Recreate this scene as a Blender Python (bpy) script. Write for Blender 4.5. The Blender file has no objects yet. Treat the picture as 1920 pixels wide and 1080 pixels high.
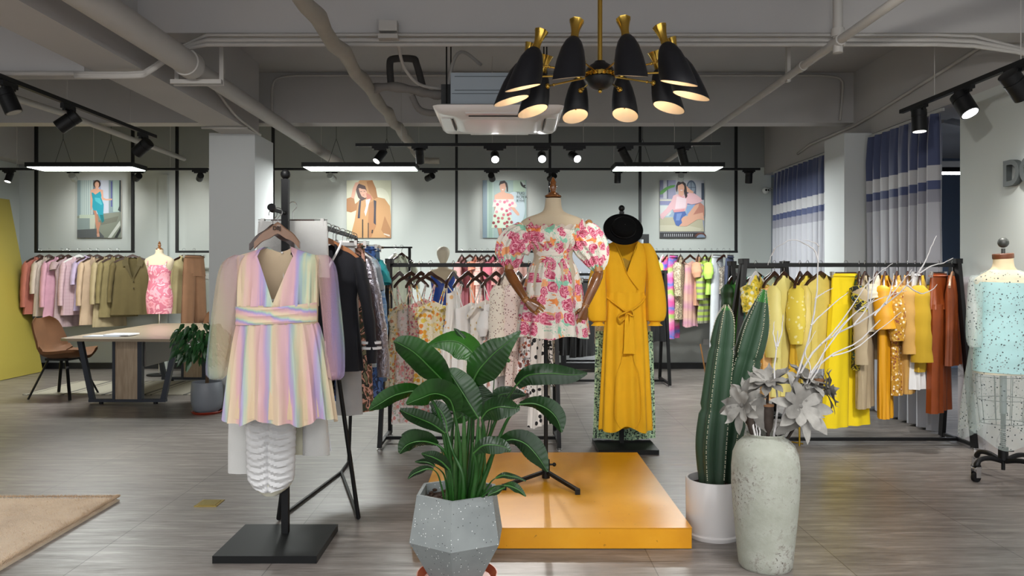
import bpy, math, random
from mathutils import Vector, Matrix, noise
R = random.Random(7)
PI = math.pi
sc = bpy.context.scene
COL = sc.collection
EYE = 1.35; FX = 1440.0; CX = 950.0; CY = 513.0

# ---------------------------------------------------------------- camera, world, exposure
cd = bpy.data.cameras.new('camera'); cam = bpy.data.objects.new('camera', cd); COL.objects.link(cam)
cam.location = (0, 0, EYE); cam.rotation_euler = (PI/2, 0, 0)
cd.sensor_width = 36; cd.lens = FX/1920*36; cd.shift_x = (960-CX)/1920; cd.shift_y = -(540-CY)/1920
cd.clip_start = .05; cd.clip_end = 100
sc.camera = cam
sc.view_settings.view_transform = 'Standard'; sc.view_settings.look = 'None'
sc.view_settings.gamma = 1; sc.view_settings.exposure = 1.25; sc.view_settings.use_curve_mapping = False
w = bpy.data.worlds.new('world'); sc.world = w; w.use_nodes = True
w.node_tree.nodes['Background'].inputs[0].default_value = (.97, .98, 1, 1)
w.node_tree.nodes['Background'].inputs[1].default_value = .85
sc.cycles.max_bounces = 6; sc.cycles.diffuse_bounces = 3; sc.cycles.glossy_bounces = 3
sc.cycles.transparent_max_bounces = 12; sc.cycles.transmission_bounces = 3
sc.cycles.sample_clamp_indirect = 4; sc.cycles.caustics_reflective = False; sc.cycles.caustics_refractive = False

def area(loc, size, sy, power, col=(1, 1, 1), rot=(0, 0, 0), spread=150):
    l = bpy.data.lights.new('lamp_or_fill_area_light', 'AREA'); l.shape = 'RECTANGLE'; l.size = size; l.size_y = sy
    l.energy = power; l.color = col; l.spread = math.radians(spread)
    o = bpy.data.objects.new('lamp_or_fill_area_light', l); o.location = loc; o.rotation_euler = rot; COL.objects.link(o); return o
def spot(loc, target, power, angle=42, blend=1.0, col=(1, .97, .92), r=.03):
    l = bpy.data.lights.new('track_or_fill_spot_light', 'SPOT'); l.energy = power; l.spot_size = math.radians(angle); l.spot_blend = blend
    l.color = col; l.shadow_soft_size = r
    o = bpy.data.objects.new('track_or_fill_spot_light', l); o.location = loc
    o.rotation_euler = (Vector(target)-Vector(loc)).to_track_quat('-Z', 'Y').to_euler(); COL.objects.link(o); return o
# unseen lights standing in for shop lamps out of view, some added as fill
area((-1.2, 2.3, 2.62), 1.3, .3, 7); area((1.6, 2.3, 2.62), 1.3, .3, 12)
area((-3.8, 1.5, 2.62), 1.3, .3, 34); area((0, -1.2, 2.62), 1.3, .3, 60); area((3.0, .5, 2.62), 1.3, .3, 30)
spot((-.9, 1.6, 2.6), (-1.1, 3.8, 1.0), 5, 50); spot((.5, 1.7, 2.6), (.3, 4.6, 1.1), 18, 36)
spot((1.4, 1.5, 2.6), (1.2, 3.7, .6), 14, 50); spot((2.2, 2.6, 2.6), (2.6, 6.1, .8), 110, 50)
spot((-.2, 1.2, 2.6), (-.2, 3.4, .6), 6, 46); spot((1.0, 2.4, 2.6), (.9, 5.9, 1.0), 100, 34)
spot((1.4, 3.0, 2.6), (3.66, 5.2, 1.7), 34, 90); spot((-1.6, 1.8, 2.6), (-2.7, 7.7, 1.5), 110, 34)  # spots added to brighten the side wall and the column
spot((2.5, 2.2, 2.6), (3.45, 5.1, 1.1), 70, 44); spot((-1.2, 3.0, 2.6), (-.4, 6.1, .9), 70, 44)

# ---------------------------------------------------------------- coordinate helpers (place a measured point in the room)
def P(px, py, D): return Vector(((px-CX)*D/FX, D, EYE-(py-CY)*D/FX))
def FD(py): return EYE*FX/(py-CY)
def F(px, py): D = FD(py); return Vector(((px-CX)*D/FX, D, 0))

# ---------------------------------------------------------------- materials
MC = {}; HEX = {}
def s2l(c):
    return tuple((x/12.92 if x <= .04045 else ((x+.055)/1.055)**2.4) for x in c)
def hx(h):
    h = h.lstrip('#'); return s2l(tuple(int(h[i:i+2], 16)/255 for i in (0, 2, 4)))+(1,)
def newmat(name):
    m = bpy.data.materials.new(name); m.use_nodes = True; return m, m.node_tree, m.node_tree.nodes['Principled BSDF']
def N(t, typ, **kw):
    n = t.nodes.new(typ)
    for k, v in kw.items():
        if k.startswith('i_'):
            key = k[2:]; key = int(key) if key.isdigit() else key.replace('_', ' ')
            n.inputs[key].default_value = v
        else: setattr(n, k, v)
    return n
def coords(t, scale=(1, 1, 1), rot=(0, 0, 0), loc=(0, 0, 0)):
    tc = N(t, 'ShaderNodeTexCoord'); mp = N(t, 'ShaderNodeMapping')
    mp.inputs['Scale'].default_value = scale; mp.inputs['Rotation'].default_value = rot; mp.inputs['Location'].default_value = loc
    t.links.new(tc.outputs['Object'], mp.inputs['Vector']); return mp.outputs[0]
def ramp(t, fac, stops, interp='LINEAR'):
    r = N(t, 'ShaderNodeValToRGB'); cr = r.color_ramp; cr.interpolation = interp
    while len(cr.elements) < len(stops): cr.elements.new(.5)
    for e, (p, c) in zip(cr.elements, stops): e.position = p; e.color = hx(c) if isinstance(c, str) else (c, c, c, 1)
    t.links.new(fac, r.inputs[0]); return r.outputs[0]
def mixc(t, fac, a, b, mode='MIX'):
    m = N(t, 'ShaderNodeMix', data_type='RGBA', blend_type=mode)
    for s, v in ((m.inputs[0], fac), (m.inputs[6], a), (m.inputs[7], b)):
        if isinstance(v, str): s.default_value = hx(v)
        elif isinstance(v, (int, float)): s.default_value = v
        elif isinstance(v, tuple): s.default_value = v
        else: t.links.new(v, s)
    return m.outputs[2]
def mth(t, op, a, b=None, c=None):
    m = N(t, 'ShaderNodeMath', operation=op)
    for i, v in enumerate((a, b, c)):
        if v is None: continue
        if isinstance(v, (int, float)): m.inputs[i].default_value = v
        else: t.links.new(v, m.inputs[i])
    return m.outputs[0]
def noise_(t, vec, scale, detail=3, rough=.5, dist=0):
    n = N(t, 'ShaderNodeTexNoise'); n.inputs['Scale'].default_value = scale; n.inputs['Detail'].default_value = detail
    n.inputs['Roughness'].default_value = rough; n.inputs['Distortion'].default_value = dist
    t.links.new(vec, n.inputs['Vector']); return n.outputs[0]
def bumpn(t, b, h, strength=.3, dist=.01):
    n = N(t, 'ShaderNodeBump'); n.inputs['Strength'].default_value = strength; n.inputs['Distance'].default_value = dist
    t.links.new(h, n.inputs['Height']); t.links.new(n.outputs[0], b.inputs['Normal'])
def plain(name, col, rough=.6, metal=0, bump=0, bscale=200, var=0, vscale=5, sheen=0, coat=0, spec=None):
    if name in MC: return MC[name]
    HEX[name] = col
    m, t, b = newmat(name); b.inputs['Base Color'].default_value = hx(col)
    b.inputs['Roughness'].default_value = rough; b.inputs['Metallic'].default_value = metal
    if sheen: b.inputs['Sheen Weight'].default_value = sheen
    if coat: b.inputs['Coat Weight'].default_value = coat
    if spec is not None: b.inputs['Specular IOR Level'].default_value = spec
    v = coords(t)
    if var:
        n = noise_(t, v, vscale, 4)
        t.links.new(mixc(t, ramp(t, n, [(.3, 0.), (.7, 1.)]), col, mixc(t, var, col, '#000000')), b.inputs['Base Color'])
    if bump: bumpn(t, b, noise_(t, v, bscale, 2), bump, .003)
    MC[name] = m; return m
def emit(name, col, strength):
    if name in MC: return MC[name]
    m, t, b = newmat(name); b.inputs['Base Color'].default_value = hx(col)
    b.inputs['Emission Color'].default_value = hx(col); b.inputs['Emission Strength'].default_value = strength
    MC[name] = m; return m
def sheer(name, col, alpha=.45, rough=.5):
    if name in MC: return MC[name]
    m, t, b = newmat(name); b.inputs['Base Color'].default_value = hx(col); b.inputs['Roughness'].default_value = rough
    b.inputs['Alpha'].default_value = alpha; MC[name] = m; return m
def fabric(name, col, rough=.85, bump=.25, sheen=.04, dark=.12):
    return plain(name, col, rough, 0, bump, 350, dark, 9, sheen)
def satin(name, col): return plain(name, col, .45, 0, .1, 25, .12, 12)

def flat2(t, s, depth=.15, loc=(0, 0, 0)):
    sx = N(t, 'ShaderNodeSeparateXYZ'); t.links.new(coords(t, (s if not isinstance(s, tuple) else s[0], 1, s if not isinstance(s, tuple) else s[1]), loc=loc), sx.inputs[0])
    cb = N(t, 'ShaderNodeCombineXYZ'); ss = s[0] if isinstance(s, tuple) else s; t.links.new(mth(t, 'ADD', sx.outputs[0], mth(t, 'MULTIPLY', sx.outputs[1], .75*ss)), cb.inputs[0]); t.links.new(sx.outputs[2], cb.inputs[1]); return cb.outputs[0]
def dots(name, base, cols, scale=30, size=.25, rough=.75, keep=.0, alpha=None):
    """random dots on cloth: voronoi cells, one dot in each"""
    if name in MC: return MC[name]
    m, t, b = newmat(name); b.inputs['Roughness'].default_value = rough; b.inputs['Sheen Weight'].default_value = .1
    v = coords(t, (scale,)*3)
    vo = N(t, 'ShaderNodeTexVoronoi'); t.links.new(v, vo.inputs['Vector']); vo.inputs['Scale'].default_value = 1
    sep = N(t, 'ShaderNodeSeparateColor'); t.links.new(vo.outputs['Color'], sep.inputs[0])
    c = ramp(t, sep.outputs[0], [(i/len(cols), k) for i, k in enumerate(cols)], 'CONSTANT') if len(cols) > 1 else None
    msk = mth(t, 'LESS_THAN', vo.outputs['Distance'], size*1.35)
    if keep: msk = mth(t, 'MULTIPLY', msk, mth(t, 'GREATER_THAN', sep.outputs[1], keep))
    o = mixc(t, msk, base, c if c is not None else cols[0]); t.links.new(o, b.inputs['Base Color'])
    if alpha is not None:
        t.links.new(mth(t, 'MAXIMUM', msk, alpha), b.inputs['Alpha'])
    MC[name] = m; return m
def floral(name, base, cols, leaf, scale=22, keep=.35, rough=.75, center=None):
    """scattered petalled blooms and leaf blobs"""
    if name in MC: return MC[name]
    m, t, b = newmat(name); b.inputs['Roughness'].default_value = rough; b.inputs['Sheen Weight'].default_value = .1
    v = coords(t, (scale,)*3)
    nz = N(t, 'ShaderNodeTexNoise'); t.links.new(v, nz.inputs['Vector']); nz.inputs['Scale'].default_value = 3.5
    vm = N(t, 'ShaderNodeVectorMath', operation='MULTIPLY_ADD'); t.links.new(nz.outputs['Color'], vm.inputs[0])
    vm.inputs[1].default_value = (.5, .5, .5); t.links.new(v, vm.inputs[2])
    vo = N(t, 'ShaderNodeTexVoronoi'); t.links.new(vm.outputs[0], vo.inputs['Vector']); vo.inputs['Scale'].default_value = 1
    sep = N(t, 'ShaderNodeSeparateColor'); t.links.new(vo.outputs['Color'], sep.inputs[0])
    c = ramp(t, sep.outputs[0], [(i/len(cols), k) for i, k in enumerate(cols)], 'CONSTANT')
    # leaves: second voronoi
    v2 = coords(t, (scale*1.3,)*3, loc=(3, 1, 5))
    vm2 = N(t, 'ShaderNodeVectorMath', operation='MULTIPLY_ADD'); t.links.new(nz.outputs['Color'], vm2.inputs[0])
    vm2.inputs[1].default_value = (1.3, 1.3, 1.3); t.links.new(v2, vm2.inputs[2])
    vo2 = N(t, 'ShaderNodeTexVoronoi'); t.links.new(vm2.outputs[0], vo2.inputs['Vector']); vo2.inputs['Scale'].default_value = 1
    sep2 = N(t, 'ShaderNodeSeparateColor'); t.links.new(vo2.outputs['Color'], sep2.inputs[0])
    lm = mth(t, 'MULTIPLY', mth(t, 'LESS_THAN', vo2.outputs['Distance'], .40), mth(t, 'GREATER_THAN', sep2.outputs[1], .4))
    o = mixc(t, lm, base, leaf)
    bm = mth(t, 'MULTIPLY', mth(t, 'LESS_THAN', vo.outputs['Distance'], .50), mth(t, 'GREATER_THAN', sep.outputs[1], keep))
    o = mixc(t, bm, o, c)
    if center:
        cm = mth(t, 'MULTIPLY', bm, mth(t, 'LESS_THAN', vo.outputs['Distance'], .24)); o = mixc(t, cm, o, center)
    t.links.new(o, b.inputs['Base Color']); MC[name] = m; return m
def rose(name='rose print'):
    if name in MC: return MC[name]
    m, t, b = newmat(name); b.inputs['Roughness'].default_value = .6; b.inputs['Sheen Weight'].default_value = .15
    base = '#e6ded2'
    v = flat2(t, (14.5, 12.5), loc=(.3, .2, .4))
    nz = N(t, 'ShaderNodeTexNoise'); t.links.new(v, nz.inputs['Vector']); nz.inputs['Scale'].default_value = 3.2; nz.inputs['Detail'].default_value = 3
    def warp(vec, a):
        q = N(t, 'ShaderNodeVectorMath', operation='MULTIPLY_ADD'); t.links.new(nz.outputs['Color'], q.inputs[0])
        q.inputs[1].default_value = (a, a, 0); t.links.new(vec, q.inputs[2]); return q.outputs[0]
    vo = N(t, 'ShaderNodeTexVoronoi', voronoi_dimensions='2D'); t.links.new(warp(v, .6), vo.inputs['Vector']); vo.inputs['Scale'].default_value = 1; vo.inputs['Randomness'].default_value = .55
    sep = N(t, 'ShaderNodeSeparateColor'); t.links.new(vo.outputs['Color'], sep.inputs[0])
    # broad orange and mint shapes underneath
    va = flat2(t, (15, 17), loc=(5, 1, 2))
    vo2 = N(t, 'ShaderNodeTexVoronoi', voronoi_dimensions='2D'); t.links.new(warp(va, 1.6), vo2.inputs['Vector']); vo2.inputs['Scale'].default_value = 1
    s2 = N(t, 'ShaderNodeSeparateColor'); t.links.new(vo2.outputs['Color'], s2.inputs[0])
    under = ramp(t, s2.outputs[0], [(0, base), (.28, '#f0924a'), (.5, '#8fcdb2'), (.72, base), (.86, '#efa26c')], 'CONSTANT')
    lm = mth(t, 'LESS_THAN', vo2.outputs['Distance'], .42)
    o = mixc(t, lm, base, under)
    # thin green fern strokes
    wv = N(t, 'ShaderNodeTexWave', wave_type='BANDS'); t.links.new(warp(flat2(t, (9, 7)), 1.2), wv.inputs['Vector'])
    wv.inputs['Scale'].default_value = 1.6; wv.inputs['Distortion'].default_value = 3
    n2 = noise_(t, v, .7, 1)
    fm = mth(t, 'MULTIPLY', mth(t, 'GREATER_THAN', wv.outputs['Fac'], .965), mth(t, 'GREATER_THAN', n2, .5))
    o = mixc(t, fm, o, '#63b795')
    # roses: rings of petals
    ring = mth(t, 'SINE', mth(t, 'MULTIPLY_ADD', vo.outputs['Distance'], 34, mth(t, 'MULTIPLY', nz.outputs[0], 26)))
    pet = ramp(t, mth(t, 'MULTIPLY_ADD', ring, .5, .5), [(.0, '#b02a50'), (.3, '#cc4470'), (.6, '#dd6d8c'), (.93, '#eeb4c0')])
    pet = mixc(t, mth(t, 'MULTIPLY', mth(t, 'LESS_THAN', vo.outputs['Distance'], .1), .6), pet, '#a01f40')
    rm = mth(t, 'MULTIPLY', mth(t, 'LESS_THAN', vo.outputs['Distance'], mth(t, 'MULTIPLY_ADD', sep.outputs[2], .2, .31)), mth(t, 'GREATER_THAN', sep.outputs[1], .16))
    o = mixc(t, rm, o, pet); t.links.new(o, b.inputs['Base Color']); MC[name] = m; return m
def rainbow(name, alpha=1.0, scale=5.5, axis=(1, 0, .05), wash=.0, ph=0.):
    if name in MC: return MC[name]
    m, t, b = newmat(name); b.inputs['Roughness'].default_value = .55; b.inputs['Sheen Weight'].default_value = .2
    v = coords(t)
    dp = N(t, 'ShaderNodeVectorMath', operation='DOT_PRODUCT'); t.links.new(v, dp.inputs[0]); dp.inputs[1].default_value = axis
    nn = noise_(t, coords(t, (3, 3, .45)), 2.2, 3)
    n4 = noise_(t, coords(t, (60, 20, 1.2)), 1, 2)
    f = mth(t, 'FRACT', mth(t, 'ADD', mth(t, 'MULTIPLY', dp.outputs['Value'], scale), mth(t, 'ADD', mth(t, 'MULTIPLY_ADD', nn, .9, ph), mth(t, 'MULTIPLY', n4, .32))))
    c = ramp(t, f, [(0, '#dec9a8'), (.2, '#dcb2ae'), (.38, '#d9abb8'), (.5, '#b39ccb'), (.58, '#a5a3ca'), (.66, '#a6c2bd'), (.76, '#c9cfac'), (.88, '#dec9a8')])
    if wash: c = mixc(t, wash, c, '#dcbbaa')
    t.links.new(c, b.inputs['Base Color']); b.inputs['Alpha'].default_value = alpha; MC[name] = m; return m
def tiedye(name, cols, scale=6, vert=True, rough=.75):
    if name in MC: return MC[name]
    m, t, b = newmat(name); b.inputs['Roughness'].default_value = rough
    v = coords(t, (.6, .3, 1)); nn = noise_(t, v, 7, 4, .6)
    sx = N(t, 'ShaderNodeSeparateXYZ'); t.links.new(v, sx.inputs[0])
    f = mth(t, 'FRACT', mth(t, 'ADD', mth(t, 'MULTIPLY', sx.outputs[2] if vert else sx.outputs[0], scale*.5), mth(t, 'MULTIPLY', nn, .8 if vert else 1.5)))
    n = len(cols); c = ramp(t, f, [(i/n, k) for i, k in enumerate(cols)]+[(1, cols[0])])
    t.links.new(c, b.inputs['Base Color']); MC[name] = m; return m
def bands(name, a, bcol, scale=12, vertical=False, wid=.5, rough=.8, plaid=False):
    if name in MC: return MC[name]
    m, t, b = newmat(name); b.inputs['Roughness'].default_value = rough
    sx = N(t, 'ShaderNodeSeparateXYZ'); t.links.new(coords(t, (scale,)*3), sx.inputs[0])
    f = mth(t, 'LESS_THAN', mth(t, 'FRACT', sx.outputs[0 if vertical else 2]), wid)
    if plaid:
        g = mth(t, 'LESS_THAN', mth(t, 'FRACT', sx.outputs[0]), wid); f = mth(t, 'MULTIPLY', mth(t, 'ADD', f, g), .5)
    t.links.new(mixc(t, f, a, bcol), b.inputs['Base Color']); MC[name] = m; return m
def blotch(name, cols, scale=14, rough=.8, detail=2, metal=0):
    if name in MC: return MC[name]
    m, t, b = newmat(name); b.inputs['Roughness'].default_value = rough; b.inputs['Metallic'].default_value = metal
    nn = noise_(t, coords(t), scale, detail, .55, .6); n = len(cols)
    t.links.new(ramp(t, nn, [(.3+.4*i/n, k) for i, k in enumerate(cols)], 'CONSTANT'), b.inputs['Base Color']); MC[name] = m; return m
def foil(name, col, rough=.28, scale=30):
    if name in MC: return MC[name]
    m, t, b = newmat(name); b.inputs['Base Color'].default_value = hx(col); b.inputs['Metallic'].default_value = .95; b.inputs['Roughness'].default_value = rough
    bumpn(t, b, noise_(t, coords(t), scale, 4, .6, 1), 1, .012); MC[name] = m; return m
def leafmat(name, a, bcol, stripe=60, rough=.3):
    if name in MC: return MC[name]
    m, t, b = newmat(name); b.inputs['Roughness'].default_value = rough
    nn = noise_(t, coords(t), 9, 2)
    t.links.new(mixc(t, ramp(t, nn, [(.35, 0.), (.65, 1.)]), a, bcol), b.inputs['Base Color'])
    b.inputs['Subsurface Weight'].default_value = 0
    MC[name] = m; return m

# ---------------------------------------------------------------- mesh builder
class MB:
    def __init__(s): s.v = []; s.f = []; s.m = []; s.sm = []
    def add(s, verts, faces, mi=0, smooth=True):
        o = len(s.v); s.v += [Vector(v) for v in verts]
        for f in faces: s.f.append(tuple(i+o for i in f)); s.m.append(mi); s.sm.append(smooth)
        return s
    def box(s, lo, hi, mi=0, M=None):
        x0, y0, z0 = lo; x1, y1, z1 = hi
        v = [Vector(p) for p in ((x0,y0,z0),(x1,y0,z0),(x1,y1,z0),(x0,y1,z0),(x0,y0,z1),(x1,y0,z1),(x1,y1,z1),(x0,y1,z1))]
        if M is not None: v = [M @ p for p in v]
        return s.add(v, [(0,3,2,1),(4,5,6,7),(0,1,5,4),(1,2,6,5),(2,3,7,6),(3,0,4,7)], mi, False)
    def cbox(s, c, sz, mi=0, M=None):
        c = Vector(c); h = Vector(sz)/2
        return s.box(c-h, c+h, mi, M)
    def bar(s, a, b, wx, wy=None, mi=0, up=Vector((0, 0, 1))):
        a = Vector(a); b = Vector(b); wy = wy or wx; d = (b-a).normalized()
        if abs(d.dot(up)) > .98: up = Vector((0, 1, 0))
        x = d.cross(up).normalized(); y = x.cross(d).normalized(); v = []
        for p in (a, b):
            for i, j in ((-1,-1),(1,-1),(1,1),(-1,1)): v.append(p+x*i*wx/2+y*j*wy/2)
        return s.add(v, [(0,1,2,3),(7,6,5,4),(0,4,5,1),(1,5,6,2),(2,6,7,3),(3,7,4,0)], mi, False)
    def tube(s, pts, r, seg=10, mi=0, cap=True, flat=1.0):
        pts = [Vector(p) for p in pts]; n = len(pts); rr = r if isinstance(r, (list, tuple)) else [r]*n
        prev = None; rings = []
        for i, p in enumerate(pts):
            d = (pts[min(i+1, n-1)]-pts[max(i-1, 0)])
            d = d.normalized() if d.length > 1e-9 else Vector((0, 0, 1))
            if prev is None:
                up = Vector((0, 0, 1)) if abs(d.z) < .9 else Vector((1, 0, 0)); x = d.cross(up).normalized()
            else: x = (prev-d*prev.dot(d)).normalized()
            prev = x; y = d.cross(x)
            rings.append([p+x*math.cos(2*PI*k/seg)*rr[i]+y*math.sin(2*PI*k/seg)*rr[i]*flat for k in range(seg)])
        return s.rings(rings, mi, cap)
    def rings(s, rings, mi=0, cap=True, smooth=True, closed=True):
        n = len(rings[0]); v = [p for r in rings for p in r]; f = []
        for i in range(len(rings)-1):
            for k in range(n if closed else n-1):
                a = i*n+k; b = i*n+(k+1) % n; f.append((a, b, b+n, a+n))
        if cap:
            f.append(tuple(range(n-1, -1, -1))); f.append(tuple(range((len(rings)-1)*n, len(rings)*n)))
        return s.add(v, f, mi, smooth)
    def lathe(s, c, prof, seg=32, mi=0, M=None, cap=False, sx=1, sy=1):
        c = Vector(c); rr = []
        for r, z in prof:
            ring = [Vector((r*sx*math.cos(2*PI*k/seg), r*sy*math.sin(2*PI*k/seg), z)) for k in range(seg)]
            if M is not None: ring = [M @ p for p in ring]
            rr.append([c+p for p in ring])
        return s.rings(rr, mi, cap)
    def ball(s, c, r, seg=16, mi=0, sx=1, sy=1, sz=1):
        n = seg//2
        return s.lathe(c, [(max(1e-4, r*math.sin(PI*i/n)), -r*math.cos(PI*i/n)*sz) for i in range(n+1)], seg, mi, sx=sx, sy=sy)
    def poly(s, pts, mi=0): return s.add(pts, [tuple(range(len(pts)))], mi, False)
    def build(s, name, mats, parent=None, world=False, loc=None, angle=40, kind=None):
        """world=True: vertices are room coordinates and are moved into the parent's (or the object's) frame"""
        me = bpy.data.meshes.new(name)
        off = Vector((0, 0, 0))
        if parent is not None and world:
            p = parent
            while p is not None: off = off+p.location; p = p.parent
        elif parent is None:
            if loc is None:
                lo = Vector([min(v[i] for v in s.v) for i in range(3)]); hi = Vector([max(v[i] for v in s.v) for i in range(3)])
                loc = Vector(((lo.x+hi.x)/2, (lo.y+hi.y)/2, lo.z))
            off = Vector(loc)
        me.from_pydata([tuple(v-off) for v in s.v], [], s.f)
        mats = mats if isinstance(mats, (list, tuple)) else [mats]
        for m in mats: me.materials.append(m)
        me.polygons.foreach_set('material_index', s.m); me.polygons.foreach_set('use_smooth', s.sm)
        me.update()
        if angle and any(s.sm):
            try: me.set_sharp_from_angle(angle=math.radians(angle))
            except Exception: pass
        o = bpy.data.objects.new(name, me); COL.objects.link(o)
        if parent is not None: o.parent = parent
        else: o.location = off
        if kind: o['kind'] = kind
        return o
def thing(name, label, cat, loc=(0, 0, 0), rotz=0, group=None):
    o = bpy.data.objects.new(name, None); COL.objects.link(o); o.location = loc; o.rotation_euler = (0, 0, rotz)
    o.empty_display_size = .05; o['label'] = label; o['category'] = cat
    if group: o['group'] = group
    return o
def tag(o, label, cat, group=None, kind=None):
    o['label'] = label; o['category'] = cat
    if group: o['group'] = group
    if kind: o['kind'] = kind
    return o
def struct(name, mb, m):
    o = mb.build(name, m, loc=(0, 0, 0)); o['kind'] = 'structure'; return o
def lerp(tab, z):
    """piecewise linear lookup in [(z, value...), ...] with z falling"""
    if z >= tab[0][0]: return tab[0][1]
    for a, b in zip(tab, tab[1:]):
        if z >= b[0]:
            k = (a[0]-z)/max(1e-9, a[0]-b[0]); k = k*k*(3-2*k) if False else k
            return a[1]+(b[1]-a[1])*k
    return tab[-1][1]
def spline(pts, n=24):
    """smooth curve through points (Catmull-Rom); points may be any dimension"""
    pts = [list(p) for p in pts]; out = []; m = len(pts)-1
    for i in range(n+1):
        u = i/n*m; k = min(int(u), m-1); q = u-k
        p0, p1, p2, p3 = pts[max(k-1, 0)], pts[k], pts[k+1], pts[min(k+2, m)]
        out.append([.5*((2*b)+(-a+c)*q+(2*a-5*b+4*c-d)*q*q+(-a+3*b-3*c+d)*q**3) for a, b, c, d in zip(p0, p1, p2, p3)])
    return out
# ---------------------------------------------------------------- shared materials
M_ceil = plain('ceiling grey paint', '#aeacab', .9, bump=.1, bscale=60, var=.06, vscale=1.5)
M_slab = plain('slab grey paint', '#a6a4a3', .92, bump=.12, bscale=50, var=.08, vscale=1.5)
M_pipe = plain('painted pipe', '#a9a6a2', .6, bump=.1, bscale=60, var=.06)
M_wall = plain('wall white paint', '#bcc2bf', .85, bump=.05, bscale=120, var=.02, vscale=1)
M_colm = plain('column white paint', '#bfc3c4', .85, bump=.05, bscale=120)
M_black = plain('black powder coated steel', '#0b0c0e', .5, spec=.3)
M_blackp = plain('black painted steel plate', '#0a0c0d', .5, spec=.3)
M_chrome = plain('chrome', '#d8d8d8', .18, 1)
M_brass = plain('polished brass', '#d9b254', .2, 1)
M_hang = plain('dark brown hanger wood', '#3d2318', .35, coat=.3, var=.25, vscale=30)
M_hang2 = plain('light brown hanger wood', '#8d6a52', .4, coat=.2, var=.1, vscale=30)
M_hangw = plain('white hanger paint', '#e5e3e0', .4)
M_bblk = plain('black skirting paint', '#15171b', .5)

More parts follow.
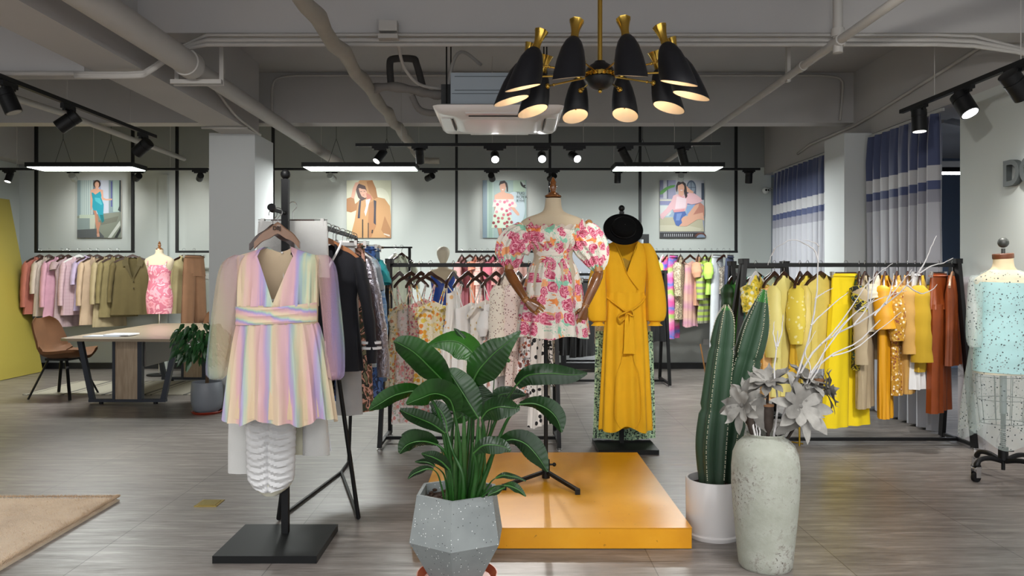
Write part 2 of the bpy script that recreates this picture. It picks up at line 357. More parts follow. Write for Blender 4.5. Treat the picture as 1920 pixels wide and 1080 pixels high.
# ---------------------------------------------------------------- room
def room():
    m, t, b = newmat('grey stone-wood floor tiles')
    v = coords(t)
    n1 = noise_(t, coords(t, (1.2, 11, 1)), 1.9, 6, .66, .5)
    n2 = noise_(t, coords(t, (.5, 2.2, 1)), 1.2, 3)
    n3 = noise_(t, coords(t, (3, 60, 1)), 2.0, 4, .7)
    c = ramp(t, n1, [(.3, '#4d4642'), (.46, '#6b645e'), (.56, '#7c756f'), (.68, '#a09891')])
    c = mixc(t, mth(t, 'MULTIPLY', n2, .55), c, '#6d6662')
    c = mixc(t, mth(t, 'MULTIPLY', ramp(t, n3, [(.45, 0.), (.7, 1.)]), .35), c, '#aeaaa6')
    br = N(t, 'ShaderNodeTexBrick'); br.offset = 0; t.links.new(coords(t, loc=(-.678+.886*5, -3.78+.6*8, 0)), br.inputs['Vector'])
    br.inputs['Scale'].default_value = 1; br.inputs['Brick Width'].default_value = .886; br.inputs['Row Height'].default_value = .6
    br.inputs['Mortar Size'].default_value = .0022; br.inputs['Mortar Smooth'].default_value = 0
    br.inputs['Color1'].default_value = (1, 1, 1, 1); br.inputs['Color2'].default_value = (.86, .86, .86, 1); br.inputs['Mortar'].default_value = (.32, .3, .3, 1)
    c = mixc(t, 1., c, br.outputs['Color'], 'MULTIPLY')
    t.links.new(c, b.inputs['Base Color']); t.links.new(ramp(t, n1, [(.3, .42), (.7, .30)]), b.inputs['Roughness'])
    bumpn(t, b, n3, .1, .002)
    fl = MB().box((-9, -3, -.1), (9, 12, 0)); struct('floor', fl, m)
    XL, XR, YB = -6.93, 3.66, 10.92
    struct('wall_back', MB().box((XL-.3, YB, 0), (XR+.1, YB+.2, 3.6)), M_wall)
    struct('wall_left', MB().box((XL-.2, -3, 0), (XL, YB, 3.6)), M_wall)
    # pilasters on the back wall
    tr = MB().box((-4.92, YB-.06, 0), (-4.80, YB, 2.75)); struct('trim_1', tr, M_wall)
    struct('ceiling', MB().box((-9, -3, 3.47), (9, YB+.2, 3.6)), M_slab)
    # concrete beams
    struct('trim_2', MB().box((-6.93, 5.2, 2.98), (XR+.02, 5.42, 3.47)).box((-6.93, 5.2, 2.72), (-2.86, 5.42, 2.98)), M_ceil)
    struct('trim_3', MB().box((-6.93, 8.1, 2.94), (XR+.02, 8.3, 3.47)), M_ceil)
    struct('trim_4', MB().box((-2.86, -3, 2.75), (-2.50, 7.75, 3.47)), M_ceil)
    struct('trim_5', MB().box((XR, -3, 2.75), (XR+.35, YB, 3.47)), M_ceil)
    struct('trim_6', MB().box((XL, -3, 2.9), (XL+.25, YB, 3.47)), M_ceil)
    # upper strip of back wall, its dimness above the lamps put into the colour
    m2 = plain('upper wall painted shade', '#8b8e8d', .9, bump=.08, bscale=80, var=.06, vscale=2)
    struct('trim_7', MB().box((XL, YB-.012, 2.86), (XR, YB, 3.47)), m2)
    # columns
    D = 7.7
    x0 = (392-CX)*D/FX; x1 = (478-CX)*D/FX
    struct('wall_column_centre', MB().box((x0, D, 0), (x1, D+.6, 2.76)), M_colm)
    struct('wall_column_curtain', MB().box((3.385, 7.7, 0), (3.70, 8.18, 2.76)), M_colm)
    # side wall with marble dado
    m, t, b = newmat('white marble'); v = coords(t, (.9, .9, 1), rot=(.6, .3, .2))
    wv = noise_(t, v, 1.1, 5, .55, 1.6)
    c = ramp(t, wv, [(.0, '#d9d7d9'), (.488, '#d4d2d5'), (.497, '#aaa7ac'), (.504, '#d2d0d4'), (1, '#dcdadd')])
    t.links.new(c, b.inputs['Base Color']); b.inputs['Roughness'].default_value = .15
    struct('wall_right', MB().box((3.66, -3, 0), (3.9, 6.2, 2.75)), M_wall)
    struct('trim_8', MB().box((3.645, -3, 0.), (3.66, 6.205, 1.325)), m)
    # baseboards
    struct('baseboard_back', MB().box((XL, YB-.03, 0), (XR, YB, .085)), M_bblk)
    struct('baseboard_left', MB().box((XL, -3, 0), (XL+.02, YB, .085)), M_bblk)
    struct('baseboard_right', MB().box((3.70, 6.6, 0), (3.72, 7.9, .085)), M_bblk)
    # neighbouring room behind the curtains
    M_n = plain('neighbour room blue-grey paint', '#76869c', .9)
    struct('wall_neighbour', MB().box((6.6, 3, 0), (6.7, 11, 3.6)), M_n)
    struct('window_1', MB().box((3.72, 8.35, .05), (3.735, 10.8, 2.7)), plain('window glass dark', '#68707a', .1))
    struct('window_2', MB().box((3.80, 6.75, .05), (3.815, 7.68, 2.7)), plain('window glass grey', '#7c8087', .15))
    area((5.4, 8, 2.42), 1.2, .3, 30, (.85, .92, 1))
    struct('wall_neighbour_back', MB().box((3.7, 11.0, 0), (6.7, 11.1, 3.1)), M_n)
    struct('wall_neighbour_light_block', MB().box((3.9, 2.9, 0), (6.7, 3.0, 3.1)), M_n)  # unseen wall added to keep outside light off the neighbouring room
    struct('ceiling_neighbour', MB().box((3.95, 3, 3.0), (6.7, 11, 3.1)), M_ceil)
    t_ = thing('strip_light', 'short glowing strip light in the neighbouring room between curtain and lettered wall', 'ceiling light', (5.0, 8.3, 2.44))
    MB().box((-.55, -.08, 0), (.55, .08, .05)).build('housing', M_black, t_)
    MB().box((-.53, -.07, -.012), (.53, .07, 0)).build('diffuser', emit('neighbour strip glow', '#ffffff', 6), t_)
    for q_ in (-.4, .4): MB().tube([(q_, 0, .05), (q_, 0, .56)], .004, 6).build('suspension_wire', M_black, t_)
    t_ = thing('air_purifier', 'low white and grey appliance base on floor below mustard jacket', 'appliance', F(1722, 748))
    MB().box((-.28, -.10, 0), (.28, .2, .045)).build('base', plain('appliance grey', '#8e97a6', .4), t_)
    MB().box((-.22, -.05, .045), (.22, .17, .1)).build('top_panel', plain('appliance white', '#dfe5ee', .3), t_)
    MB().box((-.14, 0, .1), (.14, .14, .62)).build('body', plain('appliance white', '#dfe5ee', .3), t_)
    # horizontal window slats of neighbour ceiling seen over the curtain
    struct('trim_9', MB().bar((3.95, 7.4, 3.0), (6.6, 8.6, 2.8), .1).bar((3.95, 7.0, 2.75), (6.6, 9.2, 2.9), .06).bar((3.95, 9.0, 2.6), (6.6, 9.0, 2.6), .12), M_ceil)
room()

def tubeobj(name, pts, r, mat, label, cat, group=None, seg=12):
    o = MB().tube(pts, r, seg).build(name, mat, angle=None); return tag(o, label, cat, group)

def ceiling_items():
    # big painted drain pipe
    a = lambda D, X=-2.2, H=1.45: Vector((X, D, EYE+H))
    t = thing('drain_pipe', 'thick grey-painted drain pipe running along the ceiling beam, held by a bracket', 'pipe', a(5.3))
    MB().tube([a(.5), a(5.25)], .085, 20).build('pipe', M_pipe, t, True)
    MB().tube([a(5.25), a(5.36)], .095, 20).build('coupling', M_pipe, t, True)
    MB().tube([a(5.36), a(10.1), a(10.3), (a(10.3)+Vector((.0, .12, -.0))), ], .062, 18).tube([a(8.3), a(8.38)], .07, 18).build('pipe', M_pipe, t, True)
    br = MB()
    for x in (-2.36, -2.04): br.bar((x, 5.5, 2.70), (x, 5.5, 3.47), .03, .02)
    br.bar((-2.38, 5.5, 2.71), (-2.02, 5.5, 2.71), .03, .03); br.bar((-2.38, 5.44, 2.71), (-2.02, 5.44, 2.71), .02, .03)
    br.build('bracket', M_pipe, t, True)
    # wrapped irregular pipe
    pts = []; rr = []
    for i in range(40):
        D = .6+i*.235; pts.append(Vector((-1.08+.012*math.sin(i*1.7), D, EYE+1.45+.012*math.cos(i*2.3)))); rr.append(.046+.006*math.sin(i*2.1)+.004*R.random())
    t = thing('wrapped_pipe', 'pale tape-wrapped refrigerant pipe running along ceiling to the air conditioner', 'pipe', pts[20])
    M_wrap = plain('pale pipe wrap', '#9b968c', .7, bump=.4, bscale=40, var=.12, vscale=8)
    MB().tube(pts, rr, 14).build('pipe', M_wrap, t, True)
    e = pts[-1]
    MB().tube([e, e+Vector((.08, .1, .0)), e+Vector((.22, .1, 0))], .04, 12).build('elbow', M_wrap, t, True)
    # branch from the wrapped pipe to the unit
    b0 = Vector((-1.05, 6.02, 2.80)); u = Vector((-.46, 5.95, 2.70))
    M_lag = plain('grey pipe lagging', '#77736f', .8, bump=.5, bscale=30, var=.15, vscale=10)
    t = thing('pipe_branch', 'lagged pipe branch joining wrapped pipe and air conditioner with dark loop', 'pipe', b0)
    q = spline([(-1.05, 6.02, 2.80), (-.9, 6.0, 2.81), (-.68, 5.98, 2.77), (-.56, 5.96, 2.74), (-.42, 5.95, 2.74)], 20)
    MB().tube(q, [.036+.006*math.sin(i*1.3) for i in range(21)], 12).build('pipe', M_lag, t, True)
    q = spline([(-.91, 6.05, 2.83), (-.92, 6.05, 3.0), (-.89, 6.05, 3.04), (-.74, 6.05, 3.04), (-.71, 6.05, 3.0), (-.66, 6.05, 2.82)], 30)
    MB().tube(q, .028, 10).build('loop', plain('dark lagging', '#3c3a39', .85, bump=.3), t, True)
    q = spline([(-.74, 6.02, 2.74), (-.68, 6.0, 2.63), (-.56, 5.98, 2.6), (-.42, 5.97, 2.62)], 16)
    MB().tube(q, .026, 10).build('lower_pipe', M_lag, t, True)
    q = spline([(-.76, 5.35, 2.98), (-.75, 5.6, 2.86), (-.66, 5.8, 2.78), (-.5, 5.9, 2.77), (-.42, 5.93, 2.77)], 20)
    tubeobj('electrical_cable', q, .012, M_pipe, 'pale electrical cable drooping from junction box to air conditioner', 'cable')
    q = spline([(-.46, 5.95, 2.62), (-.44, 5.93, 2.85), (-.40, 5.9, 3.0), (-.33, 5.9, 3.05), (-.2, 6.0, 2.98)], 20)
    tubeobj('flexible_conduit', q, .014, M_pipe, 'flexible pale conduit looping above the air conditioner side', 'cable')
    tag(MB().cbox((-.79, 5.15, 3.0), (.12, .09, .07)).cbox((-.79, 5.15, 2.93), (.13, .1, .03)).build('junction_box', M_pipe), 'small painted junction box on the conduits above wrapped pipe', 'junction box')
    # sprinkler pipe
    a = lambda D: Vector((2.07, D, EYE+1.45))
    t = thing('sprinkler_pipe', 'slim grey-painted sprinkler pipe running along the ceiling near the curtains', 'pipe', a(5.))
    MB().tube([a(.5), a(10.35)], .027, 12).build('pipe', M_pipe, t, True)
    MB().tube([a(4.75), a(4.88)], .036, 12).tube([a(5.35), a(5.42)], .034, 12).build('coupling', M_pipe, t, True)
    MB().tube([a(4.8)+Vector((0, 0, -.07)), a(4.8)+Vector((0, 0, .63))], .03, 12).tube([a(4.8)+Vector((0, 0, .03)), a(4.8)+Vector((0, 0, .08))], .04, 12).build('riser', M_pipe, t, True)
    MB().bar(a(5.65)+Vector((0, 0, -.04)), a(5.65)+Vector((0, 0, .67)), .025, .04).build('hanger_strap', M_pipe, t, True)
    MB().tube([a(10.35), a(10.4)+Vector((-.06, 0, .02))], .045, 12).build('elbow', M_pipe, t, True)
    # conduits on the nearer cross beam
    for k, (dz, r) in enumerate(((0, .011), (-.035, .016), (-.065, .014))):
        q = [(-2.02, 5.18, 2.96+dz)]+[(x, 5.18, 2.96+dz) for x in (-1, 0, 1, 2, 2.9)]+[(3.15, 5.18, 2.95+dz), (3.4, 5.12, 2.86+dz*.5), (3.62, 5.0, 2.74+dz*.3)]
        q2 = spline([(-2.9, 5.16, 2.70+dz*.4), (-2.5, 5.16, 2.70+dz*.4), (-2.42, 5.2, 2.74+dz*.4), (-2.22, 5.25, 2.9+dz*.4), (-2.02, 5.18, 2.96+dz)], 20)
        tubeobj('conduit', q2+q, r, M_pipe, ['thin upper conduit along near cross beam', 'middle conduit along near cross beam', 'lowest conduit along near cross beam'][k], 'conduit', 'conduits clipped along the near cross beam')
    q = [(-6.9, 5.16, 2.70), (-2.9, 5.16, 2.695)]
    tubeobj('conduit', q, .016, M_pipe, 'conduit along the low beam above the linear light by the yellow board', 'conduit')
    q = spline([(-2.46, 8.06, 2.98), (-2.46, 8.06, 3.3), (-2.4, 8.06, 3.40), (-2.2, 8.06, 3.43)], 12)+[(0, 8.06, 3.43), (3.3, 8.06, 3.43)]+spline([(3.4, 8.06, 3.42), (3.52, 8.06, 3.38), (3.52, 8.06, 3.2), (3.5, 8.06, 2.96)], 8)
    tubeobj('conduit', q, .013, M_pipe, 'thin conduit framing the far cross beam top and sides', 'conduit')
    q = [(3.6, 3.5, 3.12), (3.64, 5.6, 3.12), (3.64, 7.6, 2.93), (3.64, 8.0, 2.9), (3.64, 9.2, 2.9), (3.64, 9.6, 2.85)]
    tubeobj('conduit', q, .016, M_pipe, 'conduit climbing along the side beam above the curtains', 'conduit')
    q = spline([(-2.47, 4.0, 3.05), (-2.47, 5.4, 3.02), (-2.47, 6.2, 2.98), (-2.46, 6.9, 2.8), (-2.46, 7.3, 2.76), (-2.47, 7.7, 2.74)], 20)
    tubeobj('conduit', q, .013, M_pipe, 'conduit running beside main beam and thick drain pipe', 'conduit')
    q = [(-2.9, 7.3, 2.735), (-2.46, 7.3, 2.735)]
    tubeobj('conduit', q, .011, M_pipe, 'short conduit crossing under the main beam near the column', 'conduit')
    q = [Vector((-4.55, .5, 2.72)), Vector((-4.55, 10.5, 2.62))]
    tubeobj('water_pipe', [P(-60, 160, 5.6), P(0, 175, 6.2), P(120, 213, 7.4), P(345, 298, 10.3)], .03, M_pipe, 'round water pipe passing behind the track over the clothes rail', 'pipe')
    tag(MB().lathe((-.02, 6.0, 3.40), [(.001, 0), (.05, .0), (.06, .03), (.075, .045), (.075, .07), (.001, .07)], 24).build('smoke_detector', plain('detector grey', '#55524f', .7)), 'small round smoke detector on the ceiling slab', 'smoke detector')
    # air conditioner cassette
    t = thing('air_conditioner', 'white ceiling cassette air conditioner hanging beside the chandelier', 'air conditioner', (-.03, 6.05, 2.5))
    w_ = MB(); D0, D1, z = 5.5, 6.5, 2.515
    M_acw = plain('glossy white plastic', '#efecea', .22, var=.03)
    cx, cy, h = -.06, 6.0, .5
    def rr(hw, z, rad=.06, n=6):
        out = []
        for qx, qy, a0 in ((1, 1, 0), (-1, 1, 90), (-1, -1, 180), (1, -1, 270)):
            for i in range(n+1):
                an = math.radians(a0+90*i/n); out.append(Vector((cx+qx*(hw-rad)+rad*math.cos(an), cy+qy*(hw-rad)+rad*math.sin(an), z)))
        return out
    w_.rings([rr(.46, z+.06), rr(.478, z+.05), rr(.47, z+.03), rr(.44, z+.005, .05), rr(.33, z-.0, .07), rr(.31, z-.018, .12), rr(.26, z-.02, .12)], 0, True)
    w_.build('panel', M_acw, t, True)
    vn = MB(); sl = MB()
    for k in range(4):
        M = Matrix.Translation((cx, cy, z)) @ Matrix.Rotation(k*PI/2, 4, 'Z')
        vn.box((.36, -.24, -.004), (.43, .24, .006), 0, M)
        sl.box((.345, -.22, -.010), (.352, .22, .004), 0, M)
    vn.build('vent_flap', plain('vent flap white', '#d8d6d4', .15), t, True); sl.build('vent_slot', plain('vent slot dark', '#141414', .6), t, True)
    cas = MB().box((-.41, 5.62, 2.58), (.26, 6.3, 2.82)); cas.build('casing', plain('galvanised casing', '#9aa3aa', .5, .35, var=.08, vscale=3), t, True)
    cf = MB().box((-.40, 5.612, 2.665), (.25, 5.62, 2.668)).box((-.38, 5.61, 2.69), (.24, 5.62, 2.693)).box((-.38, 5.61, 2.79), (.24, 5.62, 2.793))
    cf.build('seam', plain('casing seam', '#5f676d', .5), t, True)
    rod = MB()
    for x in (-.45, .3):
        for y in (5.75, 6.2): rod.tube([(x, y, 2.6), (x, y, 3.47)], .006, 6)
    rod.build('threaded_rod', M_black, t, True)
    MB().cbox((-.455, 5.9, 2.70), (.08, .2, .16)).build('connection_box', plain('dark plastic', '#2b2c2d', .6), t, True)
ceiling_items()

# ---------------------------------------------------------------- linear pendants
def linear(px, name_lbl, D=8.8, en=46):
    x0, x1 = px
    t = thing('linear_pendant_light', name_lbl, 'ceiling light', ((x0+x1)/2, D+.17, 2.575), 0, 'black linear pendant lights')
    L = (x1-x0)/2
    fr = MB().box((-L, -.18, .0), (L, .18, .05)); fr.build('frame', M_black, t)
    MB().box((-L+.02, -.165, -.006), (L-.02, .165, 0)).build('diffuser', emit('pendant diffuser glow', '#f4fff6', 5), t)
    wr = MB()
    for x in (-L*.45, L*.45):
        wr.tube([(x, 0, .35), (x-.1, 0, .05)], .0025, 5).tube([(x, 0, .35), (x+.1, 0, .05)], .0025, 5).tube([(x, 0, .35), (x, 0, .895)], .0025, 5)
    wr.build('suspension_wire', M_black, t)
    area(((x0+x1)/2, D+.17, 2.55), x1-x0-.05, .3, en, (.97, 1, .98), spread=180)
linear((-5.52, -4.28), 'black-framed linear pendant light hanging in front of the turquoise dress picture', en=27)
linear((-2.35, -1.04), 'black-framed linear pendant light hanging in front of the hooded coat picture')
linear((1.24, 2.50), 'black-framed linear pendant light hanging in front of the seated woman picture')

# ---------------------------------------------------------------- track lights
def track(a, b, label, rods=3, ceil=3.47):
    a = Vector(a); b = Vector(b); t = thing('lighting_track', label, 'lighting track', (a+b)/2)
    MB().bar(a, b, .034, .03).build('rail', M_black, t, True)
    r_ = MB()
    for i in range(rods):
        p = a+(b-a)*((i+.5)/rods); r_.tube([p, (p.x, p.y, ceil)], .003, 5)
    r_.build('suspension_rod', M_pipe, t, True)
def head(p, aim, label, group, on=0, L=.13, r=.038, body=None, drop=.07, power=0, ang=38, target=None, adaptx=.16, alongy=False):
    """p: point under the rail, aim: direction the lamp faces"""
    p = Vector(p); aim = Vector(aim).normalized(); body = body or M_black
    t = thing('track_spotlight', label, 'spotlight', p, 0, group)
    s = Vector((.03, adaptx, .035)) if alongy else Vector((adaptx, .03, .035))
    MB().cbox((0, 0, -.02), s).cbox((0, 0, -.04), s*.75).build('adapter', M_black, t)
    c = Vector((0, 0, -drop-.045))
    MB().tube([(0, 0, -.03), (0, 0, -drop), c], [.012, .009, .007], 8).build('stem', M_black, t)
    a = c-aim*L*.5; b = c+aim*L*.5
    h = MB(); q = (b-a)
    h.tube([a, a+q*.02, a+q*.03, a+q*.3, a+q*.31, a+q*.34, a+q*.35, b-q*.001, b, b-q*.02], [r*.6, r*.9, r, r, r*.93, r*.93, r, r, r*.88, r*.86], 20)
    hh = h.build('lamp_housing', body, t)
    MB().tube([b+aim*.0005, b+aim*.002], r*.84, 20).build('lens', emit('spot lens lit', '#ffffff', 8) if on == 2 else emit('spot lens soft', '#fffdf6', 2) if on else plain('spot lens off', '#9a9a98', .2), hh)
    if power:
        lp = p+b+aim*.01; spot(lp, lp+aim, power, ang)
# track A over the floor in front of the far cross beam
TA = lambda px, py=272, D=7.5: P(px, py, D)
track(TA(667), TA(1350, 270), 'long black ceiling track carrying seven spotlights below the air conditioner', 4)
G1 = 'spotlights on the long central track'
head(TA(713), (-.45, -.5, -.8), 'black spotlight at the far end of central track by wrapped pipe, tilted', G1, 1, .15, .04, drop=.06, power=40)
head(TA(787), (0, .55, -.9), 'second black spotlight on central track, pointing straight down before wrapped pipe', G1, 0, .15, .04, drop=.06, power=0)
head(TA(928), (.05, -.8, -.5), 'brightly lit spotlight on central track just below the air conditioner', G1, 2, .13, .042, drop=.07, power=60, adaptx=.22)
head(TA(1016), (0, -.85, -.45), 'glaring spotlight on central track directly above the wooden mannequin knob', G1, 2, .13, .042, drop=.07, power=60)
head(TA(1077), (.35, -.75, -.4), 'lit spotlight on central track turned sideways under the chandelier', G1, 2, .13, .042, drop=.07, power=60, adaptx=.22)
head(TA(1172), (.5, .4, -.75), 'dark spotlight on central track tilted away above the black hat', G1, 0, .17, .042, drop=.06)
head(TA(1280), (.3, .3, -.85), 'last dark spotlight on central track above the linear pendant', G1, 0, .17, .042, drop=.06)
# track B along the back wall
TB = lambda px, py=317, D=9.9: P(px, py, D)
track(TB(-40), TB(391), 'black wall-side track above the pink and beige jackets', 3)
track(TB(511), TB(1425, 317), 'black wall-side track above the three framed pictures', 5)
G2 = 'spotlights on the wall-side tracks'
M_silv = plain('silver lamp housing', '#a9aeab', .35, .3)
pc = [(186, -.0), (692, 0), (946, 0), (1279, 0)]
def hb(px, tx, label, on=0, body=None, power=13, up=0):
    p = TB(px); c = p+Vector((0, 0, -.12)); tg = P(tx, 392, 10.9)
    aim = (tg-c); head(p, aim, label, G2, on, .125, .042, body, .06, power, 60, adaptx=.2)
head(TB(17), (-.1, -.3, -.9), 'white-lensed spotlight beside the yellow board top', G2, 1, .125, .042, None, .06, 20)
hb(137, 178, 'silver-bodied spotlight overlapping the turquoise dress picture corner', body=M_silv)
hb(258, 200, 'black spotlight beside the turquoise dress picture, under the pendant end')
hb(375, 356, 'black spotlight next to the white column', power=8)
hb(622, 680, 'silver-bodied spotlight beside the hooded coat picture', body=M_silv)
hb(806, 700, 'black spotlight between hooded coat picture and rose dress picture')
hb(922, 940, 'black spotlight directly over the rose dress picture')
hb(1035, 960, 'black spotlight hidden behind the central mannequin neck knob', power=8)
head(TB(1158), (0, .2, -.95), 'black spotlight hanging straight down over the hat', G2, 0, .15, .042, None, .06, 24)
hb(1277, 1279, 'silver-bodied spotlight overlapping the head of the seated woman picture', body=M_silv)
head(TB(1404), (.05, .3, -.95), 'black spotlight nearest the security camera', G2, 0, .15, .045, None, .06, 24)
# track C along depth
ax, H = -3.34, 1.30
tc_ = lambda D: Vector((ax, D, EYE+H))
track(tc_(3.4), tc_(7.3), 'black track slanting over the meeting table', 4)
G3 = 'spotlights on the track over the meeting table'
for D, aim, lb, on in ((5.15, (.35, .1, -.9), 'big black spotlight over table, closest of its track to the camera', 0), (5.85, (-.8, -.2, -.65), 'black cylinder spotlight in the middle of the track over the table', 0), (7.05, (-.75, .2, -.55), 'small black spotlight at the track end over the table', 1)):
    head(tc_(D)-Vector((0, 0, .015)), aim, lb, G3, on, .17, .055, None, .08, 50, 90, adaptx=.16, alongy=True)
ax2, H2 = 3.17, 1.30
td_ = lambda D: Vector((ax2, D, EYE+H2))
track(td_(3.3), td_(6.17), 'black track slanting in front of the lettered wall', 3)
G4 = 'spotlights on the track by the lettered wall'
head(td_(5.9), (.0, -.05, -1), 'black spotlight hanging straight down in front of the striped curtain', G4, 1, .17, .055, None, .08, 60, 60, adaptx=.2, alongy=True)
head(td_(5.32), (.2, -.45, -.85), 'brightly glowing spotlight in front of the curtain edge', G4, 2, .17, .062, None, .08, 45, 60, adaptx=.2, alongy=True)
head(td_(4.78), (.6, .15, -.65), 'unlit black spotlight tilted toward the metal letters', G4, 0, .19, .062, None, .08, 55, 100, adaptx=.2, alongy=True)  # lens stays dark; wide beam added here to brighten the wall

# ---------------------------------------------------------------- chandelier
def chandelier():
    D = 4.3; c = P(1125, 140, D); Rr = .455
    t = thing('chandelier', 'ten-arm chandelier with black cone shades and polished brass tips', 'chandelier', (c.x, c.y, c.z))
    MB().tube([(0, 0, .06), (0, 0, 3.47-c.z)], .0135, 14).build('stem', M_brass, t)
    MB().lathe((0, 0, 0), [(.001, .075), (.03, .074), (.035, .066), (.06, .05), (.078, .028), (.081, .012), (.07, .008)], 32).build('upper_dome', plain('black satin metal', '#0f0f12', .42), t)
    MB().lathe((0, 0, 0), [(.07, -.012), (.083, -.018), (.082, -.032), (.066, -.06), (.04, -.078), (.02, -.084), (.001, -.086)], 32).build('lower_dome', MC['black satin metal'], t)
    bd = MB().lathe((0, 0, 0), [(.068, .012), (.079, .009), (.079, -.013), (.068, -.016)], 32)
    for k in range(20): an = k*PI/10; bd.cbox((0, 0, 0), (.012, .012, .022), 0, Matrix.Rotation(an, 4, 'Z') @ Matrix.Translation((.081, 0, -.002)))
    bd.build('brass_band', M_brass, t)
    MB().ball((0, 0, -.092), .012).build('finial', M_brass, t)
    blk = plain('matt black shade', '#14151c', .5); inn = plain('cream shade inside', '#f0dcc0', .5)
    for k in range(10):
        th = math.radians(11+36*k); d = Vector((math.sin(th), -math.cos(th), 0))
        tilt = math.radians(20)
        j = d*(Rr-.02)+Vector((0, 0, -.0))
        arm = MB().tube([d*.07, d*(Rr-.12)], .0052, 8).ball(d*(Rr-.12), .009).tube([d*(Rr-.12), j+Vector((0, 0, .0))], .005, 8).ball(j-d*.05, .017)
        am = arm.build('arm', M_brass, t)
        # shade frame: local z along the axis pointing up-inward, x outward
        M = Matrix.Translation(j+Vector((0, 0, .045))) @ Matrix.Rotation(th-PI/2, 4, 'Z') @ Matrix.Rotation(-tilt, 4, 'Y')
        prof = [(.022, .045), (.032, .038), (.048, .015), (.065, -.03), (.078, -.09), (.085, -.15), (.086, -.19)]
        def ring(r, z, n=28, ins=0):
            out = []
            for i in range(n):
                an = 2*PI*i/n; cut = .056*math.cos(an)*max(0, (-.06-z)/.125)
                out.append(M @ Vector((r*math.cos(an)*1.0, r*math.sin(an)*.92, z-cut)))
            return out
        MB().rings([ring(r, z) for r, z in prof], 0, False).build('shade', blk, t).name
        sh = t.children[-1]
        MB().rings([[M @ Vector((0, 0, .03))]*28]+[ring(r-.003, z) for r, z in prof[1:]], 0, False).build('shade_lining', inn, sh)
        gp = [(.0225, .040), (.02, .06), (.021, .085), (.026, .11), (.036, .145), (.038, .148), (.034, .146), (.015, .10)]
        g = []
        for r, z in gp: g.append([M @ Vector(((r*(1+.04*math.cos(8*2*PI*i/24)))*math.cos(2*PI*i/24), (r*(1+.04*math.cos(8*2*PI*i/24)))*math.sin(2*PI*i/24), z)) for i in range(24)])
        MB().rings(g, 0, False).build('brass_cone', M_brass, t)
        bl = M @ Vector((0, 0, -.09))
        MB().tube([M @ Vector((0, 0, -.0)), M @ Vector((0, 0, -.11))], .012, 10).ball(M @ Vector((0, 0, -.145)), .006).build('lamp_socket', M_brass, t)
        l = bpy.data.lights.new('chandelier_bulb_light', 'POINT'); l.energy = .14; l.color = (1, .82, .6); l.shadow_soft_size = .012
        o = bpy.data.objects.new('chandelier_bulb_light', l); o.location = Vector(c)+(M @ Vector((0, 0, -.135))); COL.objects.link(o)
chandelier()
# ---------------------------------------------------------------- hung rails on the back wall
def wallrails():
    D = 10.5; H = lambda py: EYE-(py-CY)*D/FX
    def frame(xs, rail, label):
        t = thing('hanging_rail', label, 'clothes rail', P((xs[0]+xs[-1])/2, 472, D))
        ps = MB()
        for x in xs:
            q = P(x, 472, D); pp = MB().bar(q+Vector((0, 0, -.015)), (q.x, q.y, 3.47), .035, .035); pp.build('post', M_black, t, True)
        MB().bar(P(rail[0], 472, D), P(rail[1], 472, D), .03, .03).build('crossbar', M_black, t, True)
    frame([68, 249], (66, 252), 'black ceiling-hung rail carrying the pink, beige and olive jackets')
    frame([332, 512], (330, 514), 'black ceiling-hung rail partly behind the white column')
    frame([856, 1031, 1200, 1380], (854, 1383), 'wide black ceiling-hung rail behind the central mannequin')
wallrails()

# ---------------------------------------------------------------- pictures
def shade_ink(c):
    v = [int(c[i:i+2], 16) for i in (1, 3, 5)]; return '#'+''.join('%02x' % int(x*.86) for x in v)
def picture(x0, y0, x1, y1, label, layers, D=10.88, textf=None):
    w_, h_ = (x1-x0)*D/FX, (y1-y0)*D/FX
    t = thing('framed_picture', label, 'picture', P((x0+x1)/2, y1, D))
    MB().box((-w_/2, -.0, 0), (w_/2, .03, h_)).build('board', plain('board edge', '#b9b4ac', .6), t)
    pr = MB(); mats = []; z = .0006
    for col, pts in layers:
        mm = plain('print ink '+col, shade_ink(col), .5)
        if mm not in mats: mats.append(mm)
        pr.poly([(-w_/2+u*w_, -z, h_-v*h_) for u, v in pts], mats.index(mm)); z += .0003
    pr.build('print', mats, t)
    return t, w_, h_
def ell(cx, cy, rx, ry, n=20, a0=0, a1=360):
    return [(cx+rx*math.cos(math.radians(a0+(a1-a0)*i/n)), cy+ry*math.sin(math.radians(a0+(a1-a0)*i/n))) for i in range(n)]
def rc(a, b, c, d): return [(a, b), (c, b), (c, d), (a, d)]
SK = '#e8b49a'; SK2 = '#c98e74'
L1 = [('#8fa6ad', rc(0, 0, 1, 1)), ('#c5d8d6', rc(.08, 0, .36, .62))]+[('#9fb6ba', rc(.1+.05*i, 0, .115+.05*i, .6)) for i in range(5)]
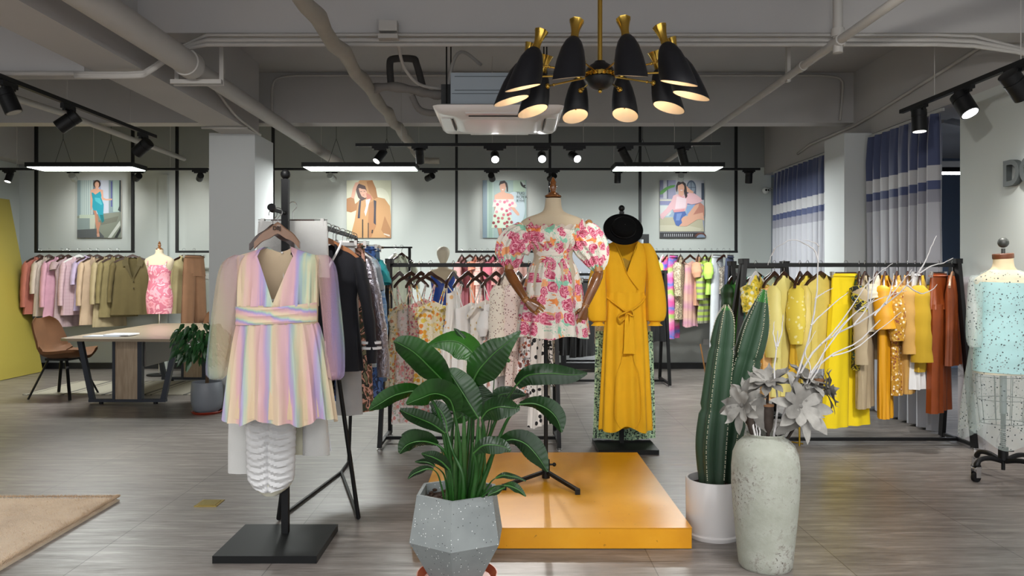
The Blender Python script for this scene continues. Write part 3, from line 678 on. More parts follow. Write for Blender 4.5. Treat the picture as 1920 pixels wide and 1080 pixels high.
L1 += [('#7c8c9c', rc(.36, 0, .42, .6)), ('#cfd9ea', rc(.42, 0, .72, .62)), ('#a9b4d8', rc(.5, 0, .54, .6)), ('#5b61a8', rc(.77, .02, .80, .46)), ('#b9d3cc', rc(.82, 0, .96, .55)), ('#3c4449', [(.97, 0), (1, 0), (1, .55), (.93, .52), (.96, .45)]),
       ('#8c9488', [(0, .62), (1, .55), (1, 1), (0, 1)]), ('#c3d3c2', rc(.05, .6, .42, .66)), ('#8fa0a0', rc(0, .66, .29, .86)), ('#c7cfc0', [(.29, .66), (.42, .66), (.40, .84), (.29, .87)]), ('#5f6468', [(0, .86), (.45, .84), (.62, .98), (.6, 1), (0, 1)]),
       ('#7c7f74', [(.5, .7), (.95, .62), (.9, .72), (.55, .78)]), ('#d9dfd8', [(.70, 1), (.98, .70), (.99, .78), (.78, 1)]), ('#33363a', [(.85, 1), (1, .80), (1, .88), (.92, 1)]),
       ('#3a2a22', ell(.455, .065, .085, .07)), (SK, ell(.455, .08, .05, .055)), (SK, rc(.42, .12, .49, .18)), (SK, [(.31, .17), (.40, .15), (.50, .155), (.59, .17), (.6, .3), (.66, .325), (.8, .32), (.8, .345), (.66, .35), (.57, .34), (.55, .25), (.36, .25), (.34, .45), (.33, .52), (.31, .5), (.31, .3)]),
       ('#2aa9c0', [(.33, .21), (.37, .22), (.42, .25), (.48, .22), (.53, .19), (.56, .26), (.55, .3), (.61, .42), (.60, .58), (.62, .70), (.58, .74), (.52, .66), (.44, .52), (.38, .54), (.35, .46), (.36, .34), (.34, .28)]),
       ('#57c8da', [(.40, .3), (.52, .31), (.58, .42), (.55, .43), (.42, .36)]), ('#1d7f86', [(.52, .6), (.6, .6), (.62, .71), (.57, .74)]),
       (SK2, [(.37, .52), (.43, .53), (.48, .64), (.48, .76), (.50, .86), (.51, .97), (.46, .98), (.45, .85), (.42, .74), (.41, .62)]), (SK2, [(.49, .72), (.54, .74), (.50, .86), (.48, .84)]), ('#d9a892', [(.45, .93), (.51, .92), (.52, .98), (.46, .985)])]
picture(145, 338, 227, 446, 'wall picture of a woman walking in a turquoise wrap dress', L1)
CO = '#d3a169'; CO2 = '#b7804c'
L2 = [('#dfe3cb', rc(0, 0, 1, 1)), ('#eef2dd', ell(.75, .35, .22, .22)),
      (CO, [(0, .32), (.14, .28), (.18, .42), (.27, .36), (.38, .30), (.62, .28), (.86, .32), (.98, .45), (1, .62), (1, 1), (.08, 1), (.18, .7), (.22, .52), (.1, .56), (0, .54)]),
      (CO2, [(0, .32), (.16, .28), (.19, .41), (.26, .38), (.22, .52), (.1, .56), (0, .54)]),
      (CO2, [(.86, .62), (.78, .86), (.9, 1), (1, 1), (1, .86)]), ('#c08653', [(.5, .4), (.6, .36), (.66, .8), (.55, 1), (.47, 1)]),
      (CO, [(.2, .08), (.3, .0), (.58, 0), (.66, .14), (.7, .30), (.62, .34), (.5, .24), (.3, .18)]), (CO2, [(.45, .02), (.58, 0), (.66, .14), (.7, .30), (.62, .33), (.5, .2)]),
      ('#40201c', [(.2, .1), (.28, .06), (.42, .1), (.46, .2), (.44, .32), (.34, .36), (.26, .3), (.22, .2)]),
      (SK, [(.27, .14), (.4, .13), (.46, .2), (.46, .28), (.42, .31), (.34, .28), (.30, .22)]), ('#d07f6a', [(.44, .22), (.55, .26), (.58, .34), (.46, .34)]), ('#43201c', [(.26, .12), (.42, .1), (.44, .16), (.34, .15)]),
      ('#b5545a', rc(.36, .253, .40, .262)), ('#3b211d', rc(.31, .195, .345, .203)), ('#3b211d', rc(.385, .19, .42, .198)),
      (SK, [(.10, .30), (.14, .14), (.2, .04), (.3, .03), (.24, .1), (.2, .2), (.17, .32)]),
      ('#f3ece6', [(.43, .34), (.54, .32), (.5, .42), (.46, .55), (.43, .63), (.4, .55), (.44, .44)]),
      ('#26283f', [(.29, .34), (.33, .34), (.31, .5), (.3, .66), (.25, .66), (.27, .46)]), ('#26283f', [(.61, .34), (.67, .36), (.66, .56), (.66, .78), (.61, .74), (.62, .5)]),
      ('#2d2119', rc(.35, .68, .375, 1)), ('#2d2119', rc(.48, .74, .5, 1)), ('#2d2119', [(.57, .86), (.6, .86), (.59, .92), (.56, .92)]), ('#e9d9c4', [(.84, .92), (.98, .95), (.97, .98), (.84, .94)])]
picture(650, 338, 733, 446, 'wall picture of a person in a tan hooded coat with navy cords', L2)
RZ = [(.28, .36, '#e8a0b8'), (.4, .37, '#f0b3c3'), (.5, .38, '#e57a9b'), (.56, .36, '#e8a0b8'), (.34, .42, '#df7092'), (.68, .40, '#ea8bb0'), (.62, .43, '#e57a9b'), (.44, .50, '#dd86a0'), (.55, .53, '#cf5e7c'), (.32, .55, '#e2a0a8'), (.62, .5, '#e8a0b8'), (.28, .62, '#a64a52'), (.48, .6, '#d9798f'), (.58, .6, '#c65068'), (.63, .58, '#d9798f'), (.36, .66, '#b8606a'), (.45, .66, '#c77a7c'), (.6, .67, '#b8606a'), (.25, .74, '#8f3a40'), (.36, .72, '#a64a52'), (.5, .75, '#b05058'), (.56, .73, '#9c4048'), (.66, .73, '#a64a52'), (.3, .8, '#a8525a'), (.56, .8, '#b05058'), (.68, .81, '#9c4048')]
L3 = [('#a9c4c4', rc(0, 0, 1, 1)), ('#8ba3b2', rc(0, 0, .1, 1)), ('#c2dccf', rc(.11, 0, .13, 1)), ('#a0bfb4', rc(.14, 0, .22, 1)), ('#c2dccf', rc(.23, 0, .245, 1)), ('#cbe0ea', ell(.72, .5, .25, .3)), ('#b8d4c0', rc(.7, 0, .98, .2)),
      ('#23262a', ell(1.0, .04, .14, .1, 20, 90, 200)), ('#c9d6da', ell(1.0, .03, .10, .075, 20, 90, 200)), ('#1c1f22', rc(.94, .08, .98, .105)),
      ('#3c2a31', [(.33, .82), (.44, .82), (.47, .98), (.38, .99)]), ('#3c2530', [(.46, .82), (.58, .82), (.55, .98), (.49, .98)]), (SK2, [(.33, .82), (.43, .83), (.46, .99), (.39, .99)]), ('#6b4440', [(.47, .83), (.58, .83), (.54, .99), (.5, .99)]),
      ('#2b201f', [(.37, .08), (.4, .02), (.5, .005), (.56, .05), (.58, .12), (.58, .2), (.55, .2), (.54, .12)]), (SK, ell(.46, .12, .07, .09)), ('#2b201f', [(.37, .1), (.4, .03), (.5, .01), (.5, .05), (.41, .07)]), ('#ffffff', [(.43, .155), (.49, .155), (.46, .175)]),
      (SK, [(.42, .2), (.5, .2), (.53, .22), (.66, .24), (.71, .28), (.71, .34), (.27, .34), (.27, .26), (.34, .23)]), (SK, [(.62, .46), (.7, .45), (.83, .57), (.84, .61), (.79, .61), (.72, .55)]), (SK2, [(.27, .46), (.31, .46), (.29, .52), (.27, .52)]),
      ('#f0e9e4', [(.27, .33), (.71, .33), (.79, .44), (.76, .48), (.62, .46), (.64, .6), (.7, .83), (.2, .83), (.25, .6), (.30, .46), (.22, .46), (.24, .4)]), ('#d6ecd6', [(.27, .56), (.64, .56), (.7, .83), (.2, .83)])]
L3 += [(c, ell(x, y, .034, .026, 9)) for x, y, c in RZ]
t3, w3, h3 = picture(905, 338, 987, 446, 'wall picture of a smiling woman in a rose off-shoulder mini dress', L3)
def text_mesh(s, size, parent, loc, mat, name='lettering', depth=.0005, align='LEFT', rot=(PI/2, 0, 0), bold=0):
    cu = bpy.data.curves.new('t', 'FONT'); cu.body = s; cu.size = size; cu.extrude = depth; cu.align_x = align; cu.offset = bold
    tmp = bpy.data.objects.new('t', cu); COL.objects.link(tmp); bpy.context.view_layer.update()
    me = bpy.data.meshes.new_from_object(tmp.evaluated_get(bpy.context.evaluated_depsgraph_get()))
    bpy.data.objects.remove(tmp); bpy.data.curves.remove(cu); me.name = name
    o = bpy.data.objects.new(name, me); me.materials.clear(); me.materials.append(mat); COL.objects.link(o)
    if parent: o.parent = parent
    o.location = loc; o.rotation_euler = rot; return o
for i, s in enumerate(('TUG', 'ROYA', 'RYH')):
    text_mesh(s, .058, t3, (w3*(.77-.5), -.012, h3*(1-.25-.066*i)), plain('print letter ink', '#4f5f60', .5))
L4 = [('#a8b0c8', rc(0, 0, 1, 1)), ('#8088ac', rc(0, 0, .08, .3)), ('#c9cfda', rc(.08, 0, .16, .32)), ('#5a6482', rc(.16, 0, .19, .32)), ('#9aa0c0', rc(.19, 0, .36, .32)), ('#c3c9d2', rc(.36, 0, 1, .5)),
      ('#586a80', ell(.71, .13, .11, .13)), ('#586a80', rc(.6, .13, .82, .3)), ('#8fa1b3', ell(.71, .14, .085, .11)), ('#46566c', rc(.7, .02, .715, .3)), ('#46566c', rc(.6, .12, .82, .13)), ('#3d4c60', rc(.94, .05, 1, .34)),
      ('#4da13c', [(0, .2), (.12, .13), (.24, .09), (.35, .08), (.33, .12), (.2, .15), (.06, .24), (.01, .25)]), ('#d8dccf', rc(0, .33, .28, .36)), ('#8c93c4', rc(0, .36, .9, .43)), ('#b4cfdc', rc(0, .43, .95, .7)), ('#dfe9ea', rc(0, .44, .25, .62)), ('#9fb9d4', [(.2, .62), (.35, .5), (.4, .66)]), ('#8fb3e0', [(.6, .45), (.8, .42), (.7, .6), (.6, .62)]),
      ('#c6c3a8', [(0, .65), (.4, .64), (.95, .62), (1, .9), (0, .9)]), ('#d8d5bd', [(0, .78), (.6, .78), (.95, .84), (.9, .88), (0, .88)]), ('#2a2b30', rc(0, .89, 1, 1)), ('#c9cdd4', rc(0, .9, 1, .905)), ('#6e4034', ell(.92, .98, .13, .07, 20, 180, 360)), ('#8da0b8', ell(.93, 1.0, .1, .06, 20, 180, 360))]
L4 += [('#cfd3da', [(.1+i*.045, .93), (.115+i*.045, .93), (.105+i*.045, .98), (.09+i*.045, .98)]) for i in range(15)]
L4 += [(SK, [(.54, .11), (.6, .1), (.68, .16), (.76, .2), (.74, .25), (.66, .22), (.6, .2)]),
       ('#c98a78', [(.64, .60), (.8, .42), (.92, .39), (1, .45), (1, .62), (.88, .64), (.72, .64)]), (SK, [(.62, .6), (.78, .44), (.88, .41), (.87, .46), (.75, .6), (.66, .64)]), (SK, [(.50, .64), (.75, .6), (.97, .56), (1, .7), (.94, .68), (.85, .68), (.6, .8), (.45, .8)]),
       ('#4f70b8', [(.33, .56), (.57, .54), (.6, .6), (.52, .64), (.48, .68), (.5, .74), (.42, .8), (.36, .78), (.30, .66)]), ('#7a9ad6', [(.38, .58), (.5, .57), (.44, .7), (.36, .7)]),
       ('#f3c6cf', [(.30, .27), (.36, .25), (.46, .24), (.56, .26), (.66, .22), (.78, .23), (.92, .31), (.96, .36), (.86, .4), (.72, .42), (.62, .40), (.6, .48), (.56, .54), (.32, .56), (.29, .5), (.18, .58), (.06, .68), (.02, .66), (.0, .6), (.14, .5), (.26, .36)]), ('#fbe6f0', [(.38, .28), (.5, .3), (.6, .32), (.58, .48), (.34, .5)]), ('#e8a4ae', [(.29, .52), (.56, .50), (.55, .54), (.32, .56)]), ('#e8a4ae', [(.4, .24), (.52, .29), (.55, .27), (.53, .31), (.46, .29)]),
       (SK, [(.42, .2), (.54, .2), (.54, .25), (.50, .28), (.42, .25)]), ('#2a1d22', [(.36, .1), (.4, .03), (.5, .01), (.58, .06), (.6, .14), (.62, .28), (.58, .32), (.55, .24), (.52, .1), (.42, .06), (.4, .14), (.38, .22), (.36, .16)]), (SK, ell(.475, .135, .075, .095)), ('#2a1d22', [(.39, .1), (.42, .04), (.54, .04), (.58, .12), (.5, .06)]), ('#ffffff', [(.44, .165), (.53, .165), (.485, .185)]), ('#c0424e', [(.44, .16), (.53, .16), (.52, .166), (.45, .166)])]
picture(1237, 338, 1320, 446, 'wall picture of a seated laughing woman in pink sheer blouse and denim shorts', L4)

# ---------------------------------------------------------------- wall letters, socket, camera
M_let = plain('gunmetal letter face', '#4a4f4f', .5, .2, var=.1, vscale=10)
for ch, D, nm, lb in (('D', 5.60, 'wall_letter', 'gunmetal capital letter D fixed on the white wall'), ('O', 5.415, 'wall_letter', 'gunmetal capital letter O beside the D, cut by the picture edge')):
    o = text_mesh(ch, .255, None, (3.63, D, EYE+(513-340)*5.3/FX), M_let, nm, .02, rot=(PI/2, 0, -PI/2), bold=.006)
    tag(o, lb, 'letter', 'metal letters on the white wall')
t = thing('security_camera', 'white dome security camera on the back wall beside the striped curtain', 'security camera', P(1436, 357, 10.7))
MB().ball((0, 0, 0), .05, 18, sy=.8).build('housing', plain('camera white', '#cfd2d0', .35), t)
MB().tube([(-.012, -.045, 0), (-.012, -.05, 0)], .014, 12).tube([(.02, -.042, 0), (.02, -.048, 0)], .01, 12).build('lens', plain('lens black', '#0a0a0c', .1), t)
MB().tube(spline([(.04, .02, .02), (.09, .05, .04), (.14, .05, .0), (.2, .06, -.03)], 12), .006, 6).tube(spline([(.04, .02, .0), (.1, .05, .0), (.16, .05, -.02)], 12), .005, 6).build('cable', M_pipe, t)

# ---------------------------------------------------------------- yellow board leaning on the side wall
yb = MB(); b0 = Vector((-6.40, 10.55, 0)); b1 = Vector((-6.40, 7.6, 0)); t0 = Vector((-6.86, 10.55, 2.36)); t1 = Vector((-6.86, 7.6, 2.36))
nn = Vector((.03, 0, .006))
yb.add([b0, b1, t1, t0, b0+nn, b1+nn, t1+nn, t0+nn], [(0,1,2,3), (7,6,5,4), (0,4,5,1), (1,5,6,2), (2,6,7,3), (3,7,4,0)], 0, False)
tag(yb.build('yellow_board', plain('yellow board paint', '#a99a45', .5, var=.06, vscale=1)), 'large yellow panel leaning against the side wall', 'board')

# ---------------------------------------------------------------- curtains
def curtain(D0, D1, X, label):
    m, t, b = newmat('striped curtain velvet'+label[-6:]); v = coords(t)
    sx = N(t, 'ShaderNodeSeparateXYZ'); t.links.new(v, sx.inputs[0])
    f = mth(t, 'DIVIDE', sx.outputs[2], 2.75)
    # stripe heights from the floor up
    c = ramp(t, f, [(0, '#9fa0a8'), (CB[0]/2.75, '#7e7f8b'), (CB[1]/2.75, '#343f66'), (CB[2]/2.75, '#a9a9ad'), (CB[3]/2.75, '#333d61')], 'CONSTANT')
    t.links.new(c, b.inputs['Base Color']); b.inputs['Roughness'].default_value = .7; b.inputs['Sheen Weight'].default_value = .5
    bumpn(t, b, noise_(t, coords(t, (200, 200, 8)), 1, 2), .15, .002)
    t_ = thing('curtain', label, 'curtain', (X, (D0+D1)/2, 0))
    mb = MB(); n = int((D1-D0)/.012); rows = [.02, .3, .8, 1.3, 1.8, 2.2, 2.45, 2.6, 2.70]
    rg = []
    for z in rows:
        rr = []; amp = .045 if z < 2.5 else .045-.02*(z-2.5)/.2
        for i in range(n+1):
            y = D0+(D1-D0)*i/n; ph = (y-D0)*2*PI/.155+.5*math.sin((y)*5)+.25*math.sin(z*2+y)
            rr.append(Vector((X+amp*math.sin(ph)+.012*math.sin(ph*2.1+z), y+.012*math.cos(ph), z)))
        rg.append(rr)
    mb.rings(rg, 0, False, True, False); o = mb.build('cloth', m, t_, True)
    MB().box((X-.012, D0-.05, 2.70), (X+.012, D1+.05, 2.725)).build('rail', plain('curtain rail white', '#a9aaa8', .5), t_, True)
CB = [1.76, 1.92, 2.05, 2.25]
# stripe levels measured on the near curtain
def zl(px, py):
    D = 3.6*FX/(px-CX); return EYE-(py-CY)*D/FX
CB = [zl(1700, 388), zl(1700, 365), zl(1700, 349), zl(1700, 323)]
curtain(6.42, 7.62, 3.62, 'blue curtain with pale bands beside the lettered wall')
curtain(8.25, 10.35, 3.62, 'blue curtain with pale bands between back corner and square column')
# ---------------------------------------------------------------- clothes
def body(prof, hd, zs=-.15, nu=.35, slope=.05, vd=.08, back=.02, zb=-.8, N_=56, rows=16, fold=.008, fk=9, ph=0., asym=0, hem=0., mb=None, mi=0, shoulder=True, cols=None):
    """cloth shell: prof = [(z, half width)], hd = [(z, half depth)]; open at neck and hem"""
    mb = mb or MB(); rg = []
    for r in range(rows+1):
        t = r/rows; ring = []
        for k in range(N_):
            an = 2*PI*k/N_; u = math.cos(an); sgn = 1 if math.sin(an) >= 0 else -1   # sgn>0: back (local +y), <0: front
            au = abs(u)
            if shoulder:
                if au >= nu: zt = zs-(au-nu)/(1-nu)*slope
                else: zt = zs-(vd if sgn < 0 else back)*(1-au/nu)
            else: zt = zs-(vd if sgn < 0 else back)*(1-au)
            zz = zb-hem*math.sin(3*an+ph)*.5
            z = zt+(zz-zt)*t
            hw = lerp(prof, z); d = lerp(hd, z)
            y = abs(math.sin(an))**.8*sgn
            if shoulder and au >= nu: y *= min(1, math.sqrt(t*3)+.12)
            f = fold*t*(math.sin(fk*an+ph+2*math.sin(3*z))+.5*math.sin(fk*1.9*an+1.7*ph))
            x = hw*u+f*.6*u+asym*t; ring.append(Vector((x, y*(d+f), z)))
        rg.append(ring)
    mb.rings(rg, mi, False); return mb
def sleeve(mb, s, w, zs, L, r0=.055, r1=.045, out=.06, fwd=-.02, puff=0, mi=0, cuff=0, seg=14, bend=0):
    pts = []; rr = []
    n = 12
    for i in range(n+1):
        t = i/n
        x = s*(w-.035+out*math.sin(t*PI/2)+bend*math.sin(t*PI)); y = fwd*t; z = zs-.015-L*t
        rad = r0+(r1-r0)*t+puff*math.sin(PI*t**1.3)
        if t == 0: rad *= .55
        pts.append((x, y, z)); rr.append(rad+(.004*math.sin(7*t*PI+s)))
    if cuff: pts.append((pts[-1][0], pts[-1][1], pts[-1][2]-cuff)); rr[-1] = rr[-1]*.6; rr.append(rr[-1]*1.05)
    mb.tube(pts, rr, seg, mi, cap=False, flat=.62); return mb
HANG = {}
def hanger_parts(t, wood, w=.2, drop=.10, zc=-.085, hooklen=.055, clips=False):
    thick = 1.7 if w < .13 else 1
    hk = MB(); r = .021
    pts = [(r*math.cos(a), 0, r*math.sin(a)-.004) for a in [math.radians(q) for q in range(200, -70, -18)]]
    pts += [(0, 0, -.035), (0, 0, zc)]
    hk.tube(pts, .0021, 6); hk.build('hook', M_chrome, t)
    a = MB()
    if clips:
        a.cbox((0, 0, zc), (w*1.25, .012, .022)); a.build('bar', wood, t)
        MB().tube([(-w, 0, zc-.004), (w, 0, zc-.004)], .0025, 6).tube([(-w, 0, zc+.008), (w, 0, zc+.008)], .0025, 6).build('clip_rod', M_chrome, t)
        for s in (-1, 1): MB().cbox((s*w*.86, 0, zc-.008), (.018, .022, .045)).build('clip', plain('clip metal', '#b5b2ae', .3, .5), t)
        return
    rg = []
    for i in range(17):
        u = -1+2*i/16; x = w*u; z = zc-drop*abs(u)**1.35+.004*math.cos(u*9); h = .017*thick*(1-.4*abs(u)); th = .0065+.004*abs(u)
        y = -.012*u*u
        rg.append([Vector((x, y-th, z-h)), Vector((x, y+th, z-h)), Vector((x, y+th, z+h*.8)), Vector((x, y+th*.5, z+h)), Vector((x, y-th*.5, z+h)), Vector((x, y-th, z+h*.8))])
    a.rings(rg, 0, True); a.build('arms', wood, t)
NH = [0]
def hanger(pos, rot, about, group, wood=None, w=.2, drop=.10, clips=False):
    wood = wood or M_hang; key = (wood.name, w, drop, clips); NH[0] += 1
    wn = 'white' if wood is M_hangw else 'light brown' if wood is M_hang2 else 'dark brown'
    lb = f"{wn} {'clip ' if clips else ''}hanger holding the {about}"
    nm = 'clip_hanger' if clips else 'clothes_hanger'
    if key in HANG:
        src = HANG[key]; t = src.copy(); COL.objects.link(t); t.location = pos; t.rotation_euler = (0, 0, rot)
        t['label'] = lb; t['group'] = group
        for c in list(src.children):
            q = c.copy(); COL.objects.link(q); q.parent = t
        return t
    t = thing(nm, lb, 'hanger', pos, rot, group); hanger_parts(t, wood, w, drop, clips=clips); HANG[key] = t; return t

def garment(kind, nm, cat, label, about, px, D, zr, ang, ybot, mat, group, w=.2, wood=None, mat2=None, hang_=True, ytop=None, X=None, **k):
    """px: hook position in the photo at rail depth D; zr: rail top; ybot: picture row of the hem"""
    pos = Vector(((px-CX)*D/FX, D, zr)) if X is None else Vector((X, D, zr)); zb = (EYE-(ybot-CY)*D/FX)-zr
    a = math.radians(ang); g = group
    if hang_: hanger(pos, a, about, 'hangers with '+group, wood, w=(.17 if kind in ('strap',) else w*.9 if kind not in ('pants', 'skirt') else w), drop=k.pop('drop', .10), clips=kind in ('pants', 'skirt'))
    t = thing(nm, label, cat, pos, a, g); m2 = mat2 or mat
    fold = k.get('fold', .008); ph = R.random()*6
    if kind in ('jacket', 'top', 'blouse'):
        zs = -.095; wd = w; fl = k.get('flare', 1.0); dp = k.get('depth', .045)
        prof = [(-.1, wd*.55), (-.15, wd*.92), (-.2, wd*.93), (-.42, wd*(.86 if kind == 'jacket' else .8)), (zb, wd*fl)]
        hdp = [(-.1, dp*.5), (-.25, dp), (zb, dp*1.05)]
        mb = body(prof, hdp, zs, k.get('nu', .34), .075, k.get('vd', .28 if kind == 'jacket' else .06), .015, zb, fold=fold, ph=ph, fk=k.get('fk', 9), hem=k.get('hem', .0))
        mb.build('body', mat, t)
        sl = k.get('sl', -zb-.22)
        if sl > 0:
            for s in (-1, 1):
                q = MB(); sleeve(q, s, wd, -.165, sl, k.get('r0', .06), k.get('r1', .045), k.get('out', .05), k.get('fwd', -.03), k.get('puff', 0), cuff=k.get('cuff', 0))
                q.build('sleeve', m2, t)
        if kind == 'jacket':
            d = dp+.012; vd = k.get('vd', .28)
            if m2.name in HEX: m2 = fabric(m2.name+' lapel', '#'+''.join('%02x' % int(int(HEX[m2.name][i:i+2], 16)*.84) for i in (1, 3, 5)))  # lapel takes a darkened copy of the cloth in place of shading
            for s in (-1, 1):
                lp = MB(); x0 = wd*.32
                lp.add([(s*x0, -.006, zs+.012), (s*(x0+.045), -d*.8, zs-.08), (s*(x0+.03), -d-.006, zs-.14), (s*(x0+.012), -d-.006, zs-.13), (0.0*s, -d-.012, zs-vd-.02), (s*x0*.55, -d-.004, zs-.12)], [(0, 1, 2, 3), (0, 3, 4, 5)] if s > 0 else [(3, 2, 1, 0), (5, 4, 3, 0)], 0, False)
                lp.build('lapel', m2, t)
            bt = k.get('button')
            if bt:
                for i in range(2): MB().ball((.01, -d-.006, zs-vd-.04-.09*i), .009, 8).build('button', plain('button '+bt, bt, .4), t)
        if k.get('collar'):
            MB().tube([(x, -.05*math.sin(PI*(x+.07)/.14), zs+.012-.03*math.sin(PI*(x+.07)/.14)) for x in [-.07+.14*i/10 for i in range(11)]], .008, 8).build('collar', m2, t)
    elif kind == 'strap':
        zt = k.get('zt', -.30); bw = k.get('bw', .13); wh = k.get('waist', .11); hemw = k.get('hw', .19); dp = k.get('depth', .05); zw = zt-.2
        prof = [(zt, bw), (zt-.1, bw*.97), (zw, wh), (zw-.2, (wh+hemw)*.55), (zb, hemw)]
        hdp = [(zt, dp*.8), (zw, dp*.8), (zb, dp*1.3)]
        body(prof, hdp, zt, .35, 0, k.get('vd', -.05), .02, zb, fold=k.get('fold', .014), fk=k.get('fk', 10), ph=ph, shoulder=False, hem=k.get('hem', .02), rows=20).build('dress_body', mat, t)
        for s in (-1, 1):
            MB().tube([(s*.145, -.012, -.168), (s*.147, -.014, -.175), (s*bw*.62, -dp*.7, zt-.01)], .0045, 6).tube([(s*.145, -.01, -.165), (s*bw*.7, dp*.5, zt-.01)], .0045, 6).build('strap', m2, t)
        if k.get('ruffle'):
            for s in (-1, 1):
                MB().tube([(s*bw*.3, -dp-.01, zt-.02), (s*bw*.8, -dp*.9, zt-.0), (s*bw*1.15, -.02, zt-.06), (s*bw*1.1, .02, zt-.1)], [.012, .026, .03, .012], 9, cap=True, flat=.5).build('ruffle', m2, t)
        if k.get('puffs'):
            for s in (-1, 1):
                sleeve(MB(), s, bw+.02, zt-.03, .2, .04, .03, .05, -.02, .03).build('sleeve', m2, t)
    elif kind == 'pants':
        zt = -.085; wd = w*.85
        wb = body([(zt, wd), (zt-.05, wd*1.01), (zt-.28, wd*k.get('hip', 1.12))], [(zt, .03), (zt-.28, .055)], zt, .3, 0, .0, .0, zt-.28, fold=fold*.6, ph=ph, shoulder=False, rows=6)
        wb.build('waist', mat, t)
        for s in (-1, 1):
            q = MB(); lw = wd*k.get('leg', .62); rg = []
            for r in range(13):
                tt = r/12; z = zt-.24+(zb-zt+.24)*tt
                hw = lw*(1-.0*tt)+(k.get('legb', .62)*wd-lw)*tt; cx = s*(wd*.52+(k.get('spread', .03))*tt)
                rg.append([Vector((cx+(hw+fold*.5*math.sin(6*2*PI*i/28+ph+s))*math.cos(2*PI*i/28), (.05+fold*tt*math.sin(5*2*PI*i/28+ph))*math.sin(2*PI*i/28)+s*.006, z)) for i in range(28)])
            q.rings(rg, 0, False).build('trouser_leg', mat, t)
        MB().tube([(wd*math.cos(2*PI*i/24), .034*math.sin(2*PI*i/24), zt-.02) for i in range(25)], .014, 8, flat=.5).build('waistband', m2, t)
    elif kind == 'skirt':
        zt = -.085; wd = w*.85
        body([(zt, wd), (zt-.05, wd*1.03), (zb, wd*k.get('flare', 1.3))], [(zt, .028), (zb, .06)], zt, .3, 0, 0, 0, zb, fold=fold, ph=ph, shoulder=False).build('skirt_body', mat, t)
        MB().tube([(wd*math.cos(2*PI*i/24), .032*math.sin(2*PI*i/24), zt-.015) for i in range(25)], .012, 8, flat=.5).build('waistband', m2, t)
    return t

# --- rail 1 and 2 on the back wall
ZR = EYE+(513-470)*10.5/FX+.015; DB = 10.5; GA = 'jackets and coats on the wall rail by the yellow board'
J = lambda *a, **k: garment(*a, group=GA, **k)
fa = fabric
J('jacket', 'blazer', 'blazer', 'coral pink blazer hanging first on the rail, closest to the yellow board', 'coral pink blazer', 75, DB, ZR, 58, 588, fa('coral wool', '#b26a5b'), w=.22, sl=.60, button='#8a4a40')
J('jacket', 'jacket', 'jacket', 'off-white cropped jacket hanging just after the coral blazer', 'off-white cropped jacket', 92, DB, ZR, 55, 592, fa('oatmeal cloth', '#cdbdb0'), w=.21, sl=.42, flare=.95)
J('jacket', 'blazer', 'blazer', 'candy pink blazer with one long sleeve toward the camera', 'candy pink blazer', 115, DB, ZR, 52, 606, fa('candy pink wool', '#d3a0b2'), w=.24, sl=.60, button='#b67f90')
J('blouse', 'long_coat', 'coat', 'mauve checked long coat with no visible collar, between the two pink blazers', 'mauve checked coat', 128, DB, ZR, 60, 612, bands('mauve check', '#b29a9c', '#a58a90', 30, wid=.12, plaid=True), w=.21, sl=.1, vd=.1)
J('jacket', 'blazer', 'blazer', 'pale pink checked blazer under a white hanger', 'pale pink checked blazer', 148, DB, ZR, 50, 590, bands('pale pink check', '#c9abb2', '#bb959f', 22, wid=.14, plaid=True), w=.23, sl=.58, wood=M_hangw)
J('blouse', 'shirt', 'shirt', 'lilac shirt with collar, tucked behind the pale pink checked blazer', 'lilac shirt', 168, DB, ZR, 48, 582, fa('lilac cotton', '#bfadcc'), w=.21, sl=.30, collar=True, vd=.12)
J('jacket', 'long_coat', 'coat', 'long pale peach coat with slim notched lapels', 'long pale peach coat', 183, DB, ZR, 50, 608, fa('pale peach wool', '#c6ab90'), w=.24, sl=.58, button='#a58a70')
J('jacket', 'blazer', 'blazer', 'sand coloured jacket between the peach coat and the olive jackets', 'sand coloured jacket', 206, DB, ZR, 52, 612, fa('sand cloth', '#ab9a78'), w=.23, sl=.56)
J('jacket', 'blazer', 'blazer', 'light olive jacket with open collar and a paper tag', 'light olive jacket', 222, DB, ZR, 42, 594, fa('light olive cloth', '#85774f'), w=.25, sl=.55, button='#5f5438')
J('jacket', 'blazer', 'blazer', 'dark olive double-breasted blazer with wide lapels, last before the pink dress form', 'dark olive blazer', 249, DB, ZR, 24, 590, fa('dark olive cloth', '#665935'), w=.27, sl=.54, flare=1.05, button='#4c4330', vd=.3, r0=.07)
GB = 'khaki and brown clothes on the rail by the column'
garment('blouse', 'jacket', 'jacket', 'pale khaki jacket with buttoned cuff hanging by the column', 'pale khaki jacket', 345, DB, ZR, 55, 587, fa('pale khaki cloth', '#bdb084'), GB, w=.23, sl=.58, vd=.15, collar=True)
garment('pants', 'trousers', 'trousers', 'brown straight trousers clipped beside the khaki jacket', 'brown straight trousers', 364, DB, ZR, 62, 606, fa('brown trouser cloth', '#7f5b40'), GB, w=.19)

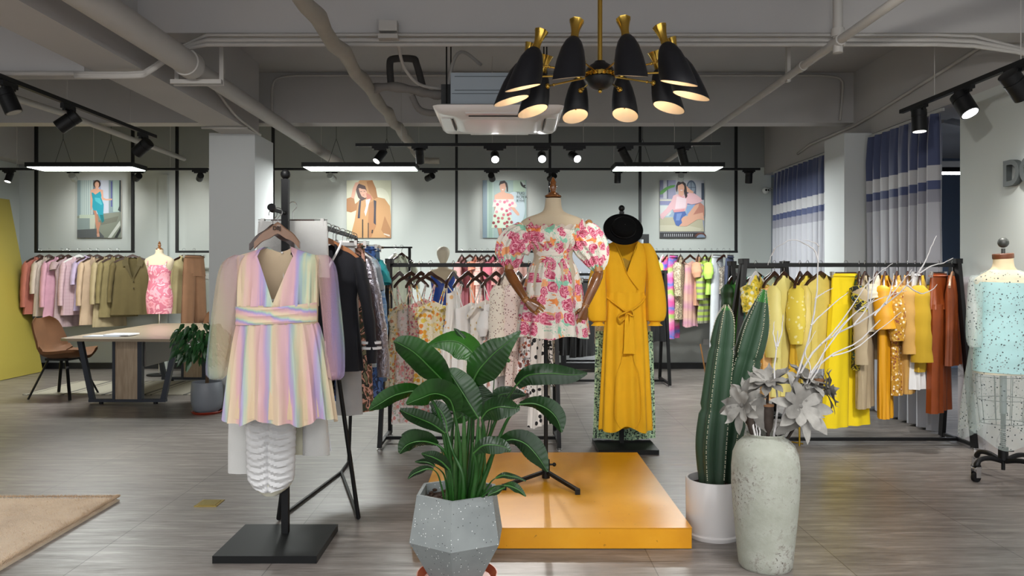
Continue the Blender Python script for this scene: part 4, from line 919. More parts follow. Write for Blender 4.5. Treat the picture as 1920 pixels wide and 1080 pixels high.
# --- pink clothes behind the floral rack, hung on the wide wall rail
GC = 'pink clothes on the wall rail behind the floral rack'
C_ = lambda px, kind, nm, cat, lb, ab, ang, yb, mat, **k: garment(kind, nm, cat, lb, ab, px, DB, ZR, ang, yb, mat, GC, **k)
C_(866, 'blouse', 'dress', 'dress', 'dusty pink dress partly behind the blue mannequin dress', 'dusty pink dress', 72, 640, fa('dusty pink', '#c99a98'), w=.2, sl=.25)
C_(881, 'strap', 'slip_dress', 'dress', 'mauve rose slip dress on the wall rail', 'mauve rose slip dress', 40, 640, fa('mauve rose', '#9d5f6a'), zt=-.2, hw=.17)
C_(892, 'blouse', 'long_dress', 'dress', 'salmon orange satin dress on the wall rail', 'salmon orange satin dress', 70, 660, satin('salmon satin', '#d98a70'), w=.2, sl=.1)
C_(903, 'blouse', 'dress', 'dress', 'pink and cream gingham dress on the wall rail', 'pink gingham dress', 68, 650, bands('pink gingham', '#e6c8bd', '#cf9a90', 26, wid=.4, plaid=True), w=.2, sl=.3)
C_(914, 'strap', 'slip_dress', 'dress', 'dark wine strappy dress on the wall rail', 'dark wine strappy dress', 35, 640, fa('wine cloth', '#8d4b57'), zt=-.22, hw=.16)
C_(925, 'blouse', 'dress', 'dress', 'raspberry pink ruffled dress on the wall rail', 'raspberry pink ruffled dress', 60, 640, fa('raspberry cloth', '#cf6f80'), w=.19, sl=.22, puff=.02)
C_(938, 'blouse', 'dress', 'dress', 'rosy ditsy print dress just beside the wooden arm', 'rosy ditsy print dress', 62, 650, dots('rosy ditsy', '#d79c96', ['#b9605e', '#efd3cb'], 60, .3), w=.2, sl=.3)
C_(968, 'blouse', 'dress', 'dress', 'faded rose blouse dress hidden behind the floral mannequin dress', 'faded rose blouse dress', 62, 640, fa('faded rose', '#d7aaa0'), w=.2, sl=.3)
# --- bright clothes on the other half of the wide wall rail
GD = 'bright clothes on the wall rail behind the cactus'
E_ = lambda px, kind, nm, cat, lb, ab, ang, yb, mat, **k: garment(kind, nm, cat, lb, ab, px, DB, ZR, ang, yb, mat, GD, **k)
E_(1231, 'strap', 'camisole', 'top', 'grey shiny camisole beside the yellow gown sleeve', 'grey shiny camisole', 55, 600, fa('grey sequins', '#8d8b86'), zt=-.2, hw=.2)
E_(1243, 'top', 'top', 'top', 'lime and pink tie-dye top at the start of the bright clothes', 'lime and pink tie-dye top', 60, 610, tiedye('lime pink dye', ['#b8e05a', '#f07a9a', '#3f9a6a', '#2f6aa8', '#b8e05a'], 5), w=.19, sl=.5, wood=M_hangw)
E_(1252, 'top', 'tie_dye_hoodie', 'top', 'rainbow tie-dye long sleeve top in blue, coral and lime', 'rainbow tie-dye top', 48, 588, tiedye('rainbow dye', ['#2f64c8', '#f0587c', '#f58a5a', '#9ae04c', '#2f7fd0', '#f0587c'], 4.2), w=.2, sl=.55)
E_(1262, 'pants', 'tie_dye_trousers', 'trousers', 'pink and lime tie-dye trousers behind the rainbow top', 'pink and lime tie-dye trousers', 55, 634, tiedye('pink lime dye', ['#4f86d6', '#e85aa0', '#f3a0c4', '#a9dc6a', '#e85aa0'], 6), w=.17)
E_(1276, 'top', 'sequin_tunic', 'top', 'beige sparkly sequin tunic next to the tie-dye tops', 'beige sparkly tunic', 60, 598, dots('beige sequin', '#a3937c', ['#e8d9b0', '#7c6d58'], 80, .35, .5), w=.19, sl=.45)
E_(1294, 'strap', 'slip_dress', 'dress', 'faded pink watercolour slip dress, longest of the bright clothes', 'faded pink slip dress', 35, 612, tiedye('watercolour pink', ['#d3a59a', '#c993a8', '#d8b0a0'], 8), zt=-.2, hw=.13, bw=.1, waist=.1, fold=.006)
E_(1310, 'top', 'cropped_top', 'top', 'peach puff sleeve cropped top on the wall rail', 'peach puff sleeve top', 62, 572, fa('peach crepe', '#cd9a7c'), w=.18, sl=.2, puff=.02)
E_(1322, 'top', 'striped_dress', 'dress', 'lime and grey striped mesh dress on the wall rail', 'lime and grey striped dress', 50, 605, bands('lime grey stripes', '#a9bf55', '#8c8a7c', 13, wid=.42), w=.2, sl=.5)
E_(1334, 'top', 'tulle_top', 'top', 'neon lime tulle top overlapping the striped dress', 'neon lime tulle top', 55, 552, fa('neon lime tulle', '#bfe86a'), w=.18, sl=.22, puff=.03)
E_(1345, 'pants', 'white_trousers', 'trousers', 'long white trousers hanging low on the wall rail', 'long white trousers', 50, 650, fa('white cotton', '#d8dde2'), w=.18)
E_(1357, 'strap', 'sequin_camisole', 'top', 'short silver-brown sequin camisole on the wall rail', 'silver-brown sequin camisole', 30, 552, dots('silver sequin', '#8f877c', ['#d7d0c4', '#6a6056'], 90, .35, .4), zt=-.26, hw=.13, bw=.11)
E_(1368, 'pants', 'dark_jeans', 'jeans', 'dark denim piece hanging at the end of the wall rail', 'dark denim piece', 55, 576, fa('dark denim', '#3f4760'), w=.14)

# ---------------------------------------------------------------- free racks
def rack(label, xl, xr, D, zr, df, dr, splay=(0, 0), bw=.055):
    """steel rack: rail at height zr between xl and xr, trapezoid end frames with feet at df (front) and dr (rear)"""
    t = thing('clothes_rack', label, 'clothes rack', ((xl+xr)/2, D, 0))
    MB().bar((xl, D, zr), (xr, D, zr), .03, .032).build('rail', M_black, t, True)
    MB().bar((xl+splay[0], (df+dr)/2, .04), (xr+splay[1], (df+dr)/2, .04), .025, .025).build('lower_bar', M_black, t, True)
    for x, s in ((xl, splay[0]), (xr, splay[1])):
        fr = MB(); fr.bar((x, D-.03, zr+.04), (x+s, df, .02), bw, .03, up=Vector((1, 0, 0)))
        fr.bar((x, D+.03, zr+.04), (x+s, dr, .02), bw, .03, up=Vector((1, 0, 0)))
        fr.box((x-.028, D-.055, zr+.01), (x+.028, D+.055, zr+.05)).bar((x+s, df, .04), (x+s, dr, .04), .025, .025)
        f = fr.build('end_frame', M_black, t, True)
        for d in (df, dr): MB().lathe((x+s, d, 0), [(.001, 0), (.022, 0), (.022, .012), (.008, .014), (.008, .03)], 12).build('levelling_foot', M_chrome, f, True)
    return t
D1, Z1 = 6.1, 1.418
rack('black steel clothes rack full of white and floral dresses behind the palm plant', -.93, .38, D1, Z1, 5.86, 6.4, (-.04, .02))
D2, Z2 = 6.06, 1.418
rack('black steel clothes rack full of yellow clothes by the striped curtains', 1.87, 3.54, D2, Z2, 5.86, 6.3, (-.16, .03))
GF = 'dresses on the floral rack'
ZH1 = Z1+.018
Fd = lambda px, kind, nm, cat, lb, ab, ang, yb, mat, **k: garment(kind, nm, cat, lb, ab, px, D1, ZH1, ang, yb, mat, GF, **k)
Fd(749, 'strap', 'floral_dress', 'dress', 'cream dress with red and yellow blossoms, first on the floral rack', 'cream red-blossom dress', 62, 725, floral('cream red blossoms', '#ede3c8', ['#e0735a', '#e8b65a', '#c98a6a', '#f0d9a0'], '#9aa07a', 38, .3), hw=.16, zt=-.36, ruffle=True)
Fd(770, 'strap', 'floral_dress', 'dress', 'white dress with pale pink blossoms, second on the floral rack', 'pale pink-blossom dress', 45, 790, floral('white pink blossoms', '#f2e9e6', ['#eab4b4', '#e79a94', '#d9c2b0', '#f2cfcf'], '#b7bfae', 34, .3), hw=.17, zt=-.38)
Fd(789, 'strap', 'floral_dress', 'dress', 'dense multicolour ditsy floral dress in pink and green', 'dense pink and green floral dress', 50, 735, floral('dense pink ditsy', '#e6cfc6', ['#d9727c', '#e79a94', '#b7667a', '#f0d0c0'], '#8fa57a', 52, .15), hw=.16, zt=-.33)
Fd(807, 'strap', 'ruffled_dress', 'dress', 'yellow and white dress with orange blossoms and ruffled straps', 'yellow orange-blossom dress', 42, 748, floral('yellow orange blossoms', '#f3ead0', ['#f0b03c', '#ef8f3c', '#e8d05a', '#f6df9a'], '#d9c75f', 28, .2), hw=.17, zt=-.35, ruffle=True)
Fd(850, 'strap', 'dotted_dress', 'dress', 'white organza dress with scattered orange dots', 'white orange-dot dress', 70, 760, dots('white orange dots', '#f4f1ec', ['#eda75a', '#f2c48a'], 17, .22, keep=.3), hw=.24, zt=-.24, bw=.1, wood=None)
Fd(877, 'strap', 'white_dress', 'dress', 'plain white strappy dress beside the dotted organza dress', 'plain white strappy dress', 48, 760, fa('white dress cotton', '#f1f0ef', dark=.03), hw=.2, zt=-.36)
Fd(905, 'strap', 'ruffled_dress', 'dress', 'white ruffled dress with metallic gold dots', 'white gold-dot ruffled dress', 42, 770, dots('white gold dots', '#f1ece4', ['#c9a864', '#d9c298'], 24, .2, keep=.3), hw=.22, zt=-.34, ruffle=True)
Fd(930, 'strap', 'puff_sleeve_dress', 'dress', 'white dress with flower border hem and drooping puff sleeves', 'white puff sleeve dress', 46, 745, floral('white rose border', '#f3f1f1', ['#e0746c', '#d95a5a', '#3a3436', '#eab0a4'], '#f3f1f1', 17, .6), hw=.2, zt=-.33, mat2=fa('white dress cotton', '#f1f0ef'), puffs=True)
Fd(948, 'blouse', 'long_sleeve_dress', 'dress', 'cream long sleeve dress with tiny dark specks', 'cream speckled dress', 66, 700, dots('cream specks', '#efe6d8', ['#6a4a44', '#8a5a50'], 62, .2, keep=.15), w=.19, sl=.62, r1=.05, puff=.02, flare=1.1, vd=.04)
Fd(972, 'blouse', 'long_sleeve_dress', 'dress', 'blush long sleeve dress with tiny dark specks, nearest the wooden hand', 'blush speckled dress', 64, 752, dots('blush specks', '#ecd9d2', ['#6a3a3c', '#8a5050'], 58, .2, keep=.1), w=.2, sl=.5, r1=.05, puff=.02, flare=1.15, vd=.04)
Fd(993, 'strap', 'floral_dress', 'dress', 'off-white dress with brown and rust flowers below the rose mannequin dress', 'off-white brown-flower dress', 62, 735, floral('white rust flowers', '#eeeaea', ['#b5604a', '#6f3f3a', '#8a8f96', '#d99a84'], '#77706c', 36, .25), hw=.15)
Fd(1012, 'strap', 'polka_dot_dress', 'dress', 'white dress with large black polka dots behind the stand pole', 'black polka dot dress', 64, 795, dots('black polka dots', '#efeae4', ['#151518'], 17, .21), hw=.15)
Fd(1030, 'strap', 'polka_dot_dress', 'dress', 'white dress with black leaf shapes, last on the floral rack', 'black leaf-shape dress', 72, 720, blotch('black leaf shapes', ['#efeae4', '#efeae4', '#151518', '#efeae4'], 16), hw=.12)

GY = 'clothes on the yellow rack'
ZH2 = Z2+.018
Y_ = lambda px, kind, nm, cat, lb, ab, ang, yb, mat, **k: garment(kind, nm, cat, lb, ab, px, D2, ZH2, ang, yb, mat, GY, **k)
Y_(1417, 'top', 'printed_top', 'top', 'yellow top with green flower print, first on the yellow rack', 'yellow green-print top', 48, 700, floral('yellow green flowers', '#e3c93a', ['#8c8a30', '#f3e79a', '#b9a020', '#d9d9c0'], '#a39a2c', 34, .3), w=.18, sl=.2, wood=M_hangw)
Y_(1452, 'strap', 'peach_dress', 'dress', 'peach dress with glittering diamond lattice lines', 'peach lattice dress', 38, 745, bands('peach lattice', '#e9b878', '#dba063', 20, wid=.1, plaid=True), zt=-.2, hw=.15, bw=.14, waist=.13, fold=.008)
Y_(1470, 'blouse', 'organza_dress', 'dress', 'pale lemon organza dress with a round high neck', 'pale lemon organza dress', 40, 740, sheer('lemon organza', '#efe28a', .93), w=.19, sl=.55, r0=.06, r1=.06, puff=.02, vd=.03, nu=.3)
Y_(1500, 'strap', 'yellow_dress', 'dress', 'deep yellow dress with open V front and dark hanger showing', 'deep yellow V-front dress', 52, 700, fa('deep yellow crepe', '#e3b733'), zt=-.2, hw=.15, bw=.14, vd=.1)
Y_(1514, 'blouse', 'dotted_blouse', 'blouse', 'yellow sheer blouse with pale dots and drooping sleeves', 'yellow pale-dot blouse', 38, 690, dots('yellow pale dots', '#e6cf4e', ['#f2e6a0'], 26, .2), w=.19, sl=.45, puff=.03, vd=.2)
Y_(1539, 'blouse', 'satin_blouse', 'blouse', 'soft yellow satin blouse with long gathered sleeve', 'soft yellow satin blouse', 28, 690, satin('soft yellow satin', '#e2cc68'), w=.22, sl=.72, puff=.035, r1=.03, cuff=.03, vd=.04)
Y_(1586, 'pants', 'yellow_trousers', 'trousers', 'bright lemon yellow wide-leg trousers clipped by the waist', 'bright lemon trousers', 22, 798, fa('bright lemon cloth', '#f6d914', dark=.04), w=.165, leg=.66, legb=.9, spread=.05, fold=.012)
Y_(1611, 'blouse', 'black_print_shirt', 'shirt', 'black shirt with yellow leaf print between trousers and trench coat', 'black leaf-print shirt', 60, 690, blotch('black yellow leaves', ['#17191a', '#26282a', '#b9a832', '#17191a', '#2f5f6a'], 22), w=.18, sl=.2)
Y_(1622, 'jacket', 'trench_coat', 'coat', 'taupe belted trench coat with long hanging belt', 'taupe trench coat', 52, 762, fa('taupe cotton', '#b3a284'), w=.22, sl=.6, flare=.8, vd=.2)
Y_(1645, 'blouse', 'organza_blouse', 'top', 'sheer off-white gathered top between taupe coat and orange-yellow coat', 'sheer off-white top', 45, 620, fa('off white organza', '#ccc4ae'), w=.16, sl=.1)
Y_(1660, 'jacket', 'leather_coat', 'coat', 'orange-yellow leather coat with long straight panel', 'orange-yellow leather coat', 55, 782, plain('orange yellow leather', '#dc9c14', .55, bump=.1), w=.2, sl=.33, r1=.075, flare=.6, vd=.2)
Y_(1682, 'blouse', 'floral_blouse', 'blouse', 'mustard blouse sprinkled with tiny white blossoms', 'mustard blossom blouse', 56, 738, floral('mustard blossoms', '#b8861c', ['#f0e2c8', '#8a4a2a', '#d9b060', '#b8861c'], '#a37414', 60, .3), w=.2, sl=.42, puff=.02, flare=.7)
Y_(1702, 'blouse', 'tan_sweater', 'sweater', 'tan long sleeve knit behind the mustard jacket', 'tan long sleeve knit', 58, 735, fa('tan knit', '#c99d55'), w=.2, sl=.52, flare=.7)
Y_(1727, 'blouse', 'mustard_jacket', 'jacket', 'mustard collarless jacket with smooth wide sleeve', 'mustard collarless jacket', 56, 693, fa('mustard wool', '#b8951d', dark=.05), w=.21, sl=.58, r0=.075, r1=.075, out=.07, vd=.06)
Y_(1716, 'skirt', 'white_skirt', 'skirt', 'crumpled white sheer hem hanging below the mustard jacket', 'crumpled white skirt', 56, 726, sheer('white sheer', '#e9e9ea', .9), w=.17, fold=.02, flare=1.1)
Y_(1760, 'pants', 'satin_trousers', 'trousers', 'rust brown satin trousers with gathered waistband', 'rust satin trousers', 42, 770, satin('rust satin', '#8e4217'), w=.175, leg=.6, legb=.62, fold=.012, hip=1.2)
Y_(1786, 'top', 'rust_top', 'top', 'sleeveless rust top at the end of the yellow rack', 'sleeveless rust top', 48, 683, satin('rust cloth', '#86401b'), w=.18, sl=0, nu=.4, flare=.95, wood=M_hang2)

# --- rack running away from the camera, dark clothes
def leftrack():
    zr = 1.606; n0 = Vector((-1.0, 4.05, zr)); n1 = Vector((-1.078, 5.5, zr))
    t = thing('clothes_rack', 'slim black rack with dark and denim clothes running away behind the rainbow dress', 'clothes rack', (-1.04, 4.8, 0))
    MB().bar(n0, n1, .022, .022).build('rail', M_black, t, True)
    f1 = F(522, 977); f2 = F(672, 975); M_ = F(640, 888); far = F(654, 868)
    MB().tube([n0, f1+Vector((0, 0, .012))], .012, 8).build('near_leg', M_black, t, True)
    MB().tube([n0, f2+Vector((0, 0, .012))], .012, 8).build('near_leg', M_black, t, True)
    MB().tube([n1, (n1.x, n1.y, 1.5), far+Vector((0, 0, .012))], .012, 8).build('far_post', M_black, t, True)
    z = Vector((0, 0, .012))
    MB().tube([f1+z, M_+z, far+z], .010, 8).tube([f2+z, M_+z], .010, 8).build('floor_bar', M_black, t, True)
    return n0, n1
N0, N1 = leftrack()
def cuff_stripes(t):
    w_ = plain('white knit trim', '#dfe0e2', .8)
    for sl in [c for c in t.children if c.name.startswith('sleeve')]:
        vs = [v.co for v in sl.data.vertices]; zb = min(v.z for v in vs)
        for dz in (.085, .115):
            ring = [v for v in vs if abs(v.z-(zb+dz)) < .03]; cx_ = sum(v.x for v in ring)/len(ring); cy_ = sum(v.y for v in ring)/len(ring)
            MB().tube([(cx_, cy_, zb+dz), (cx_, cy_, zb+dz+.014)], .056, 20, 0, False, 1).build('cuff_stripe', w_, sl)
            st = sl.children[-1]; st.scale = (1, 1, 1)
            for v in st.data.vertices: v.co.y = cy_+(v.co.y-cy_)*.68
    MB().tube(spline([(-.075, -.0, -.085), (-.06, -.05, -.13), (0, -.075, -.245)], 10), .007, 6).tube(spline([(.075, -.0, -.085), (.06, -.05, -.13), (0, -.075, -.245)], 10), .007, 6).build('collar_trim', w_, t)
def ra(s): p = N0+(N1-N0)*s; return p
GL = 'dark and denim clothes on the slim rack'
def L_(s, kind, nm, cat, lb, ab, ang, ybot, mat, **k):
    p = ra(s); return garment(kind, nm, cat, lb, ab, 0, p.y, p.z+.013, ang, ybot, mat, GL, X=p.x, **k)
L_(.40, 'pants', 'camouflage_trousers', 'trousers', 'camouflage trousers peeking out below the rainbow dress sleeve', 'camouflage trousers', 8, 772, blotch('camo', ['#2f3a2c', '#6a4a36', '#c99a8a', '#26241f', '#7a7a60'], 18), w=.2)
vj = L_(.22, 'top', 'varsity_jacket', 'jacket', 'navy jacket with white collar edge and two white cuff stripes', 'navy jacket', 12, 696, fa('navy knit', '#0b0d18', dark=.2, bump=.1), w=.2, sl=.60, r0=.065, r1=.045, vd=.16, wood=plain('orange hanger wood', '#9a6238', .4), depth=.06, out=.08, fwd=-.05)
cuff_stripes(vj)
L_(.34, 'pants', 'grey_shorts', 'shorts', 'light grey sweat shorts hanging under the navy jacket', 'light grey sweat shorts', 12, 778, fa('heather grey', '#a7a7a8'), w=.15, wood=M_hangw)
L_(.42, 'top', 'silver_jacket', 'jacket', 'crinkled silver metallic jacket behind the navy jacket', 'silver metallic jacket', 16, 702, foil('silver foil', '#a9a6b2'), w=.215, sl=.72, r0=.07, r1=.06, flare=1.0, out=.1, depth=.06)
L_(.58, 'top', 'denim_shirt', 'shirt', 'pale washed denim shirt between the metallic and blue tops', 'pale denim shirt', 20, 690, fa('pale denim', '#aab9c4'), w=.215, sl=.2, wood=M_hangw)
L_(.70, 'top', 'tie_dye_shirt', 'shirt', 'sky blue tie-dye long top on the slim rack', 'sky blue tie-dye top', 22, 690, blotch('sky dye', ['#7ea8dc', '#6a98d6', '#a9cbe8', '#89b6e4', '#5a86cc'], 12, detail=4), w=.215, sl=.5, out=.06)
L_(.76, 'pants', 'camouflage_jeans', 'jeans', 'blue blotched denim trousers below the tie-dye top', 'blue blotched denim', 20, 748, blotch('denim camo', ['#2b3f66', '#3f62a0', '#26324f', '#5a7ab8'], 16), w=.21)
L_(.84, 'top', 'turquoise_shirt', 't-shirt', 'turquoise t-shirt near the far end of the slim rack', 'turquoise t-shirt', 24, 640, fa('turquoise jersey', '#35aeb6'), w=.215, sl=.16, r1=.07)
L_(.93, 'pants', 'blue_jeans', 'jeans', 'plain mid-blue jeans at the far end of the slim rack', 'mid-blue jeans', 26, 718, fa('mid denim', '#55708c'), w=.215)

# --- small racks further back
def backracks():
    t = thing('clothes_rack', 'thin black rack with white clothes in front of the hooded coat picture wall', 'clothes rack', P(720, 700, 8.6))
    z = EYE+(513-464)*8.6/FX
    a = P(640, 464, 8.6); b = P(773, 464, 8.6)
    MB().bar(a, b, .018).build('rail', M_black, t, True)
    for p in (a+Vector((.1, 0, 0)), b-Vector((.03, 0, 0))):
        MB().bar(p, (p.x, p.y, .02), .03, .02).bar((p.x, p.y-.25, .02), (p.x, p.y+.25, .02), .025).build('end_frame', M_black, t, True)
    g = 'white clothes on the thin rack'
    garment('blouse', 'white_dress', 'dress', 'long cream dress hanging on the thin rack behind the floral rack', 'long cream dress', 741, 8.6, z+.01, 60, 700, fa('cream cloth', '#dcd9c8'), g, w=.18, sl=.3, wood=M_hangw)
    garment('blouse', 'white_blouse', 'blouse', 'pale green-white sheer blouse on the thin rack behind the floral rack', 'pale sheer blouse', 753, 8.6, z+.01, 40, 620, fa('pale green cloth', '#d5dcc6'), g, w=.17, sl=.3)
    # dark rack behind the yellow gown
    zr = 1.34; D = 9.4; x0 = (1030-CX)*D/FX; x1 = (1246-CX)*D/FX
    rack('black rack of black clothes standing behind the yellow gown', x0, x1, D, zr, 9.1, 9.7, (0, 0), .06)
    g = 'black clothes behind the yellow gown'
    for i, (px, lb, yb) in enumerate(((1056, 'black pleated skirt nearest the rack post beside the rose mannequin dress', 656), (1072, 'black gathered skirt second on the dark rack', 664), (1090, 'black skirt hanging third on the dark rack', 668), (1106, 'black skirt hanging beside the gown sleeve', 666), (1232, 'long black dress beyond the gown cuff', 640))):
        garment('skirt' if i < 4 else 'strap', 'black_skirt' if i < 4 else 'black_dress', 'skirt' if i < 4 else 'dress', lb, lb.split(' hanging')[0].split(' nearest')[0].split(' second')[0]+' %s' % ('by the post', 'second along', 'third along', 'by the gown sleeve', '')[i], px, D, zr+.018, 50, yb, fa('black crepe', '#121214', bump=.1), g, w=.2, fold=.015, **({'zt': -.16, 'hw': .18} if i == 4 else {}))
    # rack with green and cyan clothes behind the yellow rack
    D = 7.0; zr = EYE+(513-500)*D/FX
    rack('black rack of green and blue clothes close behind the yellow rack', (1372-CX)*D/FX, (1471-CX)*D/FX, D, zr, 6.72, 7.28, (0, 0))
    g = 'green and blue clothes behind the yellow rack'
    garment('blouse', 'dark_green_jacket', 'jacket', 'dark green jacket beside the left post of the yellow rack', 'dark green jacket', 1378, D, zr+.018, 50, 632, satin('dark green satin', '#234a26'), g, w=.2, sl=.5)
    garment('blouse', 'green_shirt', 'shirt', 'leaf green shirt seen just behind the dark green jacket', 'leaf green shirt', 1392, D, zr+.018, 50, 645, fa('leaf green', '#3f8a34'), g, w=.2, sl=.5, wood=M_hangw)
    garment('top', 'turquoise_shirt', 'top', 'light turquoise top seen through the gap beside the yellow print top', 'light turquoise top', 1420, D, zr+.018, 25, 600, fa('light turquoise', '#77cdd8'), g, w=.2, sl=.2)
    garment('top', 'mint_top', 'top', 'pale mint top seen above the peach lattice dress', 'pale mint top', 1448, D, zr+.018, 25, 600, fa('pale mint', '#cfe0c8'), g, w=.2, sl=.2)
backracks()
# ---------------------------------------------------------------- platform
t = thing('display_platform', 'low yellow painted display platform under the central mannequin', 'platform', (.22, 4.55, 0))
m, tt, b = newmat('yellow platform paint'); nn = noise_(tt, coords(tt), 2.5, 5, .6); n2 = noise_(tt, coords(tt, (1, 1, 1)), 40, 2)
c = ramp(tt, nn, [(.3, '#d38d12'), (.55, '#dd9a1c'), (.8, '#e6a62c')]); c = mixc(tt, mth(tt, 'MULTIPLY', mth(tt, 'GREATER_THAN', n2, .735), .5), c, '#7a4d10')
tt.links.new(c, b.inputs['Base Color']); b.inputs['Roughness'].default_value = .3
mb = MB(); mb.box((-.465, 3.76, .004), (.906, 5.34, .1045)); mb.build('deck', m, t, True)
MB().box((-.466, 3.757, .1045), (.908, 5.342, .1065)).build('top_sheet', m, t, True)
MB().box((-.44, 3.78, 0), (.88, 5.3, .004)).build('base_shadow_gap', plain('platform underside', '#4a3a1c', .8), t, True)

# ---------------------------------------------------------------- wooden mannequin parts
M_wood = plain('varnished mannequin wood', '#7f4d22', .22, coat=.6, var=.3, vscale=18)
M_wood2 = plain('pale mannequin wood', '#a5713c', .25, coat=.6, var=.2, vscale=20)
M_linen = plain('cream linen torso', '#c4b59b', .85, bump=.3, bscale=500, sheen=.2)
def torso_ring(cx, cy, z, hw, hd, n=40, sq=1.0, tilt=0):
    return [Vector((cx+hw*(abs(math.cos(a))**sq)*(1 if math.cos(a) >= 0 else -1), cy+hd*(abs(math.sin(a))**sq)*(1 if math.sin(a) >= 0 else -1), z)) for a in [2*PI*i/n for i in range(n)]]
def torso(mb, cx, cy, tab, n=40):
    """tab rows: (z, half width, half depth)"""
    q = spline(tab, len(tab)*4)
    mb.rings([torso_ring(cx, cy, z, hw, hd, n, .9) for z, hw, hd in q], 0, True); return mb
def finial(t, c, s=1.0, mat=None):
    mb = MB(); mb.lathe(c, [(.045*s, 0), (.047*s, .004*s), (.045*s, .010*s), (.036*s, .014*s), (.03*s, .02*s), (.022*s, .026*s), (.014*s, .032*s), (.018*s, .045*s), (.021*s, .06*s), (.015*s, .074*s), (.019*s, .082*s), (.013*s, .092*s), (.011*s, .10*s), (.006*s, .108*s), (.001, .112*s)], 28)
    return mb.build('neck_finial', mat or M_wood, t, True)
def hand(t, wrist, direc, palm_n, side, L=.155, mat=None):
    """jointed wooden hand: direc = towards the fingers, palm_n = palm normal, side = +1/-1 thumb side"""
    mat = mat or M_wood; d = Vector(direc).normalized(); n = Vector(palm_n); n = (n-d*n.dot(d)).normalized(); s = d.cross(n)*side
    w = Vector(wrist); pl = L*.5
    mb = MB(); rg = []
    for k, (u, hw, th) in enumerate(((0, .018, .016), (.12, .023, .016), (.35, .032, .016), (.7, .038, .014), (.95, .036, .011), (1.0, .03, .006))):
        p = w+d*pl*u; rg.append([p+s*hw*math.cos(a)+n*th*math.sin(a) for a in [2*PI*i/16 for i in range(16)]])
    mb.rings(rg); hd_ = mb.build('hand_palm', mat, t, True)
    for i, (off, ln) in enumerate(((.028, .9), (.0095, 1.0), (-.0095, .95), (-.027, .76))):
        f = MB(); p = w+d*pl*.96+s*off; dd = d.copy(); seg = L*.175*ln
        for j in range(3):
            ang = math.radians((18, 34, 30)[j]+4*i); dd = (dd*math.cos(ang)+n*math.sin(ang)).normalized(); q = p+dd*seg*(1, .8, .65)[j]
            f.tube([p, p+(q-p)*.08, p+(q-p)*.5, p+(q-p)*.92, q], [.0055, .0085-.0006*j, .0088-.0008*j, .008-.0008*j, .005], 10); p = q
        f.build('finger', M_wood2 if mat is M_wood else mat, t, True)
    th = MB(); p = w+d*pl*.3+s*.028; dd = (d*.7+s*.65+n*.25).normalized()
    for j in range(2):
        q = p+dd*L*.17; th.tube([p, p+(q-p)*.1, p+(q-p)*.5, p+(q-p)*.92, q], [.006, .0105-.001*j, .011-.001*j, .009, .005], 10); p = q; dd = (dd*.8+d*.4+n*.3).normalized()
    th.build('thumb', mat, t, True)

